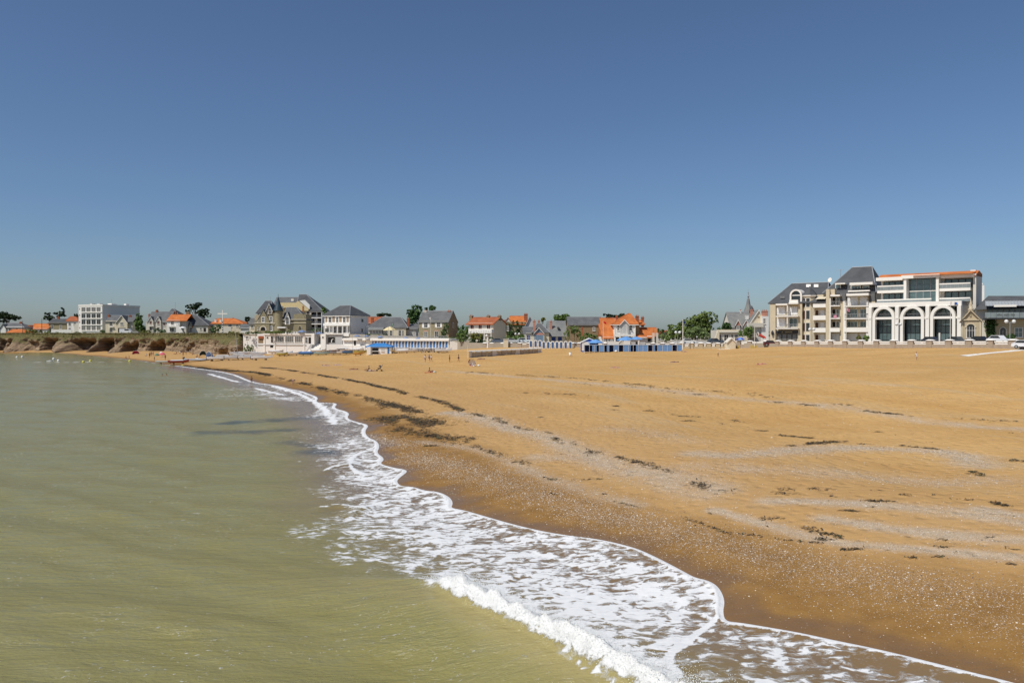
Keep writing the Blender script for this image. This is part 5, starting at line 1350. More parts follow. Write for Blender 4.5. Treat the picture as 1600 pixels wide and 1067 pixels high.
# octagonal bay with pointed roof
cx = b.u(1262.5); R = (b.u(1272) - b.u(1253.5)) * .52; cy = 1.3
def octo(r, n=8): return [(cx + r * math.cos(math.pi / 8 + i * math.pi / 4), cy + r * math.sin(math.pi / 8 + i * math.pi / 4)) for i in range(n)]
MB().zprism(octo(R), -1, b.z(463, 1262)).build("bay", W_CREAM, b.root)
MB().zprism(octo(R + .3), b.z(463, 1262) + .002, b.z(461, 1262)).build("bay_cornice", T_WHITE, b.root)
za = b.z(446.5, 1264); ze = b.z(461, 1262) + .01; pts = octo(R + .35)
MB().add([(p[0], p[1], ze) for p in pts] + [(cx, cy, za)], [(i, (i + 1) % 8, 8) for i in range(8)] + [tuple(range(7, -1, -1))]).build("bay_roof", R_SLATE_D, b.root)
for t, bt in ((466, 479.5), (485.3, 498.5), (504.5, 517.5), (523, 532.5)):
    for i in (4, 5, 6):
        a = math.pi / 4 * i; r_ = R * math.cos(math.pi / 8) + .02; w = R * math.sin(math.pi / 8) * .74
        px_, py_ = cx + r_ * math.cos(a), cy + r_ * math.sin(a); tx_, ty_ = -math.sin(a), math.cos(a)
        z0, z1 = b.z(bt, 1262), b.z(t, 1262)
        def ring(k, d, z0, z1):
            P = [(px_ + tx_ * q * k + math.cos(a) * d, py_ + ty_ * q * k + math.sin(a) * d) for q in (-1, 1)]
            return [(P[0][0], P[0][1], z0), (P[1][0], P[1][1], z0), (P[1][0], P[1][1], z1), (P[0][0], P[0][1], z1)]
        fr = MB().add(ring(w * 1.12, .03, z0 - .08, z1 + .08) + ring(w * 1.12, -.1, z0 - .08, z1 + .08), [(0, 1, 2, 3), (0, 4, 5, 1), (1, 5, 6, 2), (2, 6, 7, 3), (3, 7, 4, 0)]).build("window", T_WHITE, b.root)
        MB().add(ring(w, .05, z0, z1), [(0, 1, 2, 3)]).build("pane", G_DARK if t < 480 or i != 5 else mat("brown_blind", (.10, .045, .025), .6), fr)
# recessed balconies beside the bay
for t, bt, full in ((473.8, 480.5, 1), (493, 500, 1), (512.3, 519.3, 1)):
    b.box("balcony_front", 1270, t, 1290, bt, T_WHITE, -.3, -.05, ref=1280); b.box("balcony_slab", 1270, bt - .6, 1290, bt, T_WHITE, -.049, 1.59, ref=1280)
for t, bt in ((466, 480), (484.5, 499.5), (503.5, 518.5), (522.5, 533)):
    b.window(1271.5, t, 1279.5, bt, v=1.6, glass=mat("brown_blind", (.10, .045, .025), .6), frame=T_WHITE, bars=(0, 0), sill=False); b.window(1281.5, t, 1288.5, bt, v=1.6, glass=SHUT_W if t > 480 else G_VOID, bars=(0, 0), sill=False)
MB().add([(b.u(1275), -.9, b.z(467.5, 1282)), (b.u(1290.2), -.9, b.z(467.5, 1282)), (b.u(1290.2), 1.55, b.z(463, 1282)), (b.u(1276), 1.55, b.z(463, 1282))], [(0, 1, 2, 3)]).build("awning", W_CREAM, b.root)
b.box("pilaster", 1290.3, 452, 1295.7, 537, W_BEIGE, -.6, 3.0, ref=1293)
# right block
V0 = .9
b.hip(1286, 1368, 457.5, 1331, 1362, 418, R_SLATE_D, v0=V0, v1=13.5, over=.2, ref=1330, ridge_v=6.5)
b.box("mansard_face", 1312.3, 458, 1321, 470.5, R_SLATE, .5, 1.6); b.box("mansard_face", 1357, 458, 1366.5, 470.5, R_SLATE, .5, 1.6)
b.box("upper_wall", 1296, 452, 1304, 461, W_BEIGE, .2, 2.0)
for a, c in ((1312.2, 1320.8), (1357.3, 1367)): b.box("pilaster", a, 471, c, 537, W_BEIGE, .1, 1.49, ref=(a + c) / 2)
b.window(1305, 444.5, 1313.5, 456, v=1.9, glass=G_GREEN, bars=(1, 0), sill=False); b.box("dormer_cap", 1304.3, 442.3, 1320, 444.2, T_WHITE, .4, 3.5)
b.window(1329, 446.5, 1345, 454.5, v=1.7, glass=G_GREEN, bars=(2, 0), sill=False); b.window(1347.5, 446.5, 1358, 454.5, v=1.7, glass=G_GREEN, bars=(1, 0), sill=False)
b.box("dormer_cap", 1327, 441.2, 1363, 445, T_WHITE, -.4, 3.5); b.box("dormer_sill", 1324.5, 453.6, 1358.5, 455.6, T_WHITE, -.2, 1.69)
b.box("awning", 1297, 460.5, 1312, 463, T_WHITE, -1.2, 1.49); b.box("awning", 1322, 458.3, 1356.8, 462, T_WHITE, -1.4, 1.49)
for k, (t, bt) in enumerate(((464, 477), (483, 496.5), (502, 511.5), (521, 532.5))):
    b.window(1300, t, 1306, bt, v=1.5, glass=G_VOID if k < 3 else SHUT_W, bars=(0, 0), sill=False); b.window(1306.4, t, 1311.4, bt, v=1.5, glass=G_GREEN if k < 3 else SHUT_W, bars=(0, 0), sill=False)
    if k == 0: ga = (SHUT_W, SHUT_W)
    elif k == 3: ga = (SHUT_W, SHUT_W)
    else: ga = (G_GREEN, G_GREEN)
    b.window(1323.5, t, 1340, bt, v=1.5, glass=ga[0], bars=(2, 0), sill=False); b.window(1343.5, t, 1355.5, bt, v=1.5, glass=ga[1], bars=(1, 0), sill=False)
for t in (477.3, 497):
    b.box("balcony_slab", 1297, t, 1312, t + 1.5, T_WHITE, -.5, 1.49); b.rail(1297, t - 6.5, 1312, t - .1, -.45, T_GREY)
    b.box("balcony_slab", 1319, t + .2, 1357.2, t + 1.9, T_WHITE, -.9, 1.49); b.rail(1320, t - 6.8, 1356.5, t, -.85, T_GREY)
b.box("balcony_front", 1296.5, 512.3, 1312, 518.6, T_WHITE, -.6, -.4); b.box("balcony_front", 1319, 511.8, 1357.5, 518.8, T_WHITE, -1.0, -.8)
b.box("balcony_slab", 1296.5, 518, 1312, 518.6, T_WHITE, -.39, 1.49); b.box("balcony_slab", 1319, 518.1, 1357.5, 518.8, T_WHITE, -.79, 1.49)
for a, c in ((1317.5, 1321.3), (1353.2, 1356.2), (1295.8, 1297.6)): b.box("pillar", a, 470.5 if a > 1300 else 466, c, 537, T_WHITE, -.55 if a < 1300 else -.76, -.2, ref=(a + c) / 2)
MB().tube([(b.u(1313, 6), 6, b.z(433, 1313, 6)), (b.u(1313, 6), 6, b.z(421, 1313, 6))], .05, 5).tube([(b.u(1306, 6), 6, b.z(422.5, 1306, 6)), (b.u(1319, 6), 6, b.z(422, 1319, 6))], .04, 5).build("antenna", T_GREY, b.root)
MB().lathe([(0, -.12), (.35, -.05), (.6, .1), (.62, .14), (.34, .0), (0, -.06)], 0, 0, 12).build("satellite_dish", T_WHITE, b.root, smooth=True, loc=(b.u(1296.5, 4), 4, b.z(438, 1296.5, 4)))
bpy.data.objects["satellite_dish"].rotation_euler = (math.radians(75), 0, math.radians(-20))
# towel and flag on the balconies
MB().box(b.u(1303.5), b.u(1308), -.55, -.5, b.z(497, 1305), b.z(492.5, 1305)).build("pink_towel", mat("pink_cloth", (.62, .26, .34), .9), b.root)

# ================================================================ hotel with the arches
b = hb("arched_hotel", "white hotel with three tall glazed arches and orange roof edge", "building", 188, 1366, 536, phi=-43)
R0 = 1366; REF = 1445
w = b.u(1523)
LV = lambda py: b.z(py, R0)                   # heights measured at the left end
def hx(px): return b.u(px)
MBX = lambda n, a, c, v0, v1, t, bt, m: MB().box(hx(a), hx(c), v0, v1, LV(t), LV(bt)).build(n, m, b.root)
MBX("wall", 1369, 1518, 3.2, 6.4, 436, 542, W_WHITE)
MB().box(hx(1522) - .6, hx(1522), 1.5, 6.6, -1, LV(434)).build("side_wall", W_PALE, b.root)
# roof
MB().xprism([(1.2, LV(437.5)), (1.2, LV(437)), (4.0, LV(428.5)), (6.8, LV(433)), (6.8, LV(437.5))], hx(1366.5), hx(1522)).build("roof", R_ORANGE, b.root)
MBX("eave_band", 1366, 1407.5, .9, 3.3, 433.8, 439, T_WHITE); MBX("eave_band", 1407.5, 1467, .2, 3.3, 432.5, 437.5, T_WHITE); MBX("eave_band", 1467.2, 1519.5, .9, 3.3, 433.8, 439, T_WHITE)
MB().xprism([(-.2, LV(434)), (3, LV(430.5)), (3.4, LV(434))], hx(1426), hx(1519)).build("roof_edge", R_ORANGE, b.root)
b.chimney(1517, 419.5, 1524, 425, m=T_WHITE, v=4, pots=0)
# upper floors
for a, c in ((1371, 1410.3), (1467.5, 1514)):
    for t, bt in ((440, 446.5), (458.5, 466.5)):
        n = 4; x0, x1 = hx(a + 2), hx(c - .5)
        for i in range(n):
            p0 = x0 + (x1 - x0) * i / n; p1 = x0 + (x1 - x0) * (i + 1) / n
            fr = MB().box(p0, p0 + .12, 3.06, 3.19, LV(bt + 6), LV(t)).box(p1 - .12, p1, 3.06, 3.19, LV(bt + 6), LV(t)).box(p0 + .12, p1 - .12, 3.06, 3.19, LV(t), LV(t) - .14).build("window", T_DARK, b.root)
            MB().box(p0 + .1, p1 - .1, 3.1, 3.195, LV(bt + 6), LV(t) - .1).build("pane", G_GREEN, fr)
    for t in (454.2,): MBX("balcony_slab", a - 3, c, .95, 3.19, t, t + 4.0, T_WHITE)
    for t in (446.6, 468.2): MBX("parapet_rail", a - 3, c, .9, 1.1, t, t + 2.0, T_WHITE)
    for t, bt in ((448.8, 454.1), (470.3, 474)):
        MBX("railing_panel", a - 3, c, .96, 1.04, t, bt, G_RAIL)
        k = 8; x0, x1 = hx(a - 3), hx(c); mm_ = MB()
        for i in range(k + 1): q = x0 + (x1 - x0) * i / k; mm_.box(q - .05, q + .05, .93, .955, LV(bt), LV(t))
        mm_.build("railing_post", T_GREY, b.root)
# central glazing
MBX("pilaster", 1410.3, 1414.6, .5, 3.19, 437.6, 474, T_WHITE); MBX("pilaster", 1460.8, 1465.2, .5, 3.19, 437.6, 474, T_WHITE)
x0, x1 = hx(1415), hx(1460.5)
for j, (t, bt) in enumerate(((438.5, 446), (446.2, 453), (453.2, 458.5), (458.7, 465), (465.2, 473))):
    for i in range(4):
        p0, p1 = x0 + (x1 - x0) * i / 4, x0 + (x1 - x0) * (i + 1) / 4
        MB().box(p0 + .06, p1 - .06, 2.3, 2.4, LV(bt), LV(t)).build("glass_panel", G_GREEN, b.root)
mm_ = MB()
for i in range(5): q = x0 + (x1 - x0) * i / 4; mm_.box(q - .06, q + .06, 2.24, 2.41, LV(474), LV(438))
mm_.build("mullion", T_GREY, b.root)
MB().box(x0, x1, 2.2, 2.239, LV(457.2), LV(456)).build("transom", T_WHITE, b.root)
# terrace slab on the arcade
MB().box(hx(1363.5), hx(1507), -2.6, 3.19, LV(473.8), LV(480.5)).build("terrace_slab", T_WHITE, b.root)
MBX("parapet_rail", 1408, 1456, -.6, -.4, 468.5, 470.3, T_WHITE); MBX("railing_panel", 1408, 1456, -.55, -.47, 470.35, 473.75, G_RAIL)
# arcade: real arches
ARC = ((1369.5, 1404), (1412.5, 1449.5), (1459, 1498))
ztop = LV(480.5); FV0, FV1 = -2.6, -1.7
for a, c in ARC:
    x0, x1 = hx(a), hx(c); cx = (x0 + x1) / 2; Ro = (x1 - x0) / 2; T = .62; zs = LV(497); nn = 16
    Rz = LV(479.5) - zs
    mb = MB()
    for i in range(nn):
        a0, a1 = math.pi * i / nn, math.pi * (i + 1) / nn
        mb.prism([(cx + Ro * math.cos(a0), zs + Rz * math.sin(a0)), (cx + Ro * math.cos(a1), zs + Rz * math.sin(a1)), (cx + (Ro - T) * math.cos(a1), zs + (Rz - T) * math.sin(a1)), (cx + (Ro - T) * math.cos(a0), zs + (Rz - T) * math.sin(a0))], FV0 - .25, FV1)
    mb.box(x0, x0 + T, FV0 - .25, FV1, -1, zs).box(x1 - T, x1, FV0 - .25, FV1, -1, zs)
    mb.build("arch", T_WHITE, b.root)
    MB().box(x0 + T, x1 - T, FV0 - .1, FV1, LV(499.5), LV(496)).build("arch_beam", T_WHITE, b.root)
    # glazing set back behind the arch
    for k in range(4):
        p0 = x0 + T + (x1 - x0 - 2 * T) * k / 4; p1 = x0 + T + (x1 - x0 - 2 * T) * (k + 1) / 4
        for j in range(4):
            q0 = LV(541) + (LV(500) - LV(541)) * j / 4; q1 = LV(541) + (LV(500) - LV(541)) * (j + 1) / 4
            MB().box(p0 + .04, p1 - .04, -.35, -.28, q0 + .04, q1 - .04).build("glass_panel", G_GREEN, b.root)
        MB().box(p0 + .04, p1 - .04, -.35, -.28, LV(495), LV(481)).build("glass_panel", G_GREEN, b.root)
    mm_ = MB()
    for k in range(5): q = x0 + T + (x1 - x0 - 2 * T) * k / 4; mm_.box(q - .05, q + .05, -.42, -.27, LV(541), ztop)
    for j in range(1, 4): q = LV(541) + (LV(500) - LV(541)) * j / 4; mm_.box(x0 + T, x1 - T, -.41, -.28, q - .05, q + .05)
    mm_.build("mullion", T_DARK, b.root)
    mm_ = MB().box(x0 + T, x1 - T, -1.3, -1.22, LV(492), LV(491)).box(x0 + T, x1 - T, -1.3, -1.22, LV(496), LV(495.2))
    for k in range(12): q = x0 + T + (x1 - x0 - 2 * T) * (k + .5) / 12; mm_.box(q - .03, q + .03, -1.28, -1.24, LV(495.2), LV(492))
    mm_.build("gallery_railing", T_GREY, b.root)
for a, c in ((1363.5, 1368.5), (1405, 1410.5), (1452, 1457.8), (1501, 1507)):
    MB().box(hx(a), hx(c), -3.0, -1.7, -1, LV(480.5)).build("pillar", T_WHITE, b.root)
    MB().box(hx(a) + .12, hx(c) - .12, -3.1, -3.001, LV(499), LV(496)).build("pillar_band", T_WHITE, b.root)
for a, c in ((1404, 1405), (1410.5, 1412.5), (1449.5, 1452), (1457.8, 1459), (1498, 1501)): MB().box(hx(a), hx(c), -2.5, -1.9, LV(499.3), LV(496.2)).build("beam", T_WHITE, b.root)
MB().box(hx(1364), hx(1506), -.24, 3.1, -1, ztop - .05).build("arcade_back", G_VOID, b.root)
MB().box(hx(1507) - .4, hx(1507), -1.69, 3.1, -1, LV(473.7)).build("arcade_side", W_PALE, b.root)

b = hb("white_tower", "plain white stair tower behind the hotel's right end", "building", 215, 1527, 530, phi=-30)
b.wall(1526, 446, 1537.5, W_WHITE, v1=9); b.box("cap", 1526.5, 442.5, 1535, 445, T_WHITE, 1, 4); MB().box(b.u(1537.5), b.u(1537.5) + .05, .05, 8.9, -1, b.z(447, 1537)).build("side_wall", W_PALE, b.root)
b.box("cap_post", 1528, 444.9, 1533.5, 446.2, T_GREY, 1.5, 3.5)
# ---------------------------------------------------------------- chapel and right-hand house
b = hb("stone_pavilion", "small tan stone pavilion with pointed gable and urn finial", "house", 160, 1501.5, 537, phi=-32)
b.wall(1502, 499, 1533, W_TAN, v1=4.5); b.gable_y(1502, 1533, 499.5, 483, R_SLATE_D, 0, 5, wallm=W_TAN, apex_px=1516.5, trim=W_TAN, over=.3)
b.window(1510, 505, 1523.5, 527.5, arch=True, frame=T_WHITE, glass=G_DARK, bars=(2, 1))
cx = b.u(1516.7); R = (b.u(1525.5) - b.u(1508)) / 2; zc = b.z(512, 1516); mb = MB()
for i in range(10):
    a0, a1 = math.pi * i / 10, math.pi * (i + 1) / 10
    mb.prism([(cx + R * math.cos(a0), zc + R * math.sin(a0)), (cx + R * math.cos(a1), zc + R * math.sin(a1)), (cx + (R - .25) * math.cos(a1), zc + (R - .25) * math.sin(a1)), (cx + (R - .25) * math.cos(a0), zc + (R - .25) * math.sin(a0))], -.16, -.002)
mb.build("arch_stone", W_BEIGE, b.root)
b.box("cornice", 1501, 499, 1534, 500.5, W_BEIGE, -.25, -.002); b.box("corner_stone", 1501.8, 501, 1504.3, 538, W_BEIGE, -.1, -.002); b.box("corner_stone", 1530.5, 501, 1533.2, 538, W_BEIGE, -.1, -.002)
b.box("gable_cross", 1514.8, 490.5, 1518, 495, W_STONE, -.12, .0)
zt = b.z(484, 1516.5)
MB().lathe([(.5, zt - .5), (.45, zt), (.55, zt + .15), (.28, zt + .4), (.36, zt + .7), (.18, zt + 1.0), (.32, zt + 1.2), (.1, zt + 1.5), (.03, zt + 2.3), (0, zt + 2.3)], b.u(1516.5), .3, 10).build("urn_finial", W_BEIGE, b.root, smooth=True)
b = hb("restaurant_house", "slate roofed house with glazed balcony at the far right edge", "house", 168, 1524, 537, phi=-25)
b.wall(1542, 496, 1660, W_TAN, 1.5, 12); b.wall(1538, 478, 1660, W_GREY, 2.2, 12)
MB().add([(b.u(1524), .5, b.z(484, 1530)), (b.u(1665), .5, b.z(480, 1600)), (b.u(1665), 6, b.z(461.5, 1600)), (b.u(1549), 6, b.z(460.5, 1549)), (b.u(1527), 12, b.z(484, 1530)), (b.u(1665), 12, b.z(484, 1600))], [(0, 1, 2, 3), (0, 3, 4), (3, 2, 5, 4)]).build("roof", R_SLATE_D, b.root)
b.wall(1525, 484, 1542, W_PALE, 2.0, 9)
MB().add([(b.u(1538.5), -1.2, b.z(478.3, 1540)), (b.u(1660), -1.2, b.z(478.3, 1600)), (b.u(1660), 2.0, b.z(470, 1600)), (b.u(1540.5), 2.0, b.z(470, 1541))], [(0, 1, 2, 3)]).build("canopy_roof", mat("grey_zinc_canopy", (.36, .38, .39), .35, .1, .5), b.root)
mm_ = MB()
for i in range(22): q = 1540 + i * 5; mm_.tube([(b.u(q), -1.22, b.z(478.2, 1540) + .04), (b.u(q + .6), 2.0, b.z(470, 1541) + .06)], .05, 4)
mm_.build("canopy_bar", T_GREY, b.root)
b.box("awning_box", 1553, 476.2, 1588, 479.5, T_WHITE, -1.7, -1.25)
for i in range(8): b.window(1541 + i * 9, 480, 1549.4 + i * 9, 489, v=2.2, glass=G_GREEN, frame=T_GREY, bars=(0, 0), sill=False)
b.box("balcony_slab", 1538.5, 496.8, 1660, 498.5, T_DARK, -1.4, 1.49)
for i in range(8): b.box("railing_panel", 1539 + i * 9, 488, 1547.6 + i * 9, 496.6, G_RAIL, -1.4, -1.34)
sg = MB(); random.seed(9)
for i in range(16):
    if i in (5, 11): continue
    a = 1556.5 + i * 1.75; sg.box(b.u(a), b.u(a + 1.1), -1.44, -1.401, b.z(493.2 + random.choice((0, .5)), a), b.z(490.4 + random.choice((0, .6)), a))
sg.build("sign_lettering", mat("dark_grey_lettering", (.10, .11, .11), .6), b.root)
b.window(1561.5, 511, 1572.5, 527, v=1.5, arch=True, glass=G_DARK, bars=(1, 0)); b.window(1585, 511.5, 1598, 527, v=1.5, glass=G_GREEN, bars=(1, 1)); b.opening(1541, 499, 1555, 529, v=1.45, m=G_VOID)
leaves("ivy", [(b.u(1544), .9, b.z(505, 1545), .8, .5, 1.2), (b.u(1551), .9, b.z(506, 1550), .9, .5, 1.2), (b.u(1547), .8, b.z(517, 1547), .9, .5, 1.3), (b.u(1553), .8, b.z(524, 1550), .6, .5, .7)], 1100, .14, L_DARK, b.root)
# ================================================================ sea front: club, cabins, walls
def seg_bld(name, label, cat, p0, p1, base, group=None):
    """a straight piece of frontage between two (pixel column, distance) ends"""
    (a, Ya), (c, Yc) = p0, p1
    phi = math.degrees(math.atan2(Yc - Ya, px2x(c, Yc) - px2x(a, Ya)))
    return Bld(name, label, cat, Ya, a, base, phi=phi, group=group)
b = seg_bld("sailing_club", "white two storey beach club with wide windows and terrace", "building", (402, 287), (535, 279), 550)
b.wall(402, 521.5, 491, W_WHITE, 0, 9); b.wall(509, 522, 535, W_GREY, .4, 9); b.wall(491, 537, 510, W_GREY, 2.5, 9)
b.box("annex", 380, 522.3, 402, 552, W_WHITE, 2.2, 8); b.window(384, 525, 388.5, 530, v=2.2, glass=G_CURT); b.box("annex_roof", 379, 521, 403, 522.6, T_WHITE, 1.9, 8.2)
b.box("recess", 403.5, 528.5, 411, 536, W_BROWN, -.08, -.002); b.box("red_roof", 403.5, 525, 411, 529, R_RED, -.5, -.002)
b.box("parapet", 411.5, 521, 491.5, 523.2, T_WHITE, -.35, -.002)
b.window(416.3, 525.8, 419.6, 529.3, arch=False, glass=G_VOID, frame=T_WHITE, bars=(0, 0), sill=False, name="porthole"); b.window(423, 525, 427, 535.5, glass=G_DARK, sill=False)
for a, c in ((430, 444), (445.5, 459), (460.5, 472.5)):
    b.window(a, 525, c, 535.2, glass=G_CURT, frame=T_WHITE, bars=(3, 0))
b.window(477, 526.5, 481, 536.5, glass=G_DARK, sill=False); b.opening(482, 527, 486, 537)
b.box("ledge", 402, 538.3, 478, 539.2, W_GREY, -.25, -.002); b.box("pilaster", 411.6, 523.3, 414, 552, T_WHITE, -.2, -.002); b.box("pilaster", 486.5, 521.5, 491, 538.5, T_WHITE, -.6, -.36)
b.box("pilaster", 428.2, 523.3, 429.8, 552, T_WHITE, -.2, -.002); b.box("pilaster", 474, 523.3, 475.8, 552, T_WHITE, -.2, -.002)
b.opening(422.2, 538.8, 426.8, 543.2, v=-.01)
# stairs between the two parts
for i in range(9): MB().box(b.u(486), b.u(501.5), -3.0 + i * .55, -2.4 + i * .55 + 5, -1.5, .4 + i * .34).build("stair_step", T_WHITE, b.root)
MB().prism([(b.u(477), -1), (b.u(486.5), -1), (b.u(490.5), b.z(538, 490)), (b.u(488), b.z(538, 488))], -1.4, -.36).build("stair_wall", W_GREY, b.root)
b.box("pillar", 501, 521.6, 508.8, 546, T_WHITE, -.8, .39); b.window(503, 525.5, 506.2, 528.7, v=-.8, glass=G_VOID, bars=(0, 0), sill=False, name="porthole")
b.window(512.5, 525.8, 524, 536, v=.4, glass=G_VOID, frame=W_PALE, bars=(0, 0), sill=False)
MB().prism([(b.u(516.5), b.z(535, 517)), (b.u(518), b.z(535, 517)), (b.u(518), b.z(531.5, 517)), (b.u(520.3), b.z(529.7, 517)), (b.u(520), b.z(529, 517)), (b.u(517), b.z(530.8, 517))], .30, .365).build("painted_figure", T_WHITE, b.root)
b.box("coping", 508.9, 521, 535.5, 522.6, T_WHITE, -.1, .39); b.box("apron_wall", 510, 538, 536, 548, W_WHITE, -1.6, -1.2); b.box("parapet", 535, 520.2, 545, 525.5, T_WHITE, 1.0, 1.4)
b.rail(447, 517.6, 490, 521, -.2, T_GREY); b.box("terrace_hedge", 414, 517.6, 444, 521, mat("clipped_hedge", (.05, .075, .02), .9, .4, 3, fine=9), .4, 1.4)
for i in range(6): b.box("planter", 445.5 + i * 4.3, 518.2, 447.5 + i * 4.3, 520.8, T_WHITE, .5, 1.0)
# cabin row
b = seg_bld("cabin_row", "long white row of beach cabins with blue doors below the terrace", "building", (536, 277), (702, 256.5), 545)
b.wall(536, 528.5, 702, W_WHITE, .3, 4.5, ref=619)
MB().box(b.u(536), b.u(702.5), -.55, 4.6, b.z(532.3, 619), b.z(529.3, 619)).build("roof_slab", T_WHITE, b.root)
b.opening(553, 530.8, 556.2, 540, v=.3)
xd = [(250, 270), (285, 310), (325, 345), (360, 385), (395, 420), (437, 460), (475, 498), (512, 535), (547, 572), (585, 610), (625, 650), (665, 690), (705, 728), (740, 765), (780, 805), (820, 845), (858, 882), (898, 920), (935, 958), (972, 1000), (1015, 1040), (1055, 1078), (1092, 1118), (1130, 1155), (1170, 1195)]
zt = b.z(532.5, 619); zd = zt - 2.15
for a, c in xd:
    x0, x1 = b.u(550 + a / 8), b.u(550 + c / 8)
    d = MB().box(x0, x1, .22, .295, zd, zt - .1).build("door", B_BLUE, b.root)
    MB().box(x1 - .14, x1 - .08, .17, .219, zd + 1.0, zd + 1.12).build("handle", T_GREY, d)
    MB().box(x1 + .06, x1 + .26, -.05, .29, zd - .8, zt).build("post", T_WHITE, b.root)
MB().box(b.u(581), b.u(702), -.9, .28, zd - 2.5, zd - .12).build("deck_step", T_WHITE, b.root)
MB().box(b.u(536), b.u(580), -.6, .25, zd - 2.5, zd + .5).build("lower_wall", W_WHITE, b.root)
b.rail(560, 524.5, 700, 528.3, 1.0, T_GREY, ref=619)
b = Bld("boat_ramp", "white wedge shaped ramp wall at the right end of the cabin row", "ramp", 255, 702.8, 546)
MB().prism([(b.u(702.8), -1), (b.u(727.5), b.z(540.5, 727) - .6), (b.u(727.5), b.z(538.8, 727)), (b.u(705), b.z(533.3, 705)), (b.u(702.8), b.z(533.3, 703))], 0, 4.5).build("ramp_wall", T_WHITE, b.root)
b.rail(706, 531, 727, 534, 4.0, T_GREY)

def prom_wall(label, p0, p1, base, pillars, top, panel, foot, stone=W_WALLST, pw=.55, group="promenade walls", cap=True, ptop=None):
    """top/panel/foot rows: (row at left end, row at right end)"""
    b = seg_bld("promenade_wall", label, "wall", p0, p1, base, group)
    a, c = p0[0], p1[0]
    La = b.u(c)
    def zz(rows, x):
        z0, z1 = b.z(rows[0], a), b.z(rows[1], c); return z0 + (z1 - z0) * x / La
    def strip(name, x0, x1, v0, v1, r0, r1, m):
        if hasattr(r1, "__len__"): zl0, zl1 = zz(r1, x0), zz(r1, x1)
        else: zl0 = zl1 = r1
        V = [(x0, v0, zl0), (x1, v0, zl1), (x1, v1, zl1), (x0, v1, zl0), (x0, v0, zz(r0, x0)), (x1, v0, zz(r0, x1)), (x1, v1, zz(r0, x1)), (x0, v1, zz(r0, x0))]
        return MB().add(V, [(0, 3, 2, 1), (4, 5, 6, 7), (0, 1, 5, 4), (1, 2, 6, 5), (2, 3, 7, 6), (3, 0, 4, 7)]).build(name, m, b.root)
    strip("stone_base", 0, La, 0, .6, panel[1], -2.5, stone)
    xs = [b.u(p) for p in pillars]
    for x in xs:
        zt_ = zz(top, x)
        p = MB().box(x - pw, x + pw, -.12, .75, -2.5, zt_ - .16).build("pillar", stone, b.root)
        if cap: MB().add([(x - pw - .15, -.27, zt_ - .158), (x + pw + .15, -.27, zt_ - .158), (x + pw + .15, .9, zt_ - .158), (x - pw - .15, .9, zt_ - .158), (x - pw * .6, .1, zt_ + .08), (x + pw * .6, .1, zt_ + .08), (x + pw * .6, .55, zt_ + .08), (x - pw * .6, .55, zt_ + .08)], [(0, 3, 2, 1), (4, 5, 6, 7), (0, 1, 5, 4), (1, 2, 6, 5), (2, 3, 7, 6), (3, 0, 4, 7)]).build("cap", T_WHITE, p)
    ends = [0] + xs + [La]
    for x0, x1 in zip(ends[:-1], ends[1:]):
        if x1 - x0 < 2 * pw + .6: continue
        q0, q1 = x0 + pw + .28, x1 - pw - .28
        zm0 = [(panel[0][0] * .45 + panel[1][0] * .55), (panel[0][1] * .45 + panel[1][1] * .55)]
        strip("white_panel", q0, q1, .1, .5, zm0, panel[1], T_WHITE)
        zm1 = [(panel[0][0] * .55 + panel[1][0] * .45), (panel[0][1] * .55 + panel[1][1] * .45)]
        zm2 = panel[0]
        V0 = strip("white_coping", q0 - .1, q1 + .1, .02, .58, zm2, zm1, T_WHITE)
    return b
PW = [(755, 239), (835, 232), (900, 227), (1062, 216), (1140, 212)]
prom_wall("brown stone promenade wall with white panels behind the windbreak", PW[0], PW[1], 544, [757, 768, 785, 797, 812, 826], (535.5, 535.5), ((536.8, 536.8), (540, 540)), 545)
prom_wall("promenade wall section behind the white arched cabins", PW[1], PW[2], 545, [845, 860, 875, 896], (535.5, 535.5), ((536.8, 536.8), (540, 540)), 545)
prom_wall("promenade wall section behind the row of blue tents", PW[2], PW[3], 546, [905, 925, 945, 965, 985, 1005, 1020, 1035, 1050], (535.5, 535.8), ((536.8, 537.4), (540, 541)), 546)
prom_wall("low pale promenade wall below the big round trees", PW[3], PW[4], 546, [1065, 1080.5, 1095, 1107.5, 1122, 1134], (535, 536), ((537.6, 537.2), (541.2, 541.2)), 546, stone=W_TAN)
prom_wall("short promenade wall by the yellow panels and red awning", (1150, 211.5), (1200, 204), 546, [1154, 1171, 1196], (532.5, 532.5), ((534, 534), (538, 538)), 546)
prom_wall("long stone promenade wall with white panels below apartments and hotel", (1212, 200.5), (1584, 141.7), 546, [1214.5, 1234.5, 1255, 1276, 1297.5, 1320, 1344.5, 1369, 1395, 1423, 1452, 1482, 1513.5, 1547, 1581.5], (532, 530.2), ((533.8, 533), (537.6, 538.2)), 546, pw=.62)
b = seg_bld("upper_wall", "long low grey wall on the promenade in front of the round trees", "wall", (1050, 232), (1112, 228), 537)
b.wall(1050, 532.2, 1112, W_GREY, 0, .4, name="grey_wall"); b.box("coping", 1049.5, 531.6, 1112.5, 532.4, W_PALE, -.1, .5)
def block(name, label, cat, a, t, c, bt, Y, m, depth=.8, cap=None, group=None):
    b = Bld(name, label, cat, Y, a, bt, group=group)
    MB().box(0, b.u(c), 0, depth, -.6, b.z(t, (a + c) / 2)).build("body", m, b.root)
    zt = b.z(t, (a + c) / 2)
    MB().box(-.1, b.u(c) + .1, -.1, depth + .1, zt + .002, zt + .12).build("cap", cap or T_WHITE, b.root)
    return b
block("gate_pillar", "tall cream pillar in the stone wall behind the windbreak", "pillar", 786.5, 530.5, 794, 544, 234.5, W_CREAM, 1.4)
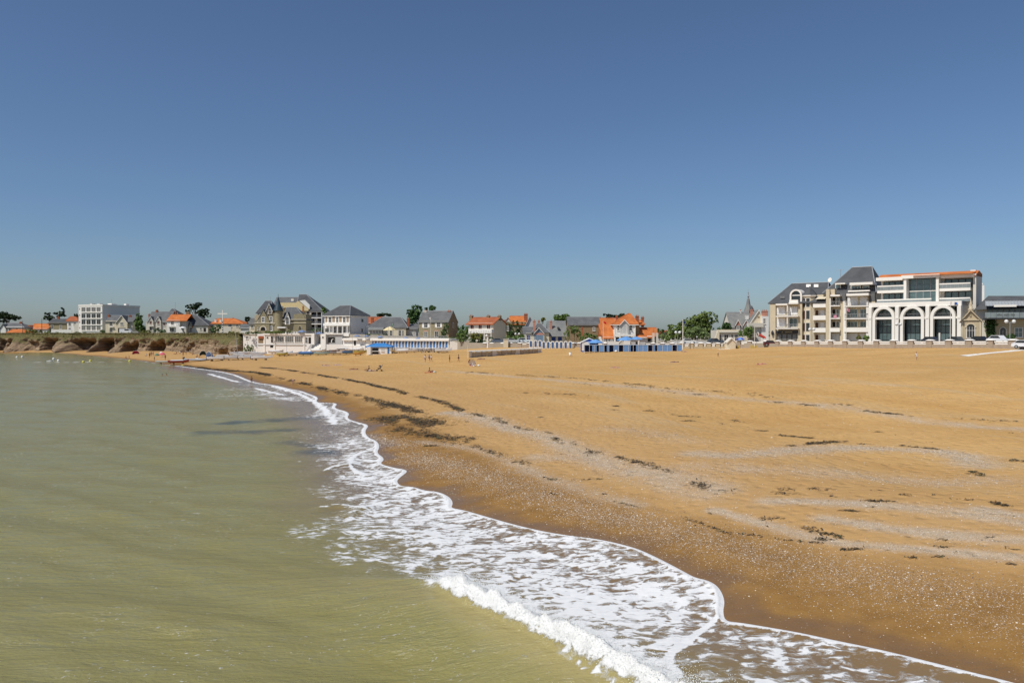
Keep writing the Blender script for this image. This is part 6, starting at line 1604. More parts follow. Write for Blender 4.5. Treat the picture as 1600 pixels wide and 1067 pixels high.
block("notice_board", "small pale notice box at the foot of the hotel wall", "sign", 1543, 536.5, 1550.5, 542, 146.3, W_CREAM, .3)
block("gate_pillar", "white pillar on the sand by the apartment wall", "pillar", 1291.5, 531.5, 1298, 543.5, 184.2, T_WHITE, .8)
# pale cloth-like path at the right
P0 = [(1506, 556.5), (1540, 552.5), (1570, 550), (1600, 546.5), (1650, 542.5)]
V = []
for p, q in P0:
    gx, gy, gz = ground_hit(p, q, 60, 190)
    for s_ in (-.55, .55): V.append((gx, gy + s_ * 2.2, terr1(gx, gy + s_ * 2.2) + .05))
V += [(a, b_, c - .25) for a, b_, c in V]
n = len(P0)
o = mesh_obj("access_path", V, [(2 * i, 2 * i + 2, 2 * i + 3, 2 * i + 1) for i in range(n - 1)] + [(2 * n + 2 * i, 2 * n + 2 * i + 2, 2 * i + 2, 2 * i) for i in range(n - 1)], T_WHITE)
tag(o, "pale concrete access strip crossing the sand at the right", None, None, "structure")

# ================================================================ street furniture
def lamp(label, c, globes, Y, foot, gp=1.6, post=T_GREY, r=.32, group="street lamps", thick=.07):
    zb = py2z(foot, Y)
    root = tag(empty("street_lamp", (px2x(c, Y), Y, zb)), label, "lamp", group)
    k = Y / F; zg = py2z(globes[0][1], Y) - zb
    mb = MB().tube([(0, 0, -1.2), (0, 0, zg * .1), (0, 0, zg - .1)], [thick * 1.8, thick, thick * .8], 8)
    if len(globes) > 1: mb.tube([((globes[0][0] - c) * k, 0, zg - .35), (0, 0, zg - .15), ((globes[-1][0] - c) * k, 0, zg - .35)], .045, 6)
    mb.build("post", post, root)
    for p, q in globes:
        MB().lathe([(0, -r), (r * .7, -r * .7), (r, 0), (r * .7, r * .7), (0, r)], 0, 0, 12).build("globe", mat("lamp_globe", (.74, .74, .72), .3, .04), root, smooth=True, loc=((p - c) * k, 0, py2z(q, Y) - zb))
    return root
lamp("twin globe lamp in front of the ivy covered house", 808.5, [(805.6, 521.5), (811.2, 521.5)], 236, 535)
lamp("twin globe lamp in front of the big green oak", 1059, [(1056, 519.3), (1062, 519.3)], 226, 535, r=.42)
lamp("twin globe lamp before the octagonal bay of the apartments", 1268.5, [(1265.3, 514.5), (1271.6, 514.5)], 193, 533, r=.38)
lamp("twin globe lamp before the left arch of the hotel", 1404, [(1400.5, 506.5), (1407, 506.5)], 171, 533, r=.32)
lamp("twin globe lamp at the far right before the restaurant", 1578, [(1572.3, 502.3), (1584, 502.3)], 146, 534, r=.36)
lamp("single globe lamp on thick white post near the windbreak", 762, [(760.5, 524.5)], 235, 544, post=T_WHITE, thick=.26, r=.4)
lamp("short lamp post on the promenade before the round bush", 1089, [(1089, 526.3)], 218, 537, r=.2)
def flagpole(label, c, top, foot, Y, flag=None, r=.07, m=T_WHITE, cat="flagpole", name="flagpole", taper=.6):
    zb = py2z(foot, Y); root = tag(empty(name, (px2x(c, Y), Y, zb)), label, cat)
    h = py2z(top, Y) - zb
    MB().tube([(0, 0, -.8), (0, 0, h * .5), (0, 0, h)], [r, r * .85, r * taper], 7).build("pole", m, root)
    if flag:
        w, hh, fm, droop = flag
        n = 8; V = []
        for i in range(n + 1):
            for j in range(4):
                V.append((.06 + w * i / n, .12 * math.sin(i * 1.3 + j * .3), h - .1 - hh * j / 3 - droop * (i / n) ** 1.4))
        Q = [(i * 4 + j, (i + 1) * 4 + j, (i + 1) * 4 + j + 1, i * 4 + j + 1) for i in range(n) for j in range(3)]
        f = mesh_obj("flag", V, Q, fm, root, smooth=True)
        return root, f
    return root, None
C_NAVY = mat("navy_flag_cloth", (.02, .035, .17), .8); C_RED = mat("red_flag_cloth", (.55, .02, .02), .8); C_PINK = mat("pink_cloth", (.62, .26, .34), .9); C_GREEN = mat("pale_green_cloth", (.25, .38, .28), .9)
flagpole("tall white flagpole with drooping navy flag before the big oak", 1067, 499, 546, 213, (.55, .8, C_NAVY, .55), r=.13)
flagpole("white flagpole with red flag before the orange villa", 942.5, 501, 545, 222, (.8, .55, C_RED, .5))
flagpole("thin flagpole with pink flag before the apartment balconies", 1322.5, 480, 541, 181, (.55, .7, C_PINK, .35), r=.05)
_, fl = flagpole("white flagpole with blue and white flag before the right arch", 1484.8, 470.5, 541, 158, (1.6, .75, T_WHITE, .25), r=.06)
MB().box(.75, 1.3, -.16, -.15, -.55, -.1).build("flag_emblem", mat("flag_blue", (.03, .12, .42), .8), fl, loc=(0, 0, max(v.co.z for v in fl.data.vertices) - .05))
flagpole("white flagpole with limp white flag before the stone house", 673, 495, 532, 262, (-.55, .7, T_WHITE, .2), r=.06)
flagpole("pole with pale green flag above the cabin terrace", 614.5, 503, 530, 270, (-.5, 1.0, C_GREEN, .9), r=.05, m=T_GREY)
flagpole("bare grey pole left of the green flag on the terrace", 607, 501, 530, 271, None, r=.05, m=T_GREY)
flagpole("bare grey pole right of the green flag on the terrace", 622, 501, 530, 269, None, r=.05, m=T_GREY)
flagpole("white mast between mansion and white gallery house", 492.5, 497, 524, 285, None, r=.09)
flagpole("thick white post standing in the sand before the hotel wall", 1468, 520, 543.5, 158.3, None, r=.16, name="post", cat="post", taper=1)
flagpole("grey wooden post beside the blue door villa", 891, 514, 541, 226, None, r=.12, m=WOOD, name="post", cat="post", taper=.9)
flagpole("white pole before the cream gabled house", 1179, 511, 537, 206, None, r=.07, name="post", cat="post")
flagpole("dark telegraph pole at the far left by the slate house", 35.7, 501, 522.5, 378, None, r=.14, m=mat("dark_timber", (.05, .04, .03), .9), name="telegraph_pole", cat="pole")
flagpole("dark telegraph pole left of the brown stone house", 65.5, 498, 522.5, 378, None, r=.14, m=mat("dark_timber", (.05, .04, .03), .9), name="telegraph_pole", cat="pole")
flagpole("thin rope pole standing in the sand left of the windbreak", 730.5, 539, 559, 187, None, r=.04, name="post", cat="post")
# calvary cross
Y = 322; zb = py2z(528, Y); root = tag(empty("calvary_cross", (px2x(348, Y), Y, zb)), "white cross on a black and white striped post on the cliff", "cross")
h = py2z(484.5, Y) - zb; hs = py2z(501, Y) - zb
MB().box(-.16, .16, -.16, .16, hs, h).box(-2.0, 2.0, -.155, .155, py2z(491, Y) - zb, py2z(489.3, Y) - zb).build("cross", T_WHITE, root)
N = 14
for i in range(N):
    z0, z1 = hs * i / N, hs * (i + 1) / N
    MB().tube([(0, 0, z0 - (.8 if i == 0 else 0)), (0, 0, z1)], .27 - .008 * i, 10).build("white_band" if i % 2 else "black_band", T_WHITE if i % 2 else T_DARK, root)
MB().box(-2.2, 2.2, -.8, .8, -.6, .35).build("plinth", W_PALE, root)
# vehicles
def car(label, c, foot, Y, heading, col, L=4.2, H=1.45, W=1.75, cat="car", name="parked_car", van=False, z=None):
    zb = py2z(foot, Y) if z is None else z
    root = tag(empty(name, (px2x(c, Y), Y, zb), heading), label, cat, "parked vehicles")
    pm = mat("car_paint_%02d%02d%02d" % tuple(int(v * 99) for v in col), col, .25, .04, .5, spec=.6)
    if van: prof = [(-L / 2, .35), (L / 2, .35), (L / 2, H * .52), (L * .44, H * .62), (L * .30, H), (-L * .49, H), (-L / 2, H * .9)]
    else: prof = [(-L / 2, .35), (L / 2, .35), (L / 2, H * .50), (L * .46, H * .56), (L * .20, H * .64), (-L * .42, H * .66), (-L * .49, H * .6)]
    mb = MB().prism(prof, -W / 2, W / 2); mb.build("body", pm, root)
    if not van:
        cab = [(L * .20, H * .64), (L * .06, H), (-L * .28, H), (-L * .42, H * .66)]
        MB().prism(cab[::-1], -W / 2 + .14, W / 2 - .14).build("cabin", pm, root)
        g = [(L * .17, H * .67), (L * .05, H * .95), (-L * .27, H * .95), (-L * .38, H * .68)]
    else: g = [(L * .40, H * .62), (L * .28, H * .93), (-L * .05, H * .93), (-L * .05, H * .62)]
    MB().prism(g[::-1], -W / 2 + (.12 if not van else -.02), W / 2 - (.12 if not van else -.02)).build("side_glass", G_DARK, root)
    for x_ in (-L * .30, L * .31):
        for y_ in (-W / 2 + .08, W / 2 - .08):
            t = MB().tube([(x_, y_ - .1, .31), (x_, y_ + .1, .31)], .31, 12).build("wheel", T_DARK, root)
            MB().tube([(x_, y_ - .11, .31), (x_, y_ + .11, .31)], .17, 8).build("rim", T_GREY, t)
    for y_ in (-W / 2 + .3, W / 2 - .3): MB().box(L / 2 - .05, L / 2 + .02, y_ - .15, y_ + .15, H * .40, H * .48).build("headlight", mat("headlight_lens", (.7, .7, .68), .1), root)
    return root
car("white camper van parked before the slate gabled cream house", 197, 521, 362, 0, (.72, .72, .72), 5.2, 2.1, 1.9, "van", "camper_van", True)
WDIR = math.atan2(141.7 - 200.5, px2x(1584, 141.7) - px2x(1212, 200.5))
def onroad(px, Y): return town_z(px) + .02
car("dark car on the road before the middle arch of the hotel", 1457, 536, 165, WDIR, (.03, .035, .05), z=onroad(1457, 165))
car("black car parked before the small stone pavilion", 1533, 536, 153, WDIR, (.02, .022, .028), z=onroad(1533, 153))
car("grey car before the right arch of the hotel", 1496, 536, 158.5, WDIR, (.06, .075, .09), z=onroad(1496, 158))
car("white pickup before the restaurant at the right edge", 1562, 536, 149, WDIR, (.75, .75, .75), H=1.6, z=onroad(1562, 149))
car("silver white car at the far right beyond the wall end", 1604, 545, 138, WDIR + .2, (.70, .71, .73), z=py2z(544.5, 138))
car("dark red car in the gap left of the long wall", 1206, 541, 203, WDIR + .9, (.09, .012, .018), z=py2z(540.8, 203))
car("white car parked behind the wall left of the arched cabins", 818, 541, 238, .05, (.68, .74, .76), H=1.6, z=town_z(818))
car("pale car behind the cream gate pillar", 801, 541, 240, .05, (.60, .60, .60), z=town_z(801))
car("small white car on the road right of the blue tents", 1076, 541, 222, 0.0, (.70, .70, .68), z=town_z(1076))
car("blue grey car parked before the ivy house", 779, 541, 243, .05, (.12, .15, .20), z=town_z(779))
car("dark blue car behind the wall by the round bush", 1118, 541, 219, 0.0, (.05, .07, .10), z=town_z(1118))
# ================================================================ vegetation
def cl(cx, cy, rx, ry, n, seed=0, sub=.42):
    """uneven clumps filling an ellipse of pixels"""
    rr = random.Random(int(cx * 7 + cy * 3 + seed)); out = []
    for i in range(n):
        a = rr.random() * 6.283; q = math.sqrt(rr.random()) * .72
        s = rr.uniform(.75, 1.25) * sub
        out.append((cx + rx * q * math.cos(a), cy + ry * q * math.sin(a), rx * s, ry * s))
    return out
tree("umbrella_pine", "flat topped dark umbrella pine at the far left edge", 405, (14, 522), cl(9, 493, 13, 5, 7, sub=.5) + cl(24, 497, 11, 4, 5, sub=.45) + [(2, 500, 6, 4)], 2600, L_PINE, .45, .45)
tree("pine_tree", "dark wind bent pine left of the apartment block", 410, (84, 521), cl(78, 496, 9, 6, 6) + cl(92, 490, 9, 6, 6) + [(97, 485, 4, 4), (74, 489, 4, 2.5), (99, 493, 4, 2)], 2300, L_PINE, .42, .4)
tree("round_tree", "rounded bright green tree right of the slate gabled cream house", 372, (217, 521), cl(217, 506, 9.5, 13, 10) + [(217, 495, 5, 5)], 2600, L_GREEN, .33, .3)
tree("cypress_pine", "tall dark cypress pine behind the orange roofed stair house", 396, (309, 521), cl(301, 480, 11, 5, 8) + cl(318, 489, 12, 9, 10) + [(294, 486, 4, 3), (327, 493, 4, 3), (311, 476, 6, 3)], 3300, L_PINE, .42, .5)
tree("far_tree", "small dark tree behind the apartment block roof edge", 430, (118, 520), cl(118, 493, 5, 4, 4), 500, L_PINE, .4, .25)
tree("far_tree", "dark trees showing left of the turreted mansion roof", 345, (388, 521), cl(388, 499, 5, 4, 5), 700, L_PINE, .35, .25)
tree("far_tree", "green tree between cream residence and white gallery house", 325, (507, 520), cl(507, 486, 4, 6, 5), 800, L_GREEN, .35, .25)
tree("pine_tree", "low dark pine behind the grey hip roofed cream house", 340, (602, 515), cl(600, 492, 11, 3, 6), 900, L_PINE, .4, .3)
tree("broad_tree", "dense dark green tree left of the stone house", 300, (648, 522), cl(647, 494, 12, 13, 12) + [(640, 490, 6, 7), (648, 482, 6, 6), (655, 484, 5, 7)], 3800, L_DARK, .30, .4)
tree("broad_tree", "dark tree top showing above the stone house roof", 310, (672, 520), cl(672, 483, 9, 6, 7), 1600, L_DARK, .30, .35)
tree("broad_tree", "round green tree behind the blue door villa", 285, (878, 525), cl(877, 497, 12, 6.5, 9) + [(870, 499, 5, 4), (884, 497, 6, 6)], 2400, L_GREEN, .28, .35)
tree("far_tree", "small yellow green tree behind the pink chimneys", 300, (846, 520), cl(847, 499, 5, 3, 4), 500, L_YEL, .3, .2)
tree("palm_like_pine", "dark spiky pine behind the orange villa ridge", 290, (957, 525), cl(952, 494, 7, 2.5, 5) + cl(966, 494, 8, 2.5, 5) + [(945, 492, 3, 1.2), (972, 492, 4, 1.3)], 1300, L_PINE, .36, .3)
tree("holm_oak", "large spreading green oak right of the orange villa", 252, (1088, 534), cl(1060, 516, 20, 15, 12) + cl(1100, 503, 20, 13, 16) + cl(1080, 512, 20, 14, 12) + cl(1108, 515, 12, 14, 8) + [(1046, 526, 8, 7), (1105, 492, 10, 6), (1092, 494, 6, 5), (1116, 500, 6, 9)], 9500, L_OAK, .30, .6)
shrub("round_bush", "large smooth round pale green bush before the oak", 238, cl(1089, 521, 17, 9, 16, sub=.45) + [(1076, 524, 8, 8), (1102, 525, 8, 7), (1089, 515, 9, 6)], 5200, L_TAMA, .17, base_py=534)
tree("broad_tree", "dark green tree behind the cream shop", 262, (1134, 530), cl(1134, 510, 10, 6, 8), 1800, L_DARK, .26, .3)
shrub("sloping_bush", "clipped green bush below the spired mansion", 232, [(1160, 521, 7, 5), (1168, 517, 7, 6), (1174, 514, 5, 6), (1170, 522, 7, 5)], 1800, L_GREEN, .18, base_py=532)
for i, (l, Y, bl, n, m) in enumerate([
    ("dark hedge bush left of the red tiled house", 252, [(720, 522, 7, 6), (728, 520, 7, 7), (722, 529, 9, 6)], 1700, L_GREEN),
    ("yellow green bush below the red tiled house balcony", 247, [(742, 525, 7, 5), (748, 526, 6, 5)], 1100, L_YEL),
    ("dark green bush behind the yellow green bush", 249, [(738, 532, 7, 4), (752, 533, 7, 4), (768, 532, 6, 5)], 1200, L_DARK),
    ("leafy shrub at the foot of the ivy house", 250, [(795, 530, 6, 5), (803, 531, 7, 5), (812, 528, 8, 6)], 1600, L_GREEN),
    ("tall shrub hiding the left corner of the stone barn", 246, [(891, 516, 7, 6), (898, 514, 7, 6), (886, 524, 5, 7), (902, 521, 6, 6)], 2100, L_OAK),
    ("dark shrub before the stone barn wall", 240, [(918, 524, 6, 5), (925, 527, 6, 5), (910, 529, 6, 4), (932, 529, 5, 5)], 1500, L_GREEN),
    ("low shrubs right of the orange villa", 243, [(1034, 527, 6, 5), (1042, 529, 6, 5)], 1000, L_OAK),
    ("yellow green shrub on the cliff top by the left telegraph pole", 377, [(46, 518, 6, 3), (53, 518, 5, 3.4), (61, 519, 5, 2.4)], 900, L_YEL),
    ("shrub on the cliff top below the brown stone house", 376, [(73, 520, 5, 2.4), (88, 521, 6, 2)], 600, L_GREEN),
    ("dark shrubs on the cliff edge below the apartment block", 360, [(118, 521, 7, 2.4), (130, 521, 6, 2), (112, 525, 5, 3)], 800, L_DARK),
    ("round shrub at the foot of the apartment block", 366, [(160, 518, 4, 2.4)], 300, L_GREEN),
    ("yellow shrub left of the red shuttered villa", 362, [(225, 519, 5, 3.4), (231, 519, 5, 3)], 700, L_YEL),
    ("green hedge before the red shuttered villa", 362, [(246, 516, 4, 2.4), (254, 517, 5, 2.4)], 500, L_DARK),
    ("dark shrubs before the cream house by the cross", 345, [(333, 514, 5, 4), (341, 512, 4, 5), (336, 517, 7, 3)], 1000, L_DARK),
    ("yellow green shrub right of the cross", 332, [(362, 520, 5, 4), (372, 523, 7, 4)], 1100, L_YEL),
    ("green bush on the slope left of the club wall", 292, [(397, 541, 3.5, 5), (399, 546, 3, 4)], 700, L_GREEN),
    ("bushy slope below the club annex", 286, [(385, 541, 4, 4), (391, 543, 5, 5), (384, 547, 5, 4), (393, 548, 5, 4)], 1300, L_OAK),
    ("dark ivy bush on the annex roof of the club", 288, [(390, 520, 6, 2), (405, 523, 4, 4), (400, 520, 5, 2)], 900, L_DARK),
    ("planted greenery along the club terrace", 284, [(420, 519, 6, 1.6), (432, 518.5, 7, 1.8), (452, 518, 5, 1.6)], 900, L_OAK),
    ("low hedge before the grey hip roofed cream house", 276, [(575, 523, 6, 1.8), (588, 523.5, 7, 1.6), (600, 523.5, 5, 1.5)], 700, L_DARK),
    ("flowering shrubs right of the stone house", 262, [(706, 529, 5, 2), (714, 529, 5, 2.4), (697, 528.5, 4, 1.6)], 700, L_GREEN),
    ("potted shrub left of the apartments' ground floor", 187, [(1341.5, 529, 4, 4)], 500, L_YEL),
    ("potted shrub right of the apartments' ground floor", 183, [(1354, 528.5, 4.5, 4.5)], 600, L_GREEN),
    ("shrub at the foot of the restaurant wall", 152, [(1580, 526, 6, 4), (1573, 528, 4, 3)], 700, L_DARK),
    ("shrub at the corner beside the left arch", 178, [(1352, 531, 3, 3)], 260, L_OAK)]):
    shrub("shrub", l, Y, bl, n, m, .16 if Y < 300 else .24, group="shrubs between the houses")
# thickets closing the gaps behind the houses
def thicket(label, Y, p0, p1, py, h, n, m, size=.4):
    rr = random.Random(int(p0)); bl = []
    p = p0
    while p < p1:
        w = rr.uniform(5, 10); bl.append((p, py - h * rr.uniform(.2, .55), w, h * rr.uniform(.5, .9))); p += w * .8
    k = Y / F; zb = py2z(py, Y); cx = (p0 + p1) / 2
    o = leaves("thicket", [((a - cx) * k, 0, py2z(q, Y) - zb, rx * k, rx * k, ry * k) for a, q, rx, ry in bl], n, size, m)
    o.location = (px2x(cx, Y), Y, zb)
    tag(o, label, None, None, "stuff")
thicket("mass of dark greenery behind the leftmost houses", 430, -40, 128, 521, 9, 2600, L_DARK, .5)
thicket("mass of dark greenery behind the red shuttered villa", 410, 205, 400, 519, 8, 2600, L_DARK, .5)
thicket("mass of greenery behind the cabin terrace houses", 345, 480, 735, 521, 11, 4200, L_DARK, .42)
thicket("mass of greenery behind the red tiled and ivy houses", 330, 715, 960, 526, 13, 4200, L_DARK, .42)
thicket("mass of greenery behind the spired mansion", 330, 1020, 1215, 526, 12, 3200, L_DARK, .42)
# grass tufts along the cliff edge
cols = RNG.uniform(-30, 388, 5200); Yw = np.interp(cols, [a for a, _ in WALL_LINE], [b_ for _, b_ in WALL_LINE]) + RNG.uniform(-2.5, 4, len(cols)); 
Xc = (cols - 800) / F * (Yw); Zt = np.array([town_z(c) for c in cols]) - .25
Vt = []; 
hgt = RNG.uniform(.25, .7, len(cols)); wd_ = RNG.uniform(.08, .25, len(cols)); lean = RNG.normal(0, .25, (len(cols), 2))
V = np.stack([np.stack([Xc - wd_, Yw, Zt], 1), np.stack([Xc + wd_, Yw, Zt], 1), np.stack([Xc + lean[:, 0], Yw + lean[:, 1], Zt + hgt], 1)], 1).reshape(-1, 3)
o = np_mesh("grass_tufts", V, np.arange(len(cols) * 3).reshape(-1, 3), leaf_material("dry_grass_blades", (.07, .075, .02), (.19, .155, .055)), smooth=False)
tag(o, "dry grass tufts along the top of the cliff", None, None, "stuff")
# ================================================================ things on the beach
ORD = ["first", "second", "third", "fourth", "fifth", "sixth", "seventh", "eighth", "ninth", "tenth", "eleventh", "twelfth", "thirteenth", "fourteenth", "fifteenth", "sixteenth", "seventeenth", "eighteenth", "nineteenth", "twentieth"]
# arched white cabins
def arched_cabin(w=1.02, h=2.05, d=1.3):
    root = empty("beach_cabin"); nn = 8; R = w / 2
    prof = [(-R, -.6), (R, -.6), (R, h - R * .75)] + [(R * math.cos(math.pi * i / nn), h - R * .75 + R * .75 * math.sin(math.pi * i / nn)) for i in range(1, nn)] + [(-R, h - R * .75)]
    MB().prism(prof, 0, d).build("body", T_WHITE, root)
    r2 = R * .62
    pr = [(-r2, .06), (r2, .06), (r2, h - R * .95)] + [(r2 * math.cos(math.pi * i / nn), h - R * .95 + r2 * .7 * math.sin(math.pi * i / nn)) for i in range(1, nn)] + [(-r2, h - R * .95)]
    d_ = MB().prism(pr, -.04, -.002).build("door", mat("faded_blue_paint", (.06, .12, .25), .6, .15, .8), root)
    MB().box(r2 - .12, r2 - .06, -.08, -.041, .95, 1.1).build("handle", T_GREY, d_)
    return root
cab_px = [829.5, 836.8, 843.5, 849.6, 856.6, 863.5, 870.3, 876.8, 883.8, 891.2]
for i, p in enumerate(cab_px):
    if i == 0: c0 = arched_cabin(); c = c0
    else: c = copy_tree(c0)
    Y = 229 if i < 3 else 224.5
    c.location = at_beach(p, Y); c.location.z = py2z(542.3 if i < 3 else 544.2, Y); c.rotation_euler.z = -.05
    tag(c, "white arched beach cabin with blue door, %s from the left of ten" % ORD[i], "beach cabin", "white arched beach cabins")
# blue tents
CAN_L = mat("light_blue_canvas", (.15, .285, .52), .85, .18, 1.2, fine=5); CAN_D = mat("deep_blue_canvas", (.020, .050, .200), .85, .2, 1.2, fine=5); CAN_T = mat("pale_grey_canvas", (.40, .44, .50), .85, .15, 1)
def drape(x0, x1, z0, z1, y, waves, amp, m, name, parent, pull=0.0):
    n = 14; V = []
    for j in range(4):
        t = j / 3
        for i in range(n + 1):
            u = i / n; xx = x0 + (x1 - x0) * u * (1 - pull * (1 - abs(2 * t - 1)) * .5)
            V.append((xx, y + amp * math.sin(u * waves * 6.283) * (1 - .5 * t), z0 + (z1 - z0) * t))
    return mesh_obj(name, V, [(j * (n + 1) + i, j * (n + 1) + i + 1, (j + 1) * (n + 1) + i + 1, (j + 1) * (n + 1) + i) for j in range(3) for i in range(n)], m, parent, smooth=True)
def tent(kind, w=1.27, h=1.72, d=1.5):
    root = empty("beach_tent")
    drape(0, w, 0, h - .03, d, 3, .04, CAN_D, "back_canvas", root)
    for x_ in (0.03, w - .03):
        V = [(x_, 0.03, 0), (x_, d - .05, 0), (x_, d - .05, h - .05), (x_, .03, h - .05)]
        mesh_obj("side_canvas", V, [(0, 1, 2, 3)], CAN_D, root)
    MB().add([(-.03, -.06, h - .02), (w + .03, -.06, h - .02), (w + .03, d + .04, h), (-.03, d + .04, h), (-.03, -.06, h + .03), (w + .03, -.06, h + .03), (w + .03, d + .04, h + .08), (-.03, d + .04, h + .08)], [(0, 3, 2, 1), (4, 5, 6, 7), (0, 1, 5, 4), (1, 2, 6, 5), (2, 3, 7, 6), (3, 0, 4, 7)]).build("canopy", CAN_T, root)
    if kind == 0: drape(.04, w - .04, .03, h - .05, 0, 3.5, .035, CAN_L, "front_curtain", root)
    elif kind == 1: drape(.04, w * .5, .03, h - .05, 0, 2.5, .05, CAN_L, "front_curtain", root, .3)
    elif kind == 2: drape(w * .55, w - .04, .03, h - .05, 0, 2.5, .05, CAN_L, "front_curtain", root, .2)
    for x_ in (0, w):
        for y_ in (-.02, d): MB().tube([(x_, y_, -.5), (x_, y_, h)], .035, 6).build("post", T_WHITE, root)
    return root
kinds = [3, 2, 1, 0, 2, 3, 0, 3, 0, 1, 2, 0, 0, 3, 1, 0, 0, 0, 3, 0]
protos = {}
tl, tr = (913.5, 207.0), (1058, 204.5)
N = len(kinds)
for i, k in enumerate(kinds):
    u = i / (N - 1); p = tl[0] + (tr[0] - tl[0]) * u; Y = tl[1] + (tr[1] - tl[1]) * u
    if k not in protos: protos[k] = tent(k); t = protos[k]
    else: t = copy_tree(protos[k])
    x_ = px2x(p, Y); t.location = (x_, Y, py2z(549.6 - .2 * u, Y)); t.rotation_euler.z = random.uniform(-.03, .03)
    st = ["closed blue canvas beach tent", "blue beach tent with left half curtained", "blue beach tent with right half curtained", "open dark fronted blue beach tent"][k]
    tag(t, "%s, %s from the left in the row" % (st, ORD[i]), "beach tent", "row of blue beach tents")
# windbreak of canvas panels
p0, p1 = (732.5, 187.0), (846, 216.0)
X0, X1 = px2x(*p0), px2x(*p1); ang = math.atan2(p1[1] - p0[1], X1 - X0); Lw = math.hypot(X1 - X0, p1[1] - p0[1])
root = tag(empty("windbreak", (X0, p0[1], py2z(559.6, p0[1])), ang), "long beige canvas windbreak with sagging white top across the sand", "windbreak")
zend = py2z(551, p1[1]) - py2z(559.6, p0[1]); H0, H1 = 1.62, 1.25
CANV = mat("beige_striped_canvas", (.47, .39, .28), .9, .3, 1.5, streak=True, fine=7); CANW = mat("off_white_canvas", (.72, .68, .60), .85, .08, .8)
NP = 15
for i in range(NP):
    a0, a1 = i / NP, (i + 1) / NP
    x0, x1 = 1.0 + (Lw - 1.0) * a0, 1.0 + (Lw - 1.0) * a1
    zb0, zb1 = zend * a0, zend * a1; h0, h1 = H0 + (H1 - H0) * a0, H0 + (H1 - H0) * a1
    V = []; n = 10
    for j in range(3):
        for q in range(n + 1):
            u = q / n; V.append((x0 + (x1 - x0) * u, .06 * math.sin(u * 25 + i) * (1 - j / 2), zb0 + (zb1 - zb0) * u - .1 + (h0 + (h1 - h0) * u - .15 - .16 * random.random() * math.sin(math.pi * u)) * j / 2))
    mesh_obj("canvas_panel", V, [(j * (n + 1) + q, j * (n + 1) + q + 1, (j + 1) * (n + 1) + q + 1, (j + 1) * (n + 1) + q) for j in range(2) for q in range(n)], CANV if i % 5 != 4 else CANW, root, smooth=True)
    MB().tube([(x0, -.05, zb0 - .5), (x0, -.05, zb0 + h0)], .05, 6).build("post", CANW if i % 2 else WOOD, root)
V = []; n = 60
for q in range(n + 1):
    u = q / n; zz_ = zend * u + H0 + (H1 - H0) * u
    sag = .10 * abs(math.sin(u * NP * math.pi)) * (1.6 if q in range(4, 12) or q in range(42, 47) else .7)
    V += [(.2 + (Lw - .2) * u, -.12, zz_ - .16 - sag * 1.6), (.2 + (Lw - .2) * u, -.06, zz_ + .02), (.2 + (Lw - .2) * u, .9, zz_ + .1)]
mesh_obj("top_cloth", V, [(3 * q + j, 3 * q + 3 + j, 3 * q + 4 + j, 3 * q + 1 + j) for q in range(n) for j in range(2)], CANW, root, smooth=True)
MB().box(-.05, 1.0, -.1, -.06, -.4, H0 - .05).build("end_panel", CANW, root)
# kiosk with the blue roof
gx, gy, gz = ground_hit(592, 553.8, 150, 300)
b = Bld("beach_kiosk", "white kiosk with bright blue hip roof among the boats", "kiosk", gy, 572.5, 553.8)
b.wall(573, 541, 611.5, W_WHITE, 0, 4.5, foot=-.5); b.hip(572, 612, 541.6, 586, 600, 536.6, mat("bright_blue_roof", (.045, .215, .52), .5, .1, .8), v1=4.7, over=.25)
b.opening(581.5, 543.5, 591.5, 553.3, m=G_VOID); b.window(595.5, 543.3, 600, 549, glass=W_GREY); b.opening(605.3, 543, 608.3, 553.3, m=B_BLUE, name="door"); b.box("counter", 581, 548.5, 592, 549.3, T_WHITE, -.4, -.02); b.box("leaning_board", 573.5, 541.8, 579, 554, T_WHITE, -.5, -.3)
# small white kiosk with gable
b = Bld("beach_kiosk", "plain white kiosk with pointed roof right of the pale wall", "kiosk", 209.5, 1136.5, 545.8)
b.wall(1136.5, 533.5, 1149.3, T_WHITE, 0, 2.4, foot=-.5); b.gable_y(1136.3, 1149.6, 533.6, 527.2, W_PALE, -.05, 2.5, wallm=W_CREAM, trim=T_WHITE, over=.15); b.opening(1141, 530, 1145, 532.5, v=-.06, m=W_GREY, name="vent")
b.box("deck", 1126, 545.6, 1150, 546.4, T_WHITE, -1.2, 2.0)
# huts behind the tents
b = Bld("beach_hut", "white hut with blue and white gable at the left end of the tents", "hut", 212, 909, 545)
b.wall(909.2, 534, 921, T_WHITE, 0, 2.2, foot=-.5); b.gable_y(908.5, 935, 534, 528, mat("white_awning", (.74, .74, .74), .7), 0, 2.4, wallm=mat("blue_canvas_gable", (.03, .11, .42), .8), apex_px=921, over=.15)
b = Bld("beach_hut", "grey and white hut with dark hatch behind the tents", "hut", 213, 968, 545)
b.wall(985, 531.5, 1008, W_GREY, 0, 2.5, foot=-.5); b.wall(975.3, 532.5, 984.8, T_WHITE, -.3, 2.2, foot=-.5); b.gable_y(967, 975, 535, 531, W_PALE, .3, 2.5, wallm=W_PALE, over=.1); b.opening(993, 534, 996.5, 538); b.box("pillar", 996.8, 531, 999.2, 545, T_WHITE, -.15, -.01); b.box("roof", 985, 530.6, 1008.5, 531.6, T_GREY, -.2, 2.7)
b = Bld("white_screen", "white screen panels behind the tents left of the grey hut", "screen", 212, 950, 545)
b.box("panel", 950, 533.5, 958.8, 546, T_WHITE, 0, .12); b.box("panel", 959.6, 533.5, 967, 546, T_WHITE, .05, .17)
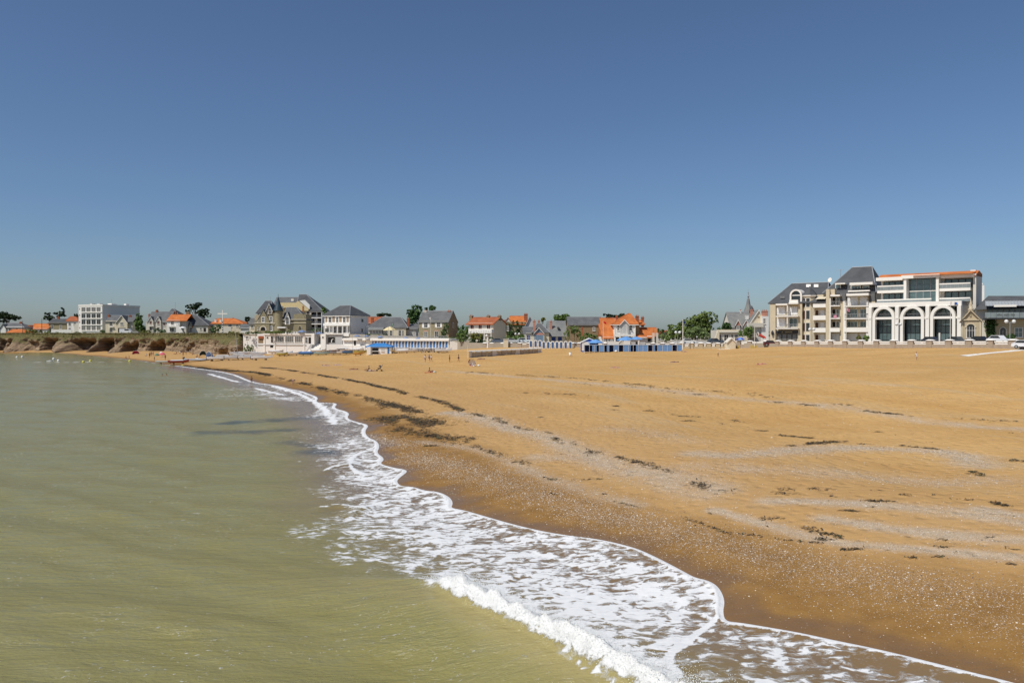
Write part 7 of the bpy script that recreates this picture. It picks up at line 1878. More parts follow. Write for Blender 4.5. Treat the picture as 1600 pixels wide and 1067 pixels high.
# parasols
def parasol(label, c, foot, top, w_px, Y, ma, mb_=None, tilt=0.0, drop=.35, n=8, name="parasol", group=None, z=None):
    zb = py2z(foot, Y) if z is None else z; k = Y / F
    root = tag(empty(name, (px2x(c, Y), Y, zb)), label, "parasol", group)
    h = py2z(top, Y) - zb; R = w_px * k / 2; dz = R * drop * 1.3
    MB().tube([(0, 0, -.4), (0, 0, h * .97)], .04, 6).build("pole", T_WHITE, root)
    can = empty("canopy", (0, 0, h)); can.parent = root; can.rotation_euler = (0, tilt, 0)
    for i in range(n):
        a0, a1 = 6.2832 * i / n, 6.2832 * (i + 1) / n; V = [(0, 0, 0)]
        for rr_, zz_ in ((.55, -.42), (1.0, -1.0)):
            V += [(R * rr_ * math.cos(a0), R * rr_ * math.sin(a0), dz * zz_), (R * rr_ * math.cos(a1), R * rr_ * math.sin(a1), dz * zz_)]
        V += [(R * math.cos(a0), R * math.sin(a0), -dz - .12), (R * math.cos(a1), R * math.sin(a1), -dz - .12)]
        mesh_obj("panel", V, [(0, 1, 2), (1, 3, 4, 2), (3, 5, 6, 4)], ma if i % 2 == 0 or mb_ is None else mb_, can)
    return root
PB = mat("sky_blue_parasol", (.13, .30, .60), .8, .12, 1); PV = mat("violet_blue_parasol", (.07, .075, .48), .8, .15, 1); PY = mat("cream_yellow_parasol", (.72, .60, .34), .8, .1, 1); PWH = mat("white_parasol", (.74, .73, .71), .8, .06, 1); PR = mat("wine_red_cloth", (.30, .045, .075), .85, .2, 1)
parasol("blue parasol right of the blue gabled hut", 931, 546, 530, 24, 211, PB)
parasol("large left blue parasol before the orange villa", 978, 546, 525.5, 30, 216, PB, drop=.3)
parasol("right blue parasol of the pair before the orange villa", 994, 546, 525.8, 22, 217, PB, drop=.3)
parasol("violet blue parasol right of the white kiosk", 1157, 545, 527, 13, 211, PV, PB, drop=.4)
parasol("cream yellow parasol on the terrace of the low cream house", 609, 527, 510, 21, 275, PY, drop=.42, n=6)
parasol("white parasol before the dark slate house", 285.5, 521, 510, 12, 360, PWH, drop=.3)
for i, (c, t, w, Y) in enumerate(((472, 515.5, 14, 283), (499, 518.5, 12, 283), (558, 523, 11, 272), (573, 523.5, 9, 271), (594, 524.5, 10, 270), (634, 526, 9, 266), (654, 527, 10, 263), (673.5, 528, 9, 261))):
    parasol("low blue parasol on the terrace, %s from the club end" % ORD[i], c, t + 6, t, w, Y, mat("dusty_blue_parasol", (.16, .23, .40), .85, .15, 1), drop=.35, n=6, group="low blue parasols on the terrace")
# beach parasol lying on its side
Y = ground_hit(737, 572.5, 120, 260)[1]; k = Y / F
x_, y_, z_ = at_beach(738, Y)
root = tag(empty("beach_parasol", (x_, y_, z_)), "white and wine red parasol tipped on its side as shelter", "parasol")
R = 7.0 * k; can = empty("canopy", (0, .25, R * .80)); can.parent = root; can.rotation_euler = (math.radians(-66), 0, math.radians(-28))
for i in range(12):
    a0, a1 = 6.2832 * i / 12, 6.2832 * (i + 1) / 12; V = [(0, 0, .35)] 
    for rr_, zz_ in ((.55, .24), (.82, .08), (1.0, -.12)): V += [(R * rr_ * math.cos(a0), R * rr_ * math.sin(a0), zz_), (R * rr_ * math.cos(a1), R * rr_ * math.sin(a1), zz_)]
    me_ = mesh_obj("panel", V, [(0, 1, 2), (1, 3, 4, 2), (3, 5, 6, 4)], PWH, can)
    if i % 3 != 2: mesh_obj("border", [V[3], V[4], V[6], V[5]], [(0, 1, 3, 2)], PR, me_).location = (0, 0, -.012)
MB().tube([(0, .2, R * .8), (.3, -1.1, .05)], .02, 6).build("pole", T_WHITE, root)

# ---------------------------------------------------------------- boats
def hull_mesh(L, W, H, m, deckm, name="hull", parent=None, rocker=.16, open_=True, stern=.75, x0=0, y0=0):
    ns = 12; prof = [(-1, 1.0), (-.92, .55), (-.55, .12), (0, 0), (.55, .12), (.92, .55), (1, 1.0)]
    V = []
    for i in range(ns + 1):
        t = i / ns; w = W / 2 * (stern + (1 - stern) * min(1, t * 3)) * (1 - max(0, (t - .45) / .55) ** 2.2) + .015
        rise = rocker * H * (2 * t - .9) ** 2 + (.35 * H * max(0, t - .8) / .2 if True else 0)
        for a, c in prof: V.append((x0 + L * (t - .5), y0 + a * w, rise + c * H * (1 + .12 * t * t)))
    k = len(prof); Fc = [(i * k + j, (i + 1) * k + j, (i + 1) * k + j + 1, i * k + j + 1) for i in range(ns) for j in range(k - 1)]
    Fc += [tuple(range(k - 1, -1, -1)), tuple(ns * k + j for j in range(k))]
    h = mesh_obj(name, V, Fc, m, parent, smooth=False)
    dV = []
    for i in range(ns + 1):
        l, r_ = Vector(V[i * k]), Vector(V[i * k + k - 1]); dV += [l.lerp(r_, .06) + Vector((0, 0, -.10 * H if open_ else .01)), l.lerp(r_, .94) + Vector((0, 0, -.10 * H if open_ else .01))]
    mesh_obj("deck", dV, [(2 * i, 2 * i + 1, 2 * i + 3, 2 * i + 2) for i in range(ns)], deckm, h)
    return h
def paint(n, c): return mat("gelcoat_" + n, c, .35, .08, .8, spec=.5)
GW, GB, GC, GY2, GR, GG, GBR = paint("white", (.76, .76, .75)), paint("blue", (.07, .20, .47)), paint("pale_cyan", (.36, .52, .56)), paint("yellow", (.50, .44, .11)), paint("red", (.34, .045, .03)), paint("grey", (.30, .32, .36)), paint("brown", (.20, .13, .10))
def place(root, p, q, heading, lo=150, hi=330, lift=.02):
    x_, y_, z_ = ground_hit(p, q, lo, hi); root.location = (x_, y_, z_ + lift); root.rotation_euler.z = heading
    return root
def dinghy(label, p, q, L, hm, dm, heading, W=1.7, H=.72, mast=0.0, name="dinghy", cat="boat", lo=150, hi=330, thwart=True, cover=None, group="boats drawn up on the sand"):
    root = tag(empty(name), label, cat, group)
    hull_mesh(L, W, H, hm, dm, parent=root)
    if thwart:
        for t in (-.2, .12): MB().box(L * t - .12, L * t + .12, -W * .38, W * .38, H * .80, H * .86).build("thwart", WOOD, root)
    if cover is not None: MB().add([(-L * .4, -W * .42, H * .98), (L * .25, -W * .42, H * 1.05), (L * .25, W * .42, H * 1.05), (-L * .4, W * .42, H * .98), (-L * .38, 0, H * 1.35), (L * .24, 0, H * 1.45)], [(0, 1, 5, 4), (2, 3, 4, 5), (0, 4, 3), (1, 2, 5)]).build("cover", cover, root)
    if mast: MB().tube([(L * .12, 0, H * .3), (L * .10, 0, mast)], [.05, .03], 6).build("mast", T_GREY, root)
    for t in (-.25, .2): MB().box(L * t - .1, L * t + .1, -W * .3, W * .3, -.5, H * .22).build("trestle", WOOD, root)
    return place(root, p, q, heading, lo, hi, .32)
def catamaran(label, p, q, heading, hm=None, tm=None, L=5.0, W=2.3, mast=0.0, lean=(0, 0), roll=0.0, lo=150, hi=330, sail=None):
    root = tag(empty("catamaran"), label, "catamaran", "catamarans drawn up on the sand")
    for s_ in (-1, 1): hull_mesh(L, .55, .62, hm or GW, hm or GW, parent=root, y0=s_ * W / 2, open_=False, stern=.6)
    for t in (-.22, .18): MB().tube([(L * t, -W / 2, .56), (L * t, W / 2, .56)], .06, 6).build("crossbeam", T_GREY, root)
    MB().box(-L * .21, L * .17, -W / 2 + .2, W / 2 - .2, .53, .56).build("trampoline", tm or T_DARK, root)
    for s_ in (-1, 1): MB().box(-L * .53, -L * .49, s_ * W / 2 - .04, s_ * W / 2 + .04, -.1, .75).build("rudder", T_DARK, root)
    if mast: MB().tube([(L * .18, 0, .58), (L * .18 + lean[0], lean[1], mast)], [.06, .04], 6).build("mast", T_GREY, root)
    if sail is not None: MB().tube([(L * .15, .1, .72), (-L * .45, .0, .78)], [.14, .1], 7).build("rolled_sail", sail, root)
    for t in (-.3, .2): MB().box(L * t - .1, L * t + .1, -W * .5, W * .5, -.6, .1).build("trestle", WOOD, root)
    place(root, p, q, heading, lo, hi, .35); root.rotation_euler.x = roll
    return root
# by the water
dinghy("long pale dinghy at the waterline left of the red boat", 259, 568.5, 5.6, GW, GG, .05, 1.5, .5, lo=170, hi=300)
dinghy("red hulled boat pulled up at the waterline", 279, 569, 5.4, GR, GG, .12, 1.7, .65, lo=170, hi=300, cover=paint("pale", (.5, .5, .5)))
root = tag(empty("inflatable_boat"), "grey inflatable boat with dark outboard on the sand", "boat", "boats drawn up on the sand")
for s_ in (-1, 1): MB().tube([(-3.6, s_ * .75, .42), (1.6, s_ * .75, .42), (2.8, s_ * .5, .52), (3.5, s_ * .05, .68)], [.24, .28, .27, .2], 10).build("tube", GG, root, smooth=True)
MB().box(-3.3, 2.2, -.6, .6, .12, .24).build("floor", GW, root); MB().box(-3.7, -3.55, -.6, .6, .15, .75).build("transom", GW, root); MB().box(-4.2, -3.72, -.2, .2, .1, 1.15).build("outboard_motor", T_DARK, root); MB().box(-.6, .2, -.3, .3, .24, .9).build("console", GW, root)
place(root, 309, 564.5, .0, 170, 320)
C_BLK = T_DARK; TR_B = mat("blue_trampoline", (.04, .13, .32), .8); TR_G = mat("grey_trampoline", (.10, .11, .13), .8); SAIL = mat("sail_cloth", (.72, .72, .70), .8)
for i, (p, q, hd, tm, mast, lean, sl) in enumerate((
    (340, 563.5, .12, TR_G, 0, (0, 0), None), (352, 561, .25, TR_G, 0, (0, 0), SAIL), (366, 562.5, .35, TR_G, 8.0, (-.6, 3.0), None), (377, 559, .3, TR_G, 0, (0, 0), SAIL),
    (388, 562, .22, TR_G, 0, (0, 0), SAIL), (398, 558.5, .35, TR_B, 0, (0, 0), None), (409, 562.5, .1, TR_G, 0, (0, 0), SAIL), (404, 556, .3, TR_G, 0, (0, 0), SAIL), (386, 554, .2, TR_B, 6.5, (-1.5, -.6), None), (372, 556, .3, TR_G, 0, (0, 0), SAIL))):
    catamaran("white beach catamaran in the left cluster, %s from its left end" % ORD[i] if i < 7 else "white beach catamaran at the back of the left cluster, %s from the right" % ORD[i - 7], p, q, hd, tm=tm, mast=mast, lean=lean, sail=sl, L=5.2, lo=160, hi=300)
dinghy("grey jet boat on the sand below the club wall", 424, 549.5, 3.6, GG, T_DARK, .1, 1.3, .6, lo=200, hi=300, cover=GG)
for lab, p, q, L, hm, dm, hd, ms, cv in (
    ("white dinghy with upturned bow before the club window wall", 431, 551.5, 4.6, GW, GW, .25, 0, GW), ("yellow green kayak lying before the club wall", 441, 555, 3.2, GY2, GY2, .05, 0, None), ("long white dinghy with tall dark mast before the club", 445, 553.5, 4.8, GW, GG, .1, 8.6, None),
    ("long white dinghy right of the tall mast", 458, 554, 5.0, GW, GW, .15, 0, None), ("bright blue dinghy before the club stairs", 480, 554, 5.0, GB, GW, .08, 0, GB), ("white dinghy behind the blue one by the stairs", 497, 550, 4.8, GW, GW, .2, 0, GW),
    ("pale cyan dinghy right of the club stairs", 504, 553.5, 5.2, GC, GW, .12, 0, None), ("brown dinghy before the painted figure window", 521, 551, 3.8, GBR, GBR, .2, 0, GBR), ("grey white dinghy right of the brown one", 527, 553, 4.4, GG, GW, .2, 0, None),
    ("pale grey dinghy in the middle of the boat row", 537, 552.5, 4.2, GW, GG, .2, 0, None), ("dark covered dinghy behind the boat row", 534, 549, 4.2, GW, T_DARK, .25, 0, mat("dark_boat_cover", (.05, .05, .06), .9)), ("deep blue dinghy in the boat row before the dark door", 548, 552, 5.0, GB, GB, .25, 8.5, mat("dark_boat_cover", (.05, .05, .06), .9)),
    ("white dinghy behind the deep blue one", 556, 548.5, 4.8, GW, GW, .3, 0, GW), ("yellow dinghy left of the blue roofed kiosk", 563, 551.5, 4.4, GY2, GY2, .2, 7.5, None), ("small orange yellow boat trolley boat left of the kiosk", 560, 554, 3.0, paint("amber", (.60, .36, .10)), GW, .1, 0, None),
    ("sand coloured dinghy right of the blue roofed kiosk", 622, 550, 5.0, paint("sand", (.50, .42, .26)), GW, .1, 0, None), ("white dinghy before the cabin doors", 631, 550.5, 4.6, GW, GW, .12, 0, GW), ("white dinghy in the middle of the cabin row", 642, 550, 4.6, GW, GG, .12, 0, None)):
    dinghy(lab, p, q + 1.7, L * 1.08, hm, dm, hd, mast=ms, cover=cv, lo=200, hi=300)
for i, (p, q, hd, tm, sl) in enumerate(((628, 547, .2, TR_G, SAIL), (652, 547.8, .15, TR_G, SAIL), (668, 549, .75, TR_B, None), (682, 548.5, .7, TR_B, None), (693, 549.5, .05, TR_B, None))):
    catamaran("white catamaran before the blue cabin doors, %s from the left" % ORD[i], p, q + 1.5, hd, tm=tm, sail=sl, L=4.8, lo=200, hi=300)
for i, (p, top, q) in enumerate(((519.5, 520, 550), (571, 508, 550), (586, 500, 545))):
    x_, y_, z_ = ground_hit(p, q, 200, 290); h_ = py2z(top, y_) - z_
    r_ = tag(empty("mast", (x_, y_, z_)), ["bare dark mast standing by the painted figure", "bare dark mast left of the kiosk", "thin mast behind the blue kiosk roof"][i], "mast"); MB().tube([(0, 0, -.4), (.1, 0, h_)], [.06, .035], 6).build("pole", T_DARK, r_); MB().tube([(-.5, 0, h_ * .7), (.6, 0, h_ * .7)], .02, 5).build("spreader", T_DARK, r_)
for lab, p, q, m_ in (("leaning yellow spar among the left catamarans", 371, 550, GY2), ("leaning dark spar behind the left catamarans", 378, 550, T_DARK)):
    x_, y_, z_ = ground_hit(p, q, 200, 300); r_ = tag(empty("spar", (x_, y_, z_)), lab, "spar"); MB().tube([(0, 0, -.2), (-1.8, .5, 3.6)], .06, 6).build("pole", m_, r_)
# bins, ball, boards
def bin_(label, p, q, h=.95, r=.3, lo=120, hi=260):
    x_, y_, z_ = ground_hit(p, q, lo, hi); root = tag(empty("litter_bin", (x_, y_, z_)), label, "bin")
    MB().lathe([(0, -.1), (r * .85, -.1), (r, h * .9), (0, h * .9)], 0, 0, 12).build("body", T_WHITE, root, smooth=True); MB().lathe([(0, h * .9), (r * 1.05, h * .902), (r * .95, h), (0, h * 1.03)], 0, 0, 12).build("lid", T_GREY, root)
bin_("white litter bin alone on the open sand before the arched cabins", 891, 556.5)
x_, y_, z_ = ground_hit(962.5, 550.6, 150, 260); o = MB().lathe([(0, 0), (.3, .08), (.38, .3), (.25, .5), (0, .58)], 0, 0, 10).build("white_bag", T_WHITE, None, True, (x_, y_, z_)); tag(o, "white beach bag lying before the blue tents", "bag")
for lab, p, Y in (("yellow slatted panel below the violet parasol", 1157, 210.5), ("yellow slatted panel left of the long wall", 1178.5, 206)):
    root = tag(empty("yellow_panel", (px2x(p, Y), Y, py2z(544, Y))), lab, "panel")
    for i in range(7): MB().box(-.95 + i * .28, -.76 + i * .28, -.03, .03, -.2, .8 - .12 * (i % 2)).build("slat", mat("yellow_paint", (.58, .42, .06), .6), root)
    MB().box(-1.0, 1.05, .031, .07, .1, .2).build("rail", T_GREY, root)
Y = 214; root = tag(empty("red_awning", (px2x(1189.5, Y), Y, py2z(529.5, Y))), "red curved slide awning with white rim by the gabled house", "awning")
nn = 8; sec = [(math.cos(math.pi * i / nn) * .75, math.sin(math.pi * i / nn) * .75) for i in range(nn + 1)]
V = [(-.9 + .0, a, .55 + c * 1.0 + .4) for a, c in sec] + [(1.0, a, .0 + c * .9) for a, c in sec]
mesh_obj("canopy", V, [(i, i + 1, nn + 2 + i, nn + 1 + i) for i in range(nn)], mat("red_awning_cloth", (.48, .06, .04), .8), root)
MB().tube([(-.92, a * 1.05, .55 + c * 1.05 + .4) for a, c in sec], .09, 6).build("rim", T_WHITE, root)
# buoys
BUOY_Y = mat("yellow_buoy", (.62, .55, .10), .5); BUOY_W = mat("white_buoy", (.74, .74, .72), .5)
for i, (p, q, m_, w) in enumerate(((130, 566.3, BUOY_Y, "yellow"), (141, 564.8, BUOY_Y, "yellow"), (202.5, 564.8, BUOY_Y, "yellow"), (285, 573.4, BUOY_Y, "yellow"), (83.5, 561.5, BUOY_W, "white"), (34.5, 558.3, BUOY_W, "white"), (26.3, 558.8, BUOY_W, "white"), (91, 564.3, BUOY_W, "white"))):
    x_, y_ = on_level(p, q, .0); root = tag(empty("buoy", (x_, y_, .05)), "%s mooring buoy afloat, %s from the left" % (w, ORD[[0, 1, 2, 3, 2, 1, 0, 3][i]]), "buoy", "mooring buoys"); r = .42
    MB().lathe([(0, -.3), (r * .8, -.15), (r, .1), (r * .75, .38), (.1, .5), (0, .5)], 0, 0, 12).build("float", m_, root, smooth=True); MB().tube([(0, 0, .45), (0, 0, .62)], .06, 6).build("ring", T_GREY, root)
x_, y_ = on_level(78, 565.2, 0); root = tag(empty("moored_boat", (x_, y_, -.1)), "tiny white boat moored near the buoys", "boat"); hull_mesh(1.9, .8, .4, GW, GW, parent=root)
MB().box(-.35, .3, -.25, .25, .3, .55).build("cover", GW, root)
# cliff top tables
for i, p in enumerate((84, 97, 154, 212, 281, 344)):
    Y = float(np.interp(p, [a for a, _ in WALL_LINE], [b_ for _, b_ in WALL_LINE])) + 3.0
    root = tag(empty("picnic_table", (px2x(p, Y), Y, town_z(p))), "pale picnic table on the cliff edge grass, %s from the left" % ORD[i], "table", "picnic tables on the cliff")
    MB().box(-1.1, 1.1, -.4, .4, .68, .76).build("top", T_WHITE, root)
    for s_ in (-1, 1): MB().box(-1.0, 1.0, s_ * .85 - .15, s_ * .85 + .15, .40, .46).build("seat", T_WHITE, root); MB().box(s_ * .8 - .06, s_ * .8 + .06, -.8, .8, -.1, .399).build("leg", T_WHITE, root)

# ================================================================ people
SKINS = {"fair": mat("fair_skin", (.50, .30, .21), .6, .06), "tan": mat("tanned_skin", (.34, .175, .10), .6, .06)}
HAIR = {"dark": mat("dark_hair", (.02, .014, .01), .6), "brown": mat("brown_hair", (.075, .04, .02), .6), "fair": mat("fair_hair", (.30, .20, .09), .6), "hat": mat("white_sun_hat", (.70, .68, .64), .8)}
CLOTH = {}
def cloth(c):
    if c not in CLOTH: CLOTH[c] = mat("cloth_%02d_%02d_%02d" % tuple(int(v * 99) for v in c), c, .9, .12, 4)
    return CLOTH[c]
def skin_obj(name, J, E, m, parent, sub=1):
    """J = {joint: (x,y,z,r)}; E = [(a,b)] grown into one continuous surface"""
    names = list(J); me = bpy.data.meshes.new(name)
    me.from_pydata([J[n][:3] for n in names], [(names.index(a), names.index(b_)) for a, b_ in E], [])
    me.materials.append(m); o = bpy.data.objects.new(name, me); link(o, parent)
    sk = o.modifiers.new("skin", 'SKIN'); sk.use_smooth_shade = True
    for i, n in enumerate(names):
        r_ = J[n][3]; me.skin_vertices[0].data[i].radius = (r_, r_); me.skin_vertices[0].data[i].use_root = (i == 0)
    ss = o.modifiers.new("sub", 'SUBSURF'); ss.levels = sub; ss.render_levels = sub
    return o
EDGES = [("pel", "abd"), ("abd", "chest"), ("chest", "neck"), ("neck", "head"), ("head", "crown")] + [(a + s, b_ + s) for s in "LR" for a, b_ in (("sh", "el"), ("el", "wr"), ("wr", "hd"), ("hip", "kn"), ("kn", "an"), ("an", "to"))] + [("chest", "shL"), ("chest", "shR"), ("pel", "hipL"), ("pel", "hipR")]
def pose_joints(pose, s):
    J = dict(pel=(0, 0, .95, .125), abd=(0, 0, 1.10, .115), chest=(0, 0, 1.33, .135), neck=(0, 0, 1.48, .055), head=(0, .01, 1.60, .095), crown=(0, .0, 1.70, .07))
    for q, sg in (("L", -1), ("R", 1)):
        J["sh" + q] = (sg * .17, 0, 1.40, .058); J["el" + q] = (sg * .23, .02, 1.13, .042); J["wr" + q] = (sg * .24, -.06, .90, .03); J["hd" + q] = (sg * .24, -.09, .80, .035)
        J["hip" + q] = (sg * .09, 0, .88, .088); J["kn" + q] = (sg * .10, -.01, .49, .058); J["an" + q] = (sg * .10, .02, .08, .038); J["to" + q] = (sg * .11, -.14, .03, .035)
    def mv(n, x_, y_, z_): J[n] = (x_, y_, z_, J[n][3])
    if pose == "walk":
        mv("knL", -.10, -.16, .50); mv("anL", -.10, -.20, .08); mv("toL", -.10, -.36, .05); mv("knR", .10, .06, .49); mv("anR", .10, .28, .12); mv("toR", .10, .18, .03)
        mv("wrL", -.22, .16, .92); mv("hdL", -.22, .20, .83); mv("wrR", .22, -.20, .95); mv("hdR", .22, -.27, .88)
    elif pose == "bend":
        for n, yy, zz_ in (("abd", -.12, 1.06), ("chest", -.34, 1.10), ("neck", -.48, 1.10), ("head", -.60, 1.08), ("crown", -.69, 1.04)): mv(n, 0, yy, zz_)
        for q, sg in (("L", -1), ("R", 1)): mv("sh" + q, sg * .17, -.38, 1.10); mv("el" + q, sg * .2, -.42, .82); mv("wr" + q, sg * .18, -.46, .58); mv("hd" + q, sg * .17, -.47, .48); mv("kn" + q, sg * .1, -.1, .50)
    elif pose == "sit":
        for n, yy, zz_ in (("pel", 0, .13), ("abd", .05, .28), ("chest", .12, .50), ("neck", .13, .65), ("head", .11, .77), ("crown", .10, .87)): mv(n, 0, yy, zz_)
        for q, sg in (("L", -1), ("R", 1)): mv("sh" + q, sg * .17, .12, .57); mv("el" + q, sg * .23, .28, .34); mv("wr" + q, sg * .25, .36, .10); mv("hd" + q, sg * .26, .38, .04); mv("hip" + q, sg * .1, -.05, .11); mv("kn" + q, sg * .12, -.42, .30 if sg > 0 else .12); mv("an" + q, sg * .12, -.80, .07); mv("to" + q, sg * .13, -.86, .20)
    elif pose == "lie":
        for n, yy in (("pel", 0), ("abd", .15), ("chest", .38), ("neck", .55), ("head", .67), ("crown", .77)): mv(n, 0, yy, .13 if n != "neck" else .12)
        for q, sg in (("L", -1), ("R", 1)): mv("sh" + q, sg * .17, .44, .11); mv("el" + q, sg * .28, .25, .06); mv("wr" + q, sg * .30, .02, .05); mv("hd" + q, sg * .29, -.07, .05); mv("hip" + q, sg * .09, -.07, .11); mv("kn" + q, sg * .11, -.45, .12 if sg < 0 else .22); mv("an" + q, sg * .12, -.86, .05); mv("to" + q, sg * .14, -.92, .16)
    return {n: tuple(c * s for c in v) for n, v in J.items()}
def person(label, p, q, pose="stand", h=1.7, skin="fair", hair="brown", top=None, bottom=(.05, .06, .10), heading=0.0, at=None, lo=60, hi=330, group="people on the beach", towel=None):
    loc = at or ground_hit(p, q, lo, hi); s = h / 1.76
    root = tag(empty("person", loc, heading), label, "person", group)
    J = pose_joints(pose, s); skin_obj("body", J, EDGES, SKINS[skin], root)
    cx = [(J["head"][i] + J["crown"][i]) / 2 for i in range(3)]; d = Vector(J["crown"][:3]) - Vector(J["neck"][:3]); d.normalize()
    m = MB().lathe([(.112 * s, -.01 * s), (.118 * s, .04 * s), (.09 * s, .10 * s), (0, .125 * s)] if hair != "hat" else [(.2 * s, .0), (.115 * s, .02 * s), (.10 * s, .11 * s), (0, .13 * s)], 0, 0, 10).build("hair" if hair != "hat" else "hat", HAIR[hair], root, smooth=True, loc=cx)
    m.rotation_euler = d.to_track_quat('Z', 'Y').to_euler()
    g = 1.13
    if bottom: K = {n: (*J[n][:3], J[n][3] * g) for n in ("pel", "hipL", "hipR")}; K["pel"] = (*J["pel"][:3], J["pel"][3] * 1.08); K["kL"] = tuple(J["hipL"][i] * .6 + J["knL"][i] * .4 for i in range(3)) + (.085 * s,); K["kR"] = tuple(J["hipR"][i] * .6 + J["knR"][i] * .4 for i in range(3)) + (.085 * s,); skin_obj("shorts", K, [("pel", "hipL"), ("pel", "hipR"), ("hipL", "kL"), ("hipR", "kR")], cloth(bottom), root)
    if top:
        K = {n: (*J[n][:3], J[n][3] * g) for n in ("chest", "abd", "shL", "shR")}; K["low"] = tuple(J["abd"][i] * .3 + J["pel"][i] * .7 for i in range(3)) + (.13 * s,)
        for q_ in "LR": K["a" + q_] = tuple(J["sh" + q_][i] * .45 + J["el" + q_][i] * .55 for i in range(3)) + (.062 * s,)
        skin_obj("shirt", K, [("chest", "abd"), ("abd", "low"), ("chest", "shL"), ("chest", "shR"), ("shL", "aL"), ("shR", "aR")], cloth(top), root)
    if towel:
        t = MB().box(-.42, .42, -1.0, .95, -.03, .035).build("beach_towel", cloth(towel), None, False, loc); t.rotation_euler.z = heading
        tag(t, "towel of the " + label, "towel", "beach towels")
    return root
NAVY = (.03, .04, .09); WHT = (.72, .72, .72)
person("person in white shirt walking left of the pair on the sand", 664.3, 566.8, "walk", 1.78, top=WHT, bottom=(.10, .11, .14), hair="dark", heading=.3)
person("person in grey top and dark shorts in the walking pair", 670.6, 565.2, "walk", 1.7, top=(.25, .26, .30), bottom=(.03, .02, .02), hair="dark", heading=.5)
person("person in white top beside the dark shorted walker", 673.8, 565.4, "walk", 1.6, top=WHT, bottom=(.20, .10, .10), heading=-.4)
person("bare chested person walking left of two near the windbreak", 702.5, 566.2, "stand", 1.62, "tan", "dark", bottom=(.16, .05, .04), heading=1.2)
person("tanned person striding just left of the windbreak", 716.5, 565.6, "walk", 1.68, "tan", "dark", bottom=(.04, .03, .03), heading=1.3)
person("dark child paddling at the water edge on the left", 392.8, 600.5, "walk", 1.38, "tan", "dark", bottom=(.04, .04, .07), top=(.06, .05, .06), heading=.2, lo=60, hi=200)
person("child in pink bending over by the seaweed line", 457, 602, "bend", 1.45, "fair", "dark", top=(.50, .30, .28), bottom=(.42, .28, .24), heading=.9, lo=60, hi=200)
person("small child in white walking alone on the right beach", 1432, 562.3, "walk", 1.25, "fair", "brown", top=WHT, bottom=(.65, .62, .60), heading=-.2)
person("small child with pale hat standing before the white kiosk", 1122, 557.8, "stand", 1.05, "tan", "hat", top=(.60, .30, .30), bottom=(.10, .06, .05), heading=.5)
person("sunbather in red propped up sitting below the walking pair", 672, 582.3, "sit", 1.7, "tan", "dark", bottom=(.45, .03, .025), heading=1.55, towel=(.5, .06, .05))
person("sunbather lying nearest the stroller", 580, 580, "lie", 1.7, "fair", "dark", top=(.60, .58, .58), bottom=(.05, .05, .06), heading=1.45, towel=(.12, .10, .10))
person("sunbather in dark clothes sitting beside the stroller", 575.5, 578.8, "sit", 1.7, "tan", "dark", top=(.07, .05, .05), bottom=(.04, .03, .03), heading=-1.4)
person("pale sunbather lying left of two near the boats", 509, 571.8, "lie", 1.7, "fair", "brown", bottom=(.30, .08, .08), heading=1.6, towel=(.62, .50, .46))
person("pale sunbather lying right of two near the boats", 527, 570.8, "lie", 1.75, "fair", "fair", bottom=(.62, .60, .58), heading=1.7, towel=(.70, .62, .60))
person("tanned sunbather lying left of the stroller group", 553, 577.5, "lie", 1.7, "tan", "dark", bottom=(.25, .05, .05), heading=-1.5, towel=(.40, .24, .20))
person("sunbather lying behind the tipped parasol", 752, 561.5, "lie", 1.7, "tan", "dark", bottom=(.20, .04, .04), heading=-1.5, towel=(.52, .36, .28))
person("person in wine red sitting inside the tipped parasol", 740, 572, "sit", 1.6, "tan", "dark", bottom=(.10, .03, .06), heading=.4)
person("sunbather lying alone on the open sand before the tents", 961, 575, "lie", 1.7, "fair", "hat", bottom=(.50, .20, .18), heading=-1.6, towel=(.60, .42, .32))
person("tanned sunbather lying right of centre on the upper sand", 1054, 566.3, "lie", 1.75, "tan", "dark", bottom=(.12, .08, .10), heading=-1.5, towel=(.58, .48, .42))
person("sunbather lying on a pink towel at right", 1191, 569.5, "lie", 1.65, "fair", "brown", bottom=(.55, .18, .14), heading=1.5, towel=(.70, .30, .24))
person("person lying at the right end of the blue tents", 1070, 550, "lie", 1.65, "fair", "dark", top=(.5, .45, .45), bottom=(.10, .06, .08), heading=1.3)
# stroller
x_, y_, z_ = ground_hit(592.5, 580, 100, 260); root = tag(empty("stroller", (x_, y_, z_), .3), "dark folding stroller on the sand beside the sunbathers", "stroller")
for a, c in ((-.45, -.28), (-.45, .28), (.45, -.25), (.45, .25)):
    w_ = MB().tube([(a, c - .03, .13), (a, c + .03, .13)], .13, 12).build("wheel", T_DARK, root)
for c in (-.26, .26): MB().tube([(-.45, c, .13), (.1, c, .55), (.62, c, 1.08)], .03, 6).build("frame", T_DARK, root); MB().tube([(.45, c, .13), (-.1, c, .62)], .03, 6).build("frame", T_DARK, root)
MB().tube([(.62, -.26, 1.08), (.62, .26, 1.08)], .035, 6).build("handle", T_DARK, root)
MB().prism([(-.35, .45), (.1, .38), (.42, .85), (.34, .9), (.05, .5), (-.35, .55)], -.24, .24).build("seat", cloth((.03, .03, .05)), root)
MB().lathe([(.02, 1.12), (.25, 1.02), (.36, .80)], .22, 0, 10, math.pi * .35, math.pi * 1.65).build("hood", cloth((.05, .05, .08)), root)
# swimmers
for lab, p, q in (("dark haired swimmer's head, left of two in the sea", 253.3, 586.2), ("swimmer's head, right of two in the sea", 259.6, 585.3)):
    x_, y_ = on_level(p, q, .1)
    person(lab, 0, 0, "stand", 1.6, "tan", "dark", at=(x_, y_, -1.22), group="swimmers", bottom=NAVY)
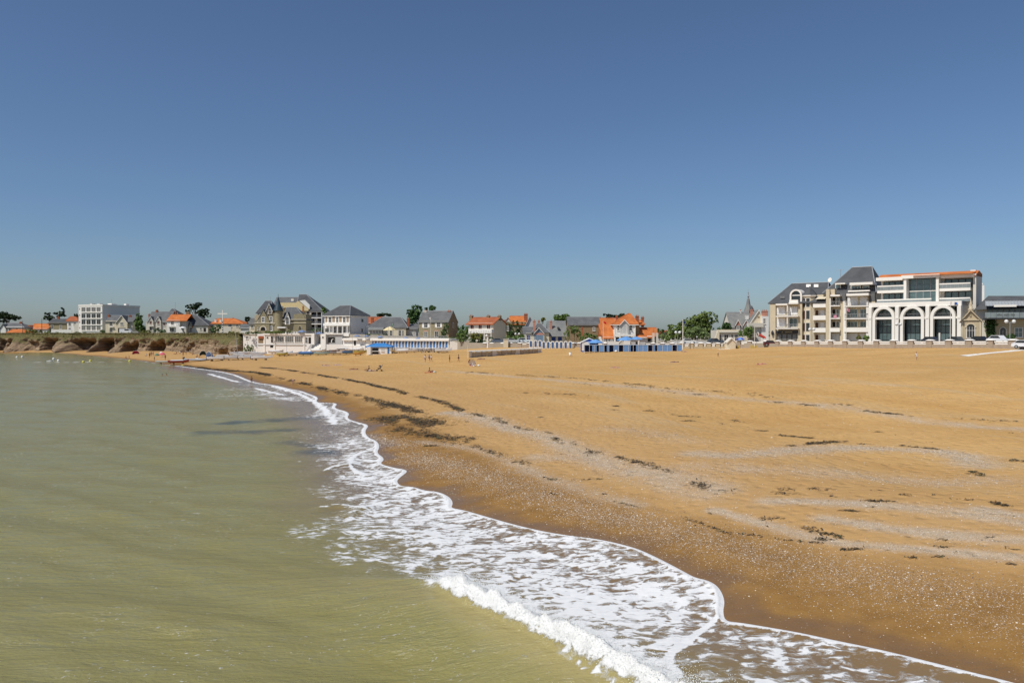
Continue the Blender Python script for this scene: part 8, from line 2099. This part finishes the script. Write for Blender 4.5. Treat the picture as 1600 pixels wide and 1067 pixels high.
# crowd under the cliff
crowd = [(197, 560.5, "sit", 1.6, NAVY, None), (201.5, 561, "stand", 1.2, (.06, .03, .03), None), (233.5, 559, "stand", 1.75, NAVY, None), (236, 557, "stand", 1.7, (.08, .05, .05), None), (239, 557, "walk", 1.7, (.2, .06, .05), None), (228, 556, "sit", 1.6, (.3, .3, .3), WHT),
         (258, 562.5, "stand", 1.65, (.05, .04, .04), (.10, .06, .05)), (241, 563.5, "stand", 1.3, (.5, .4, .3), (.55, .42, .3)), (275, 553.5, "sit", 1.7, (.45, .05, .05), None), (281, 552.5, "sit", 1.7, (.15, .15, .3), WHT), (286, 557, "walk", 1.65, (.06, .05, .08), None), (290.5, 554.5, "stand", 1.7, (.4, .25, .25), WHT),
         (296.5, 553.5, "stand", 1.7, (.2, .2, .2), (.6, .45, .42)), (301, 554, "sit", 1.6, (.4, .1, .08), None), (307.5, 558, "sit", 1.7, (.05, .05, .06), None), (312, 558, "sit", 1.6, (.3, .05, .05), None), (331, 557, "stand", 1.7, (.25, .22, .2), (.6, .45, .40)), (355.5, 557, "stand", 1.2, NAVY, None), (366, 555, "stand", 1.85, WHT, WHT), (338, 557.5, "lie", 1.7, (.4, .1, .1), None)]
CROWD_L = ["dark person sitting at the water edge under the cliff", "child standing at the water edge under the cliff", "person in navy standing left of three below the caves", "person in dark trunks standing in the middle of three", "person in red trunks walking right of three", "person in white sitting under the cliff left of the three",
           "dark clothed person at the water edge by the pale dinghy", "beige clothed child at the water edge left of the dinghy", "person in red shorts sitting below the cliff", "person in white sitting beside the red shorted one", "person in dark trunks walking behind the red boat", "person in white top standing under the cliff behind the red boat",
           "person in pinkish top standing near the cliff foot", "person in red trunks sitting near the cliff foot", "person in black sitting left of the blue tent", "person in dark red sitting beside the blue tent", "person in pinkish top standing behind the blue shelter", "child in navy between shelter and catamarans", "tall person all in white before the rocks", "sunbather lying right of the blue shelter"]
for (p, q, po, h, bo, to), lab in zip(crowd, CROWD_L):
    person(lab, p, q, po, h, random.choice(("fair", "tan")), random.choice(("dark", "brown")), to, bo, random.uniform(-1.5, 1.5), lo=170, hi=345)
parasol("pink parasol low on the sand left under the cliff", 253.5, 557.5, 550.5, 10, ground_hit(253.5, 557.5, 200, 330)[1], mat("pink_parasol", (.60, .10, .16), .8), drop=.5)
parasol("white parasol under the cliff beside the pink one", 251.5, 555, 549.5, 5, ground_hit(251, 555, 200, 330)[1] + 2, PWH, drop=.45)
parasol("green parasol under the cliff left of the pink one", 245, 556.5, 552, 8, ground_hit(245, 556, 200, 330)[1] + 1, mat("dull_green_parasol", (.10, .20, .14), .8), drop=.5)
def pop_tent(label, p, q, w, h, m, lo=200, hi=340, hd=.3):
    x_, y_, z_ = ground_hit(p, q, lo, hi); root = tag(empty("shelter_tent", (x_, y_, z_), hd), label, "shelter")
    V = []; nn = 8
    for j, t in enumerate((0, .45, .8, 1.0)):
        for i in range(nn + 1): a = math.pi * i / nn; V.append((w / 2 * math.cos(a) * (1 - .35 * t), 1.3 * t, h * math.sin(a) * (1 - t ** 2 * .85)))
    mesh_obj("canopy", V, [(j * (nn + 1) + i, j * (nn + 1) + i + 1, (j + 1) * (nn + 1) + i + 1, (j + 1) * (nn + 1) + i) for j in range(3) for i in range(nn)], m, root, smooth=True)
    MB().tube([(w / 2 * math.cos(math.pi * i / nn), 0, h * math.sin(math.pi * i / nn)) for i in range(nn + 1)], .03, 5).build("hoop", T_WHITE, root)
    MB().box(-w * .45, w * .45, -.3, 1.1, .0, .04).build("groundsheet", m, root)
pop_tent("bright pink pop-up shelter under the cliff", 212, 553.3, 2.6, 1.25, mat("bright_pink_nylon", (.55, .06, .14), .7))
pop_tent("pale blue pop-up shelter near the catamarans", 326, 557.5, 2.6, 1.6, mat("pale_blue_nylon", (.30, .42, .62), .7), hd=-.5)
pop_tent("dark green pop-up shelter left of the pale blue one", 317, 555.5, 2.2, 1.5, mat("dark_green_nylon", (.07, .10, .08), .7))
pop_tent("white pop-up shelter under the cave", 236.5, 547.8, 2.0, .7, PWH)
# bags and towels by the parasol
for lab, p, q, c_ in (("white beach bag right of the tipped parasol", 748, 572.2, WHT), ("pale towel heap right of the red sunbather", 679, 582.5, (.5, .5, .42)), ("dark bag behind the red sunbather", 675.5, 581.5, (.08, .06, .05))):
    x_, y_, z_ = ground_hit(p, q, 100, 260); o = MB().lathe([(0, -.03), (.28, .0), (.32, .16), (.18, .3), (0, .33)], 0, 0, 9).build("beach_bag", cloth(c_), None, True, (x_, y_, z_)); tag(o, lab, "bag")
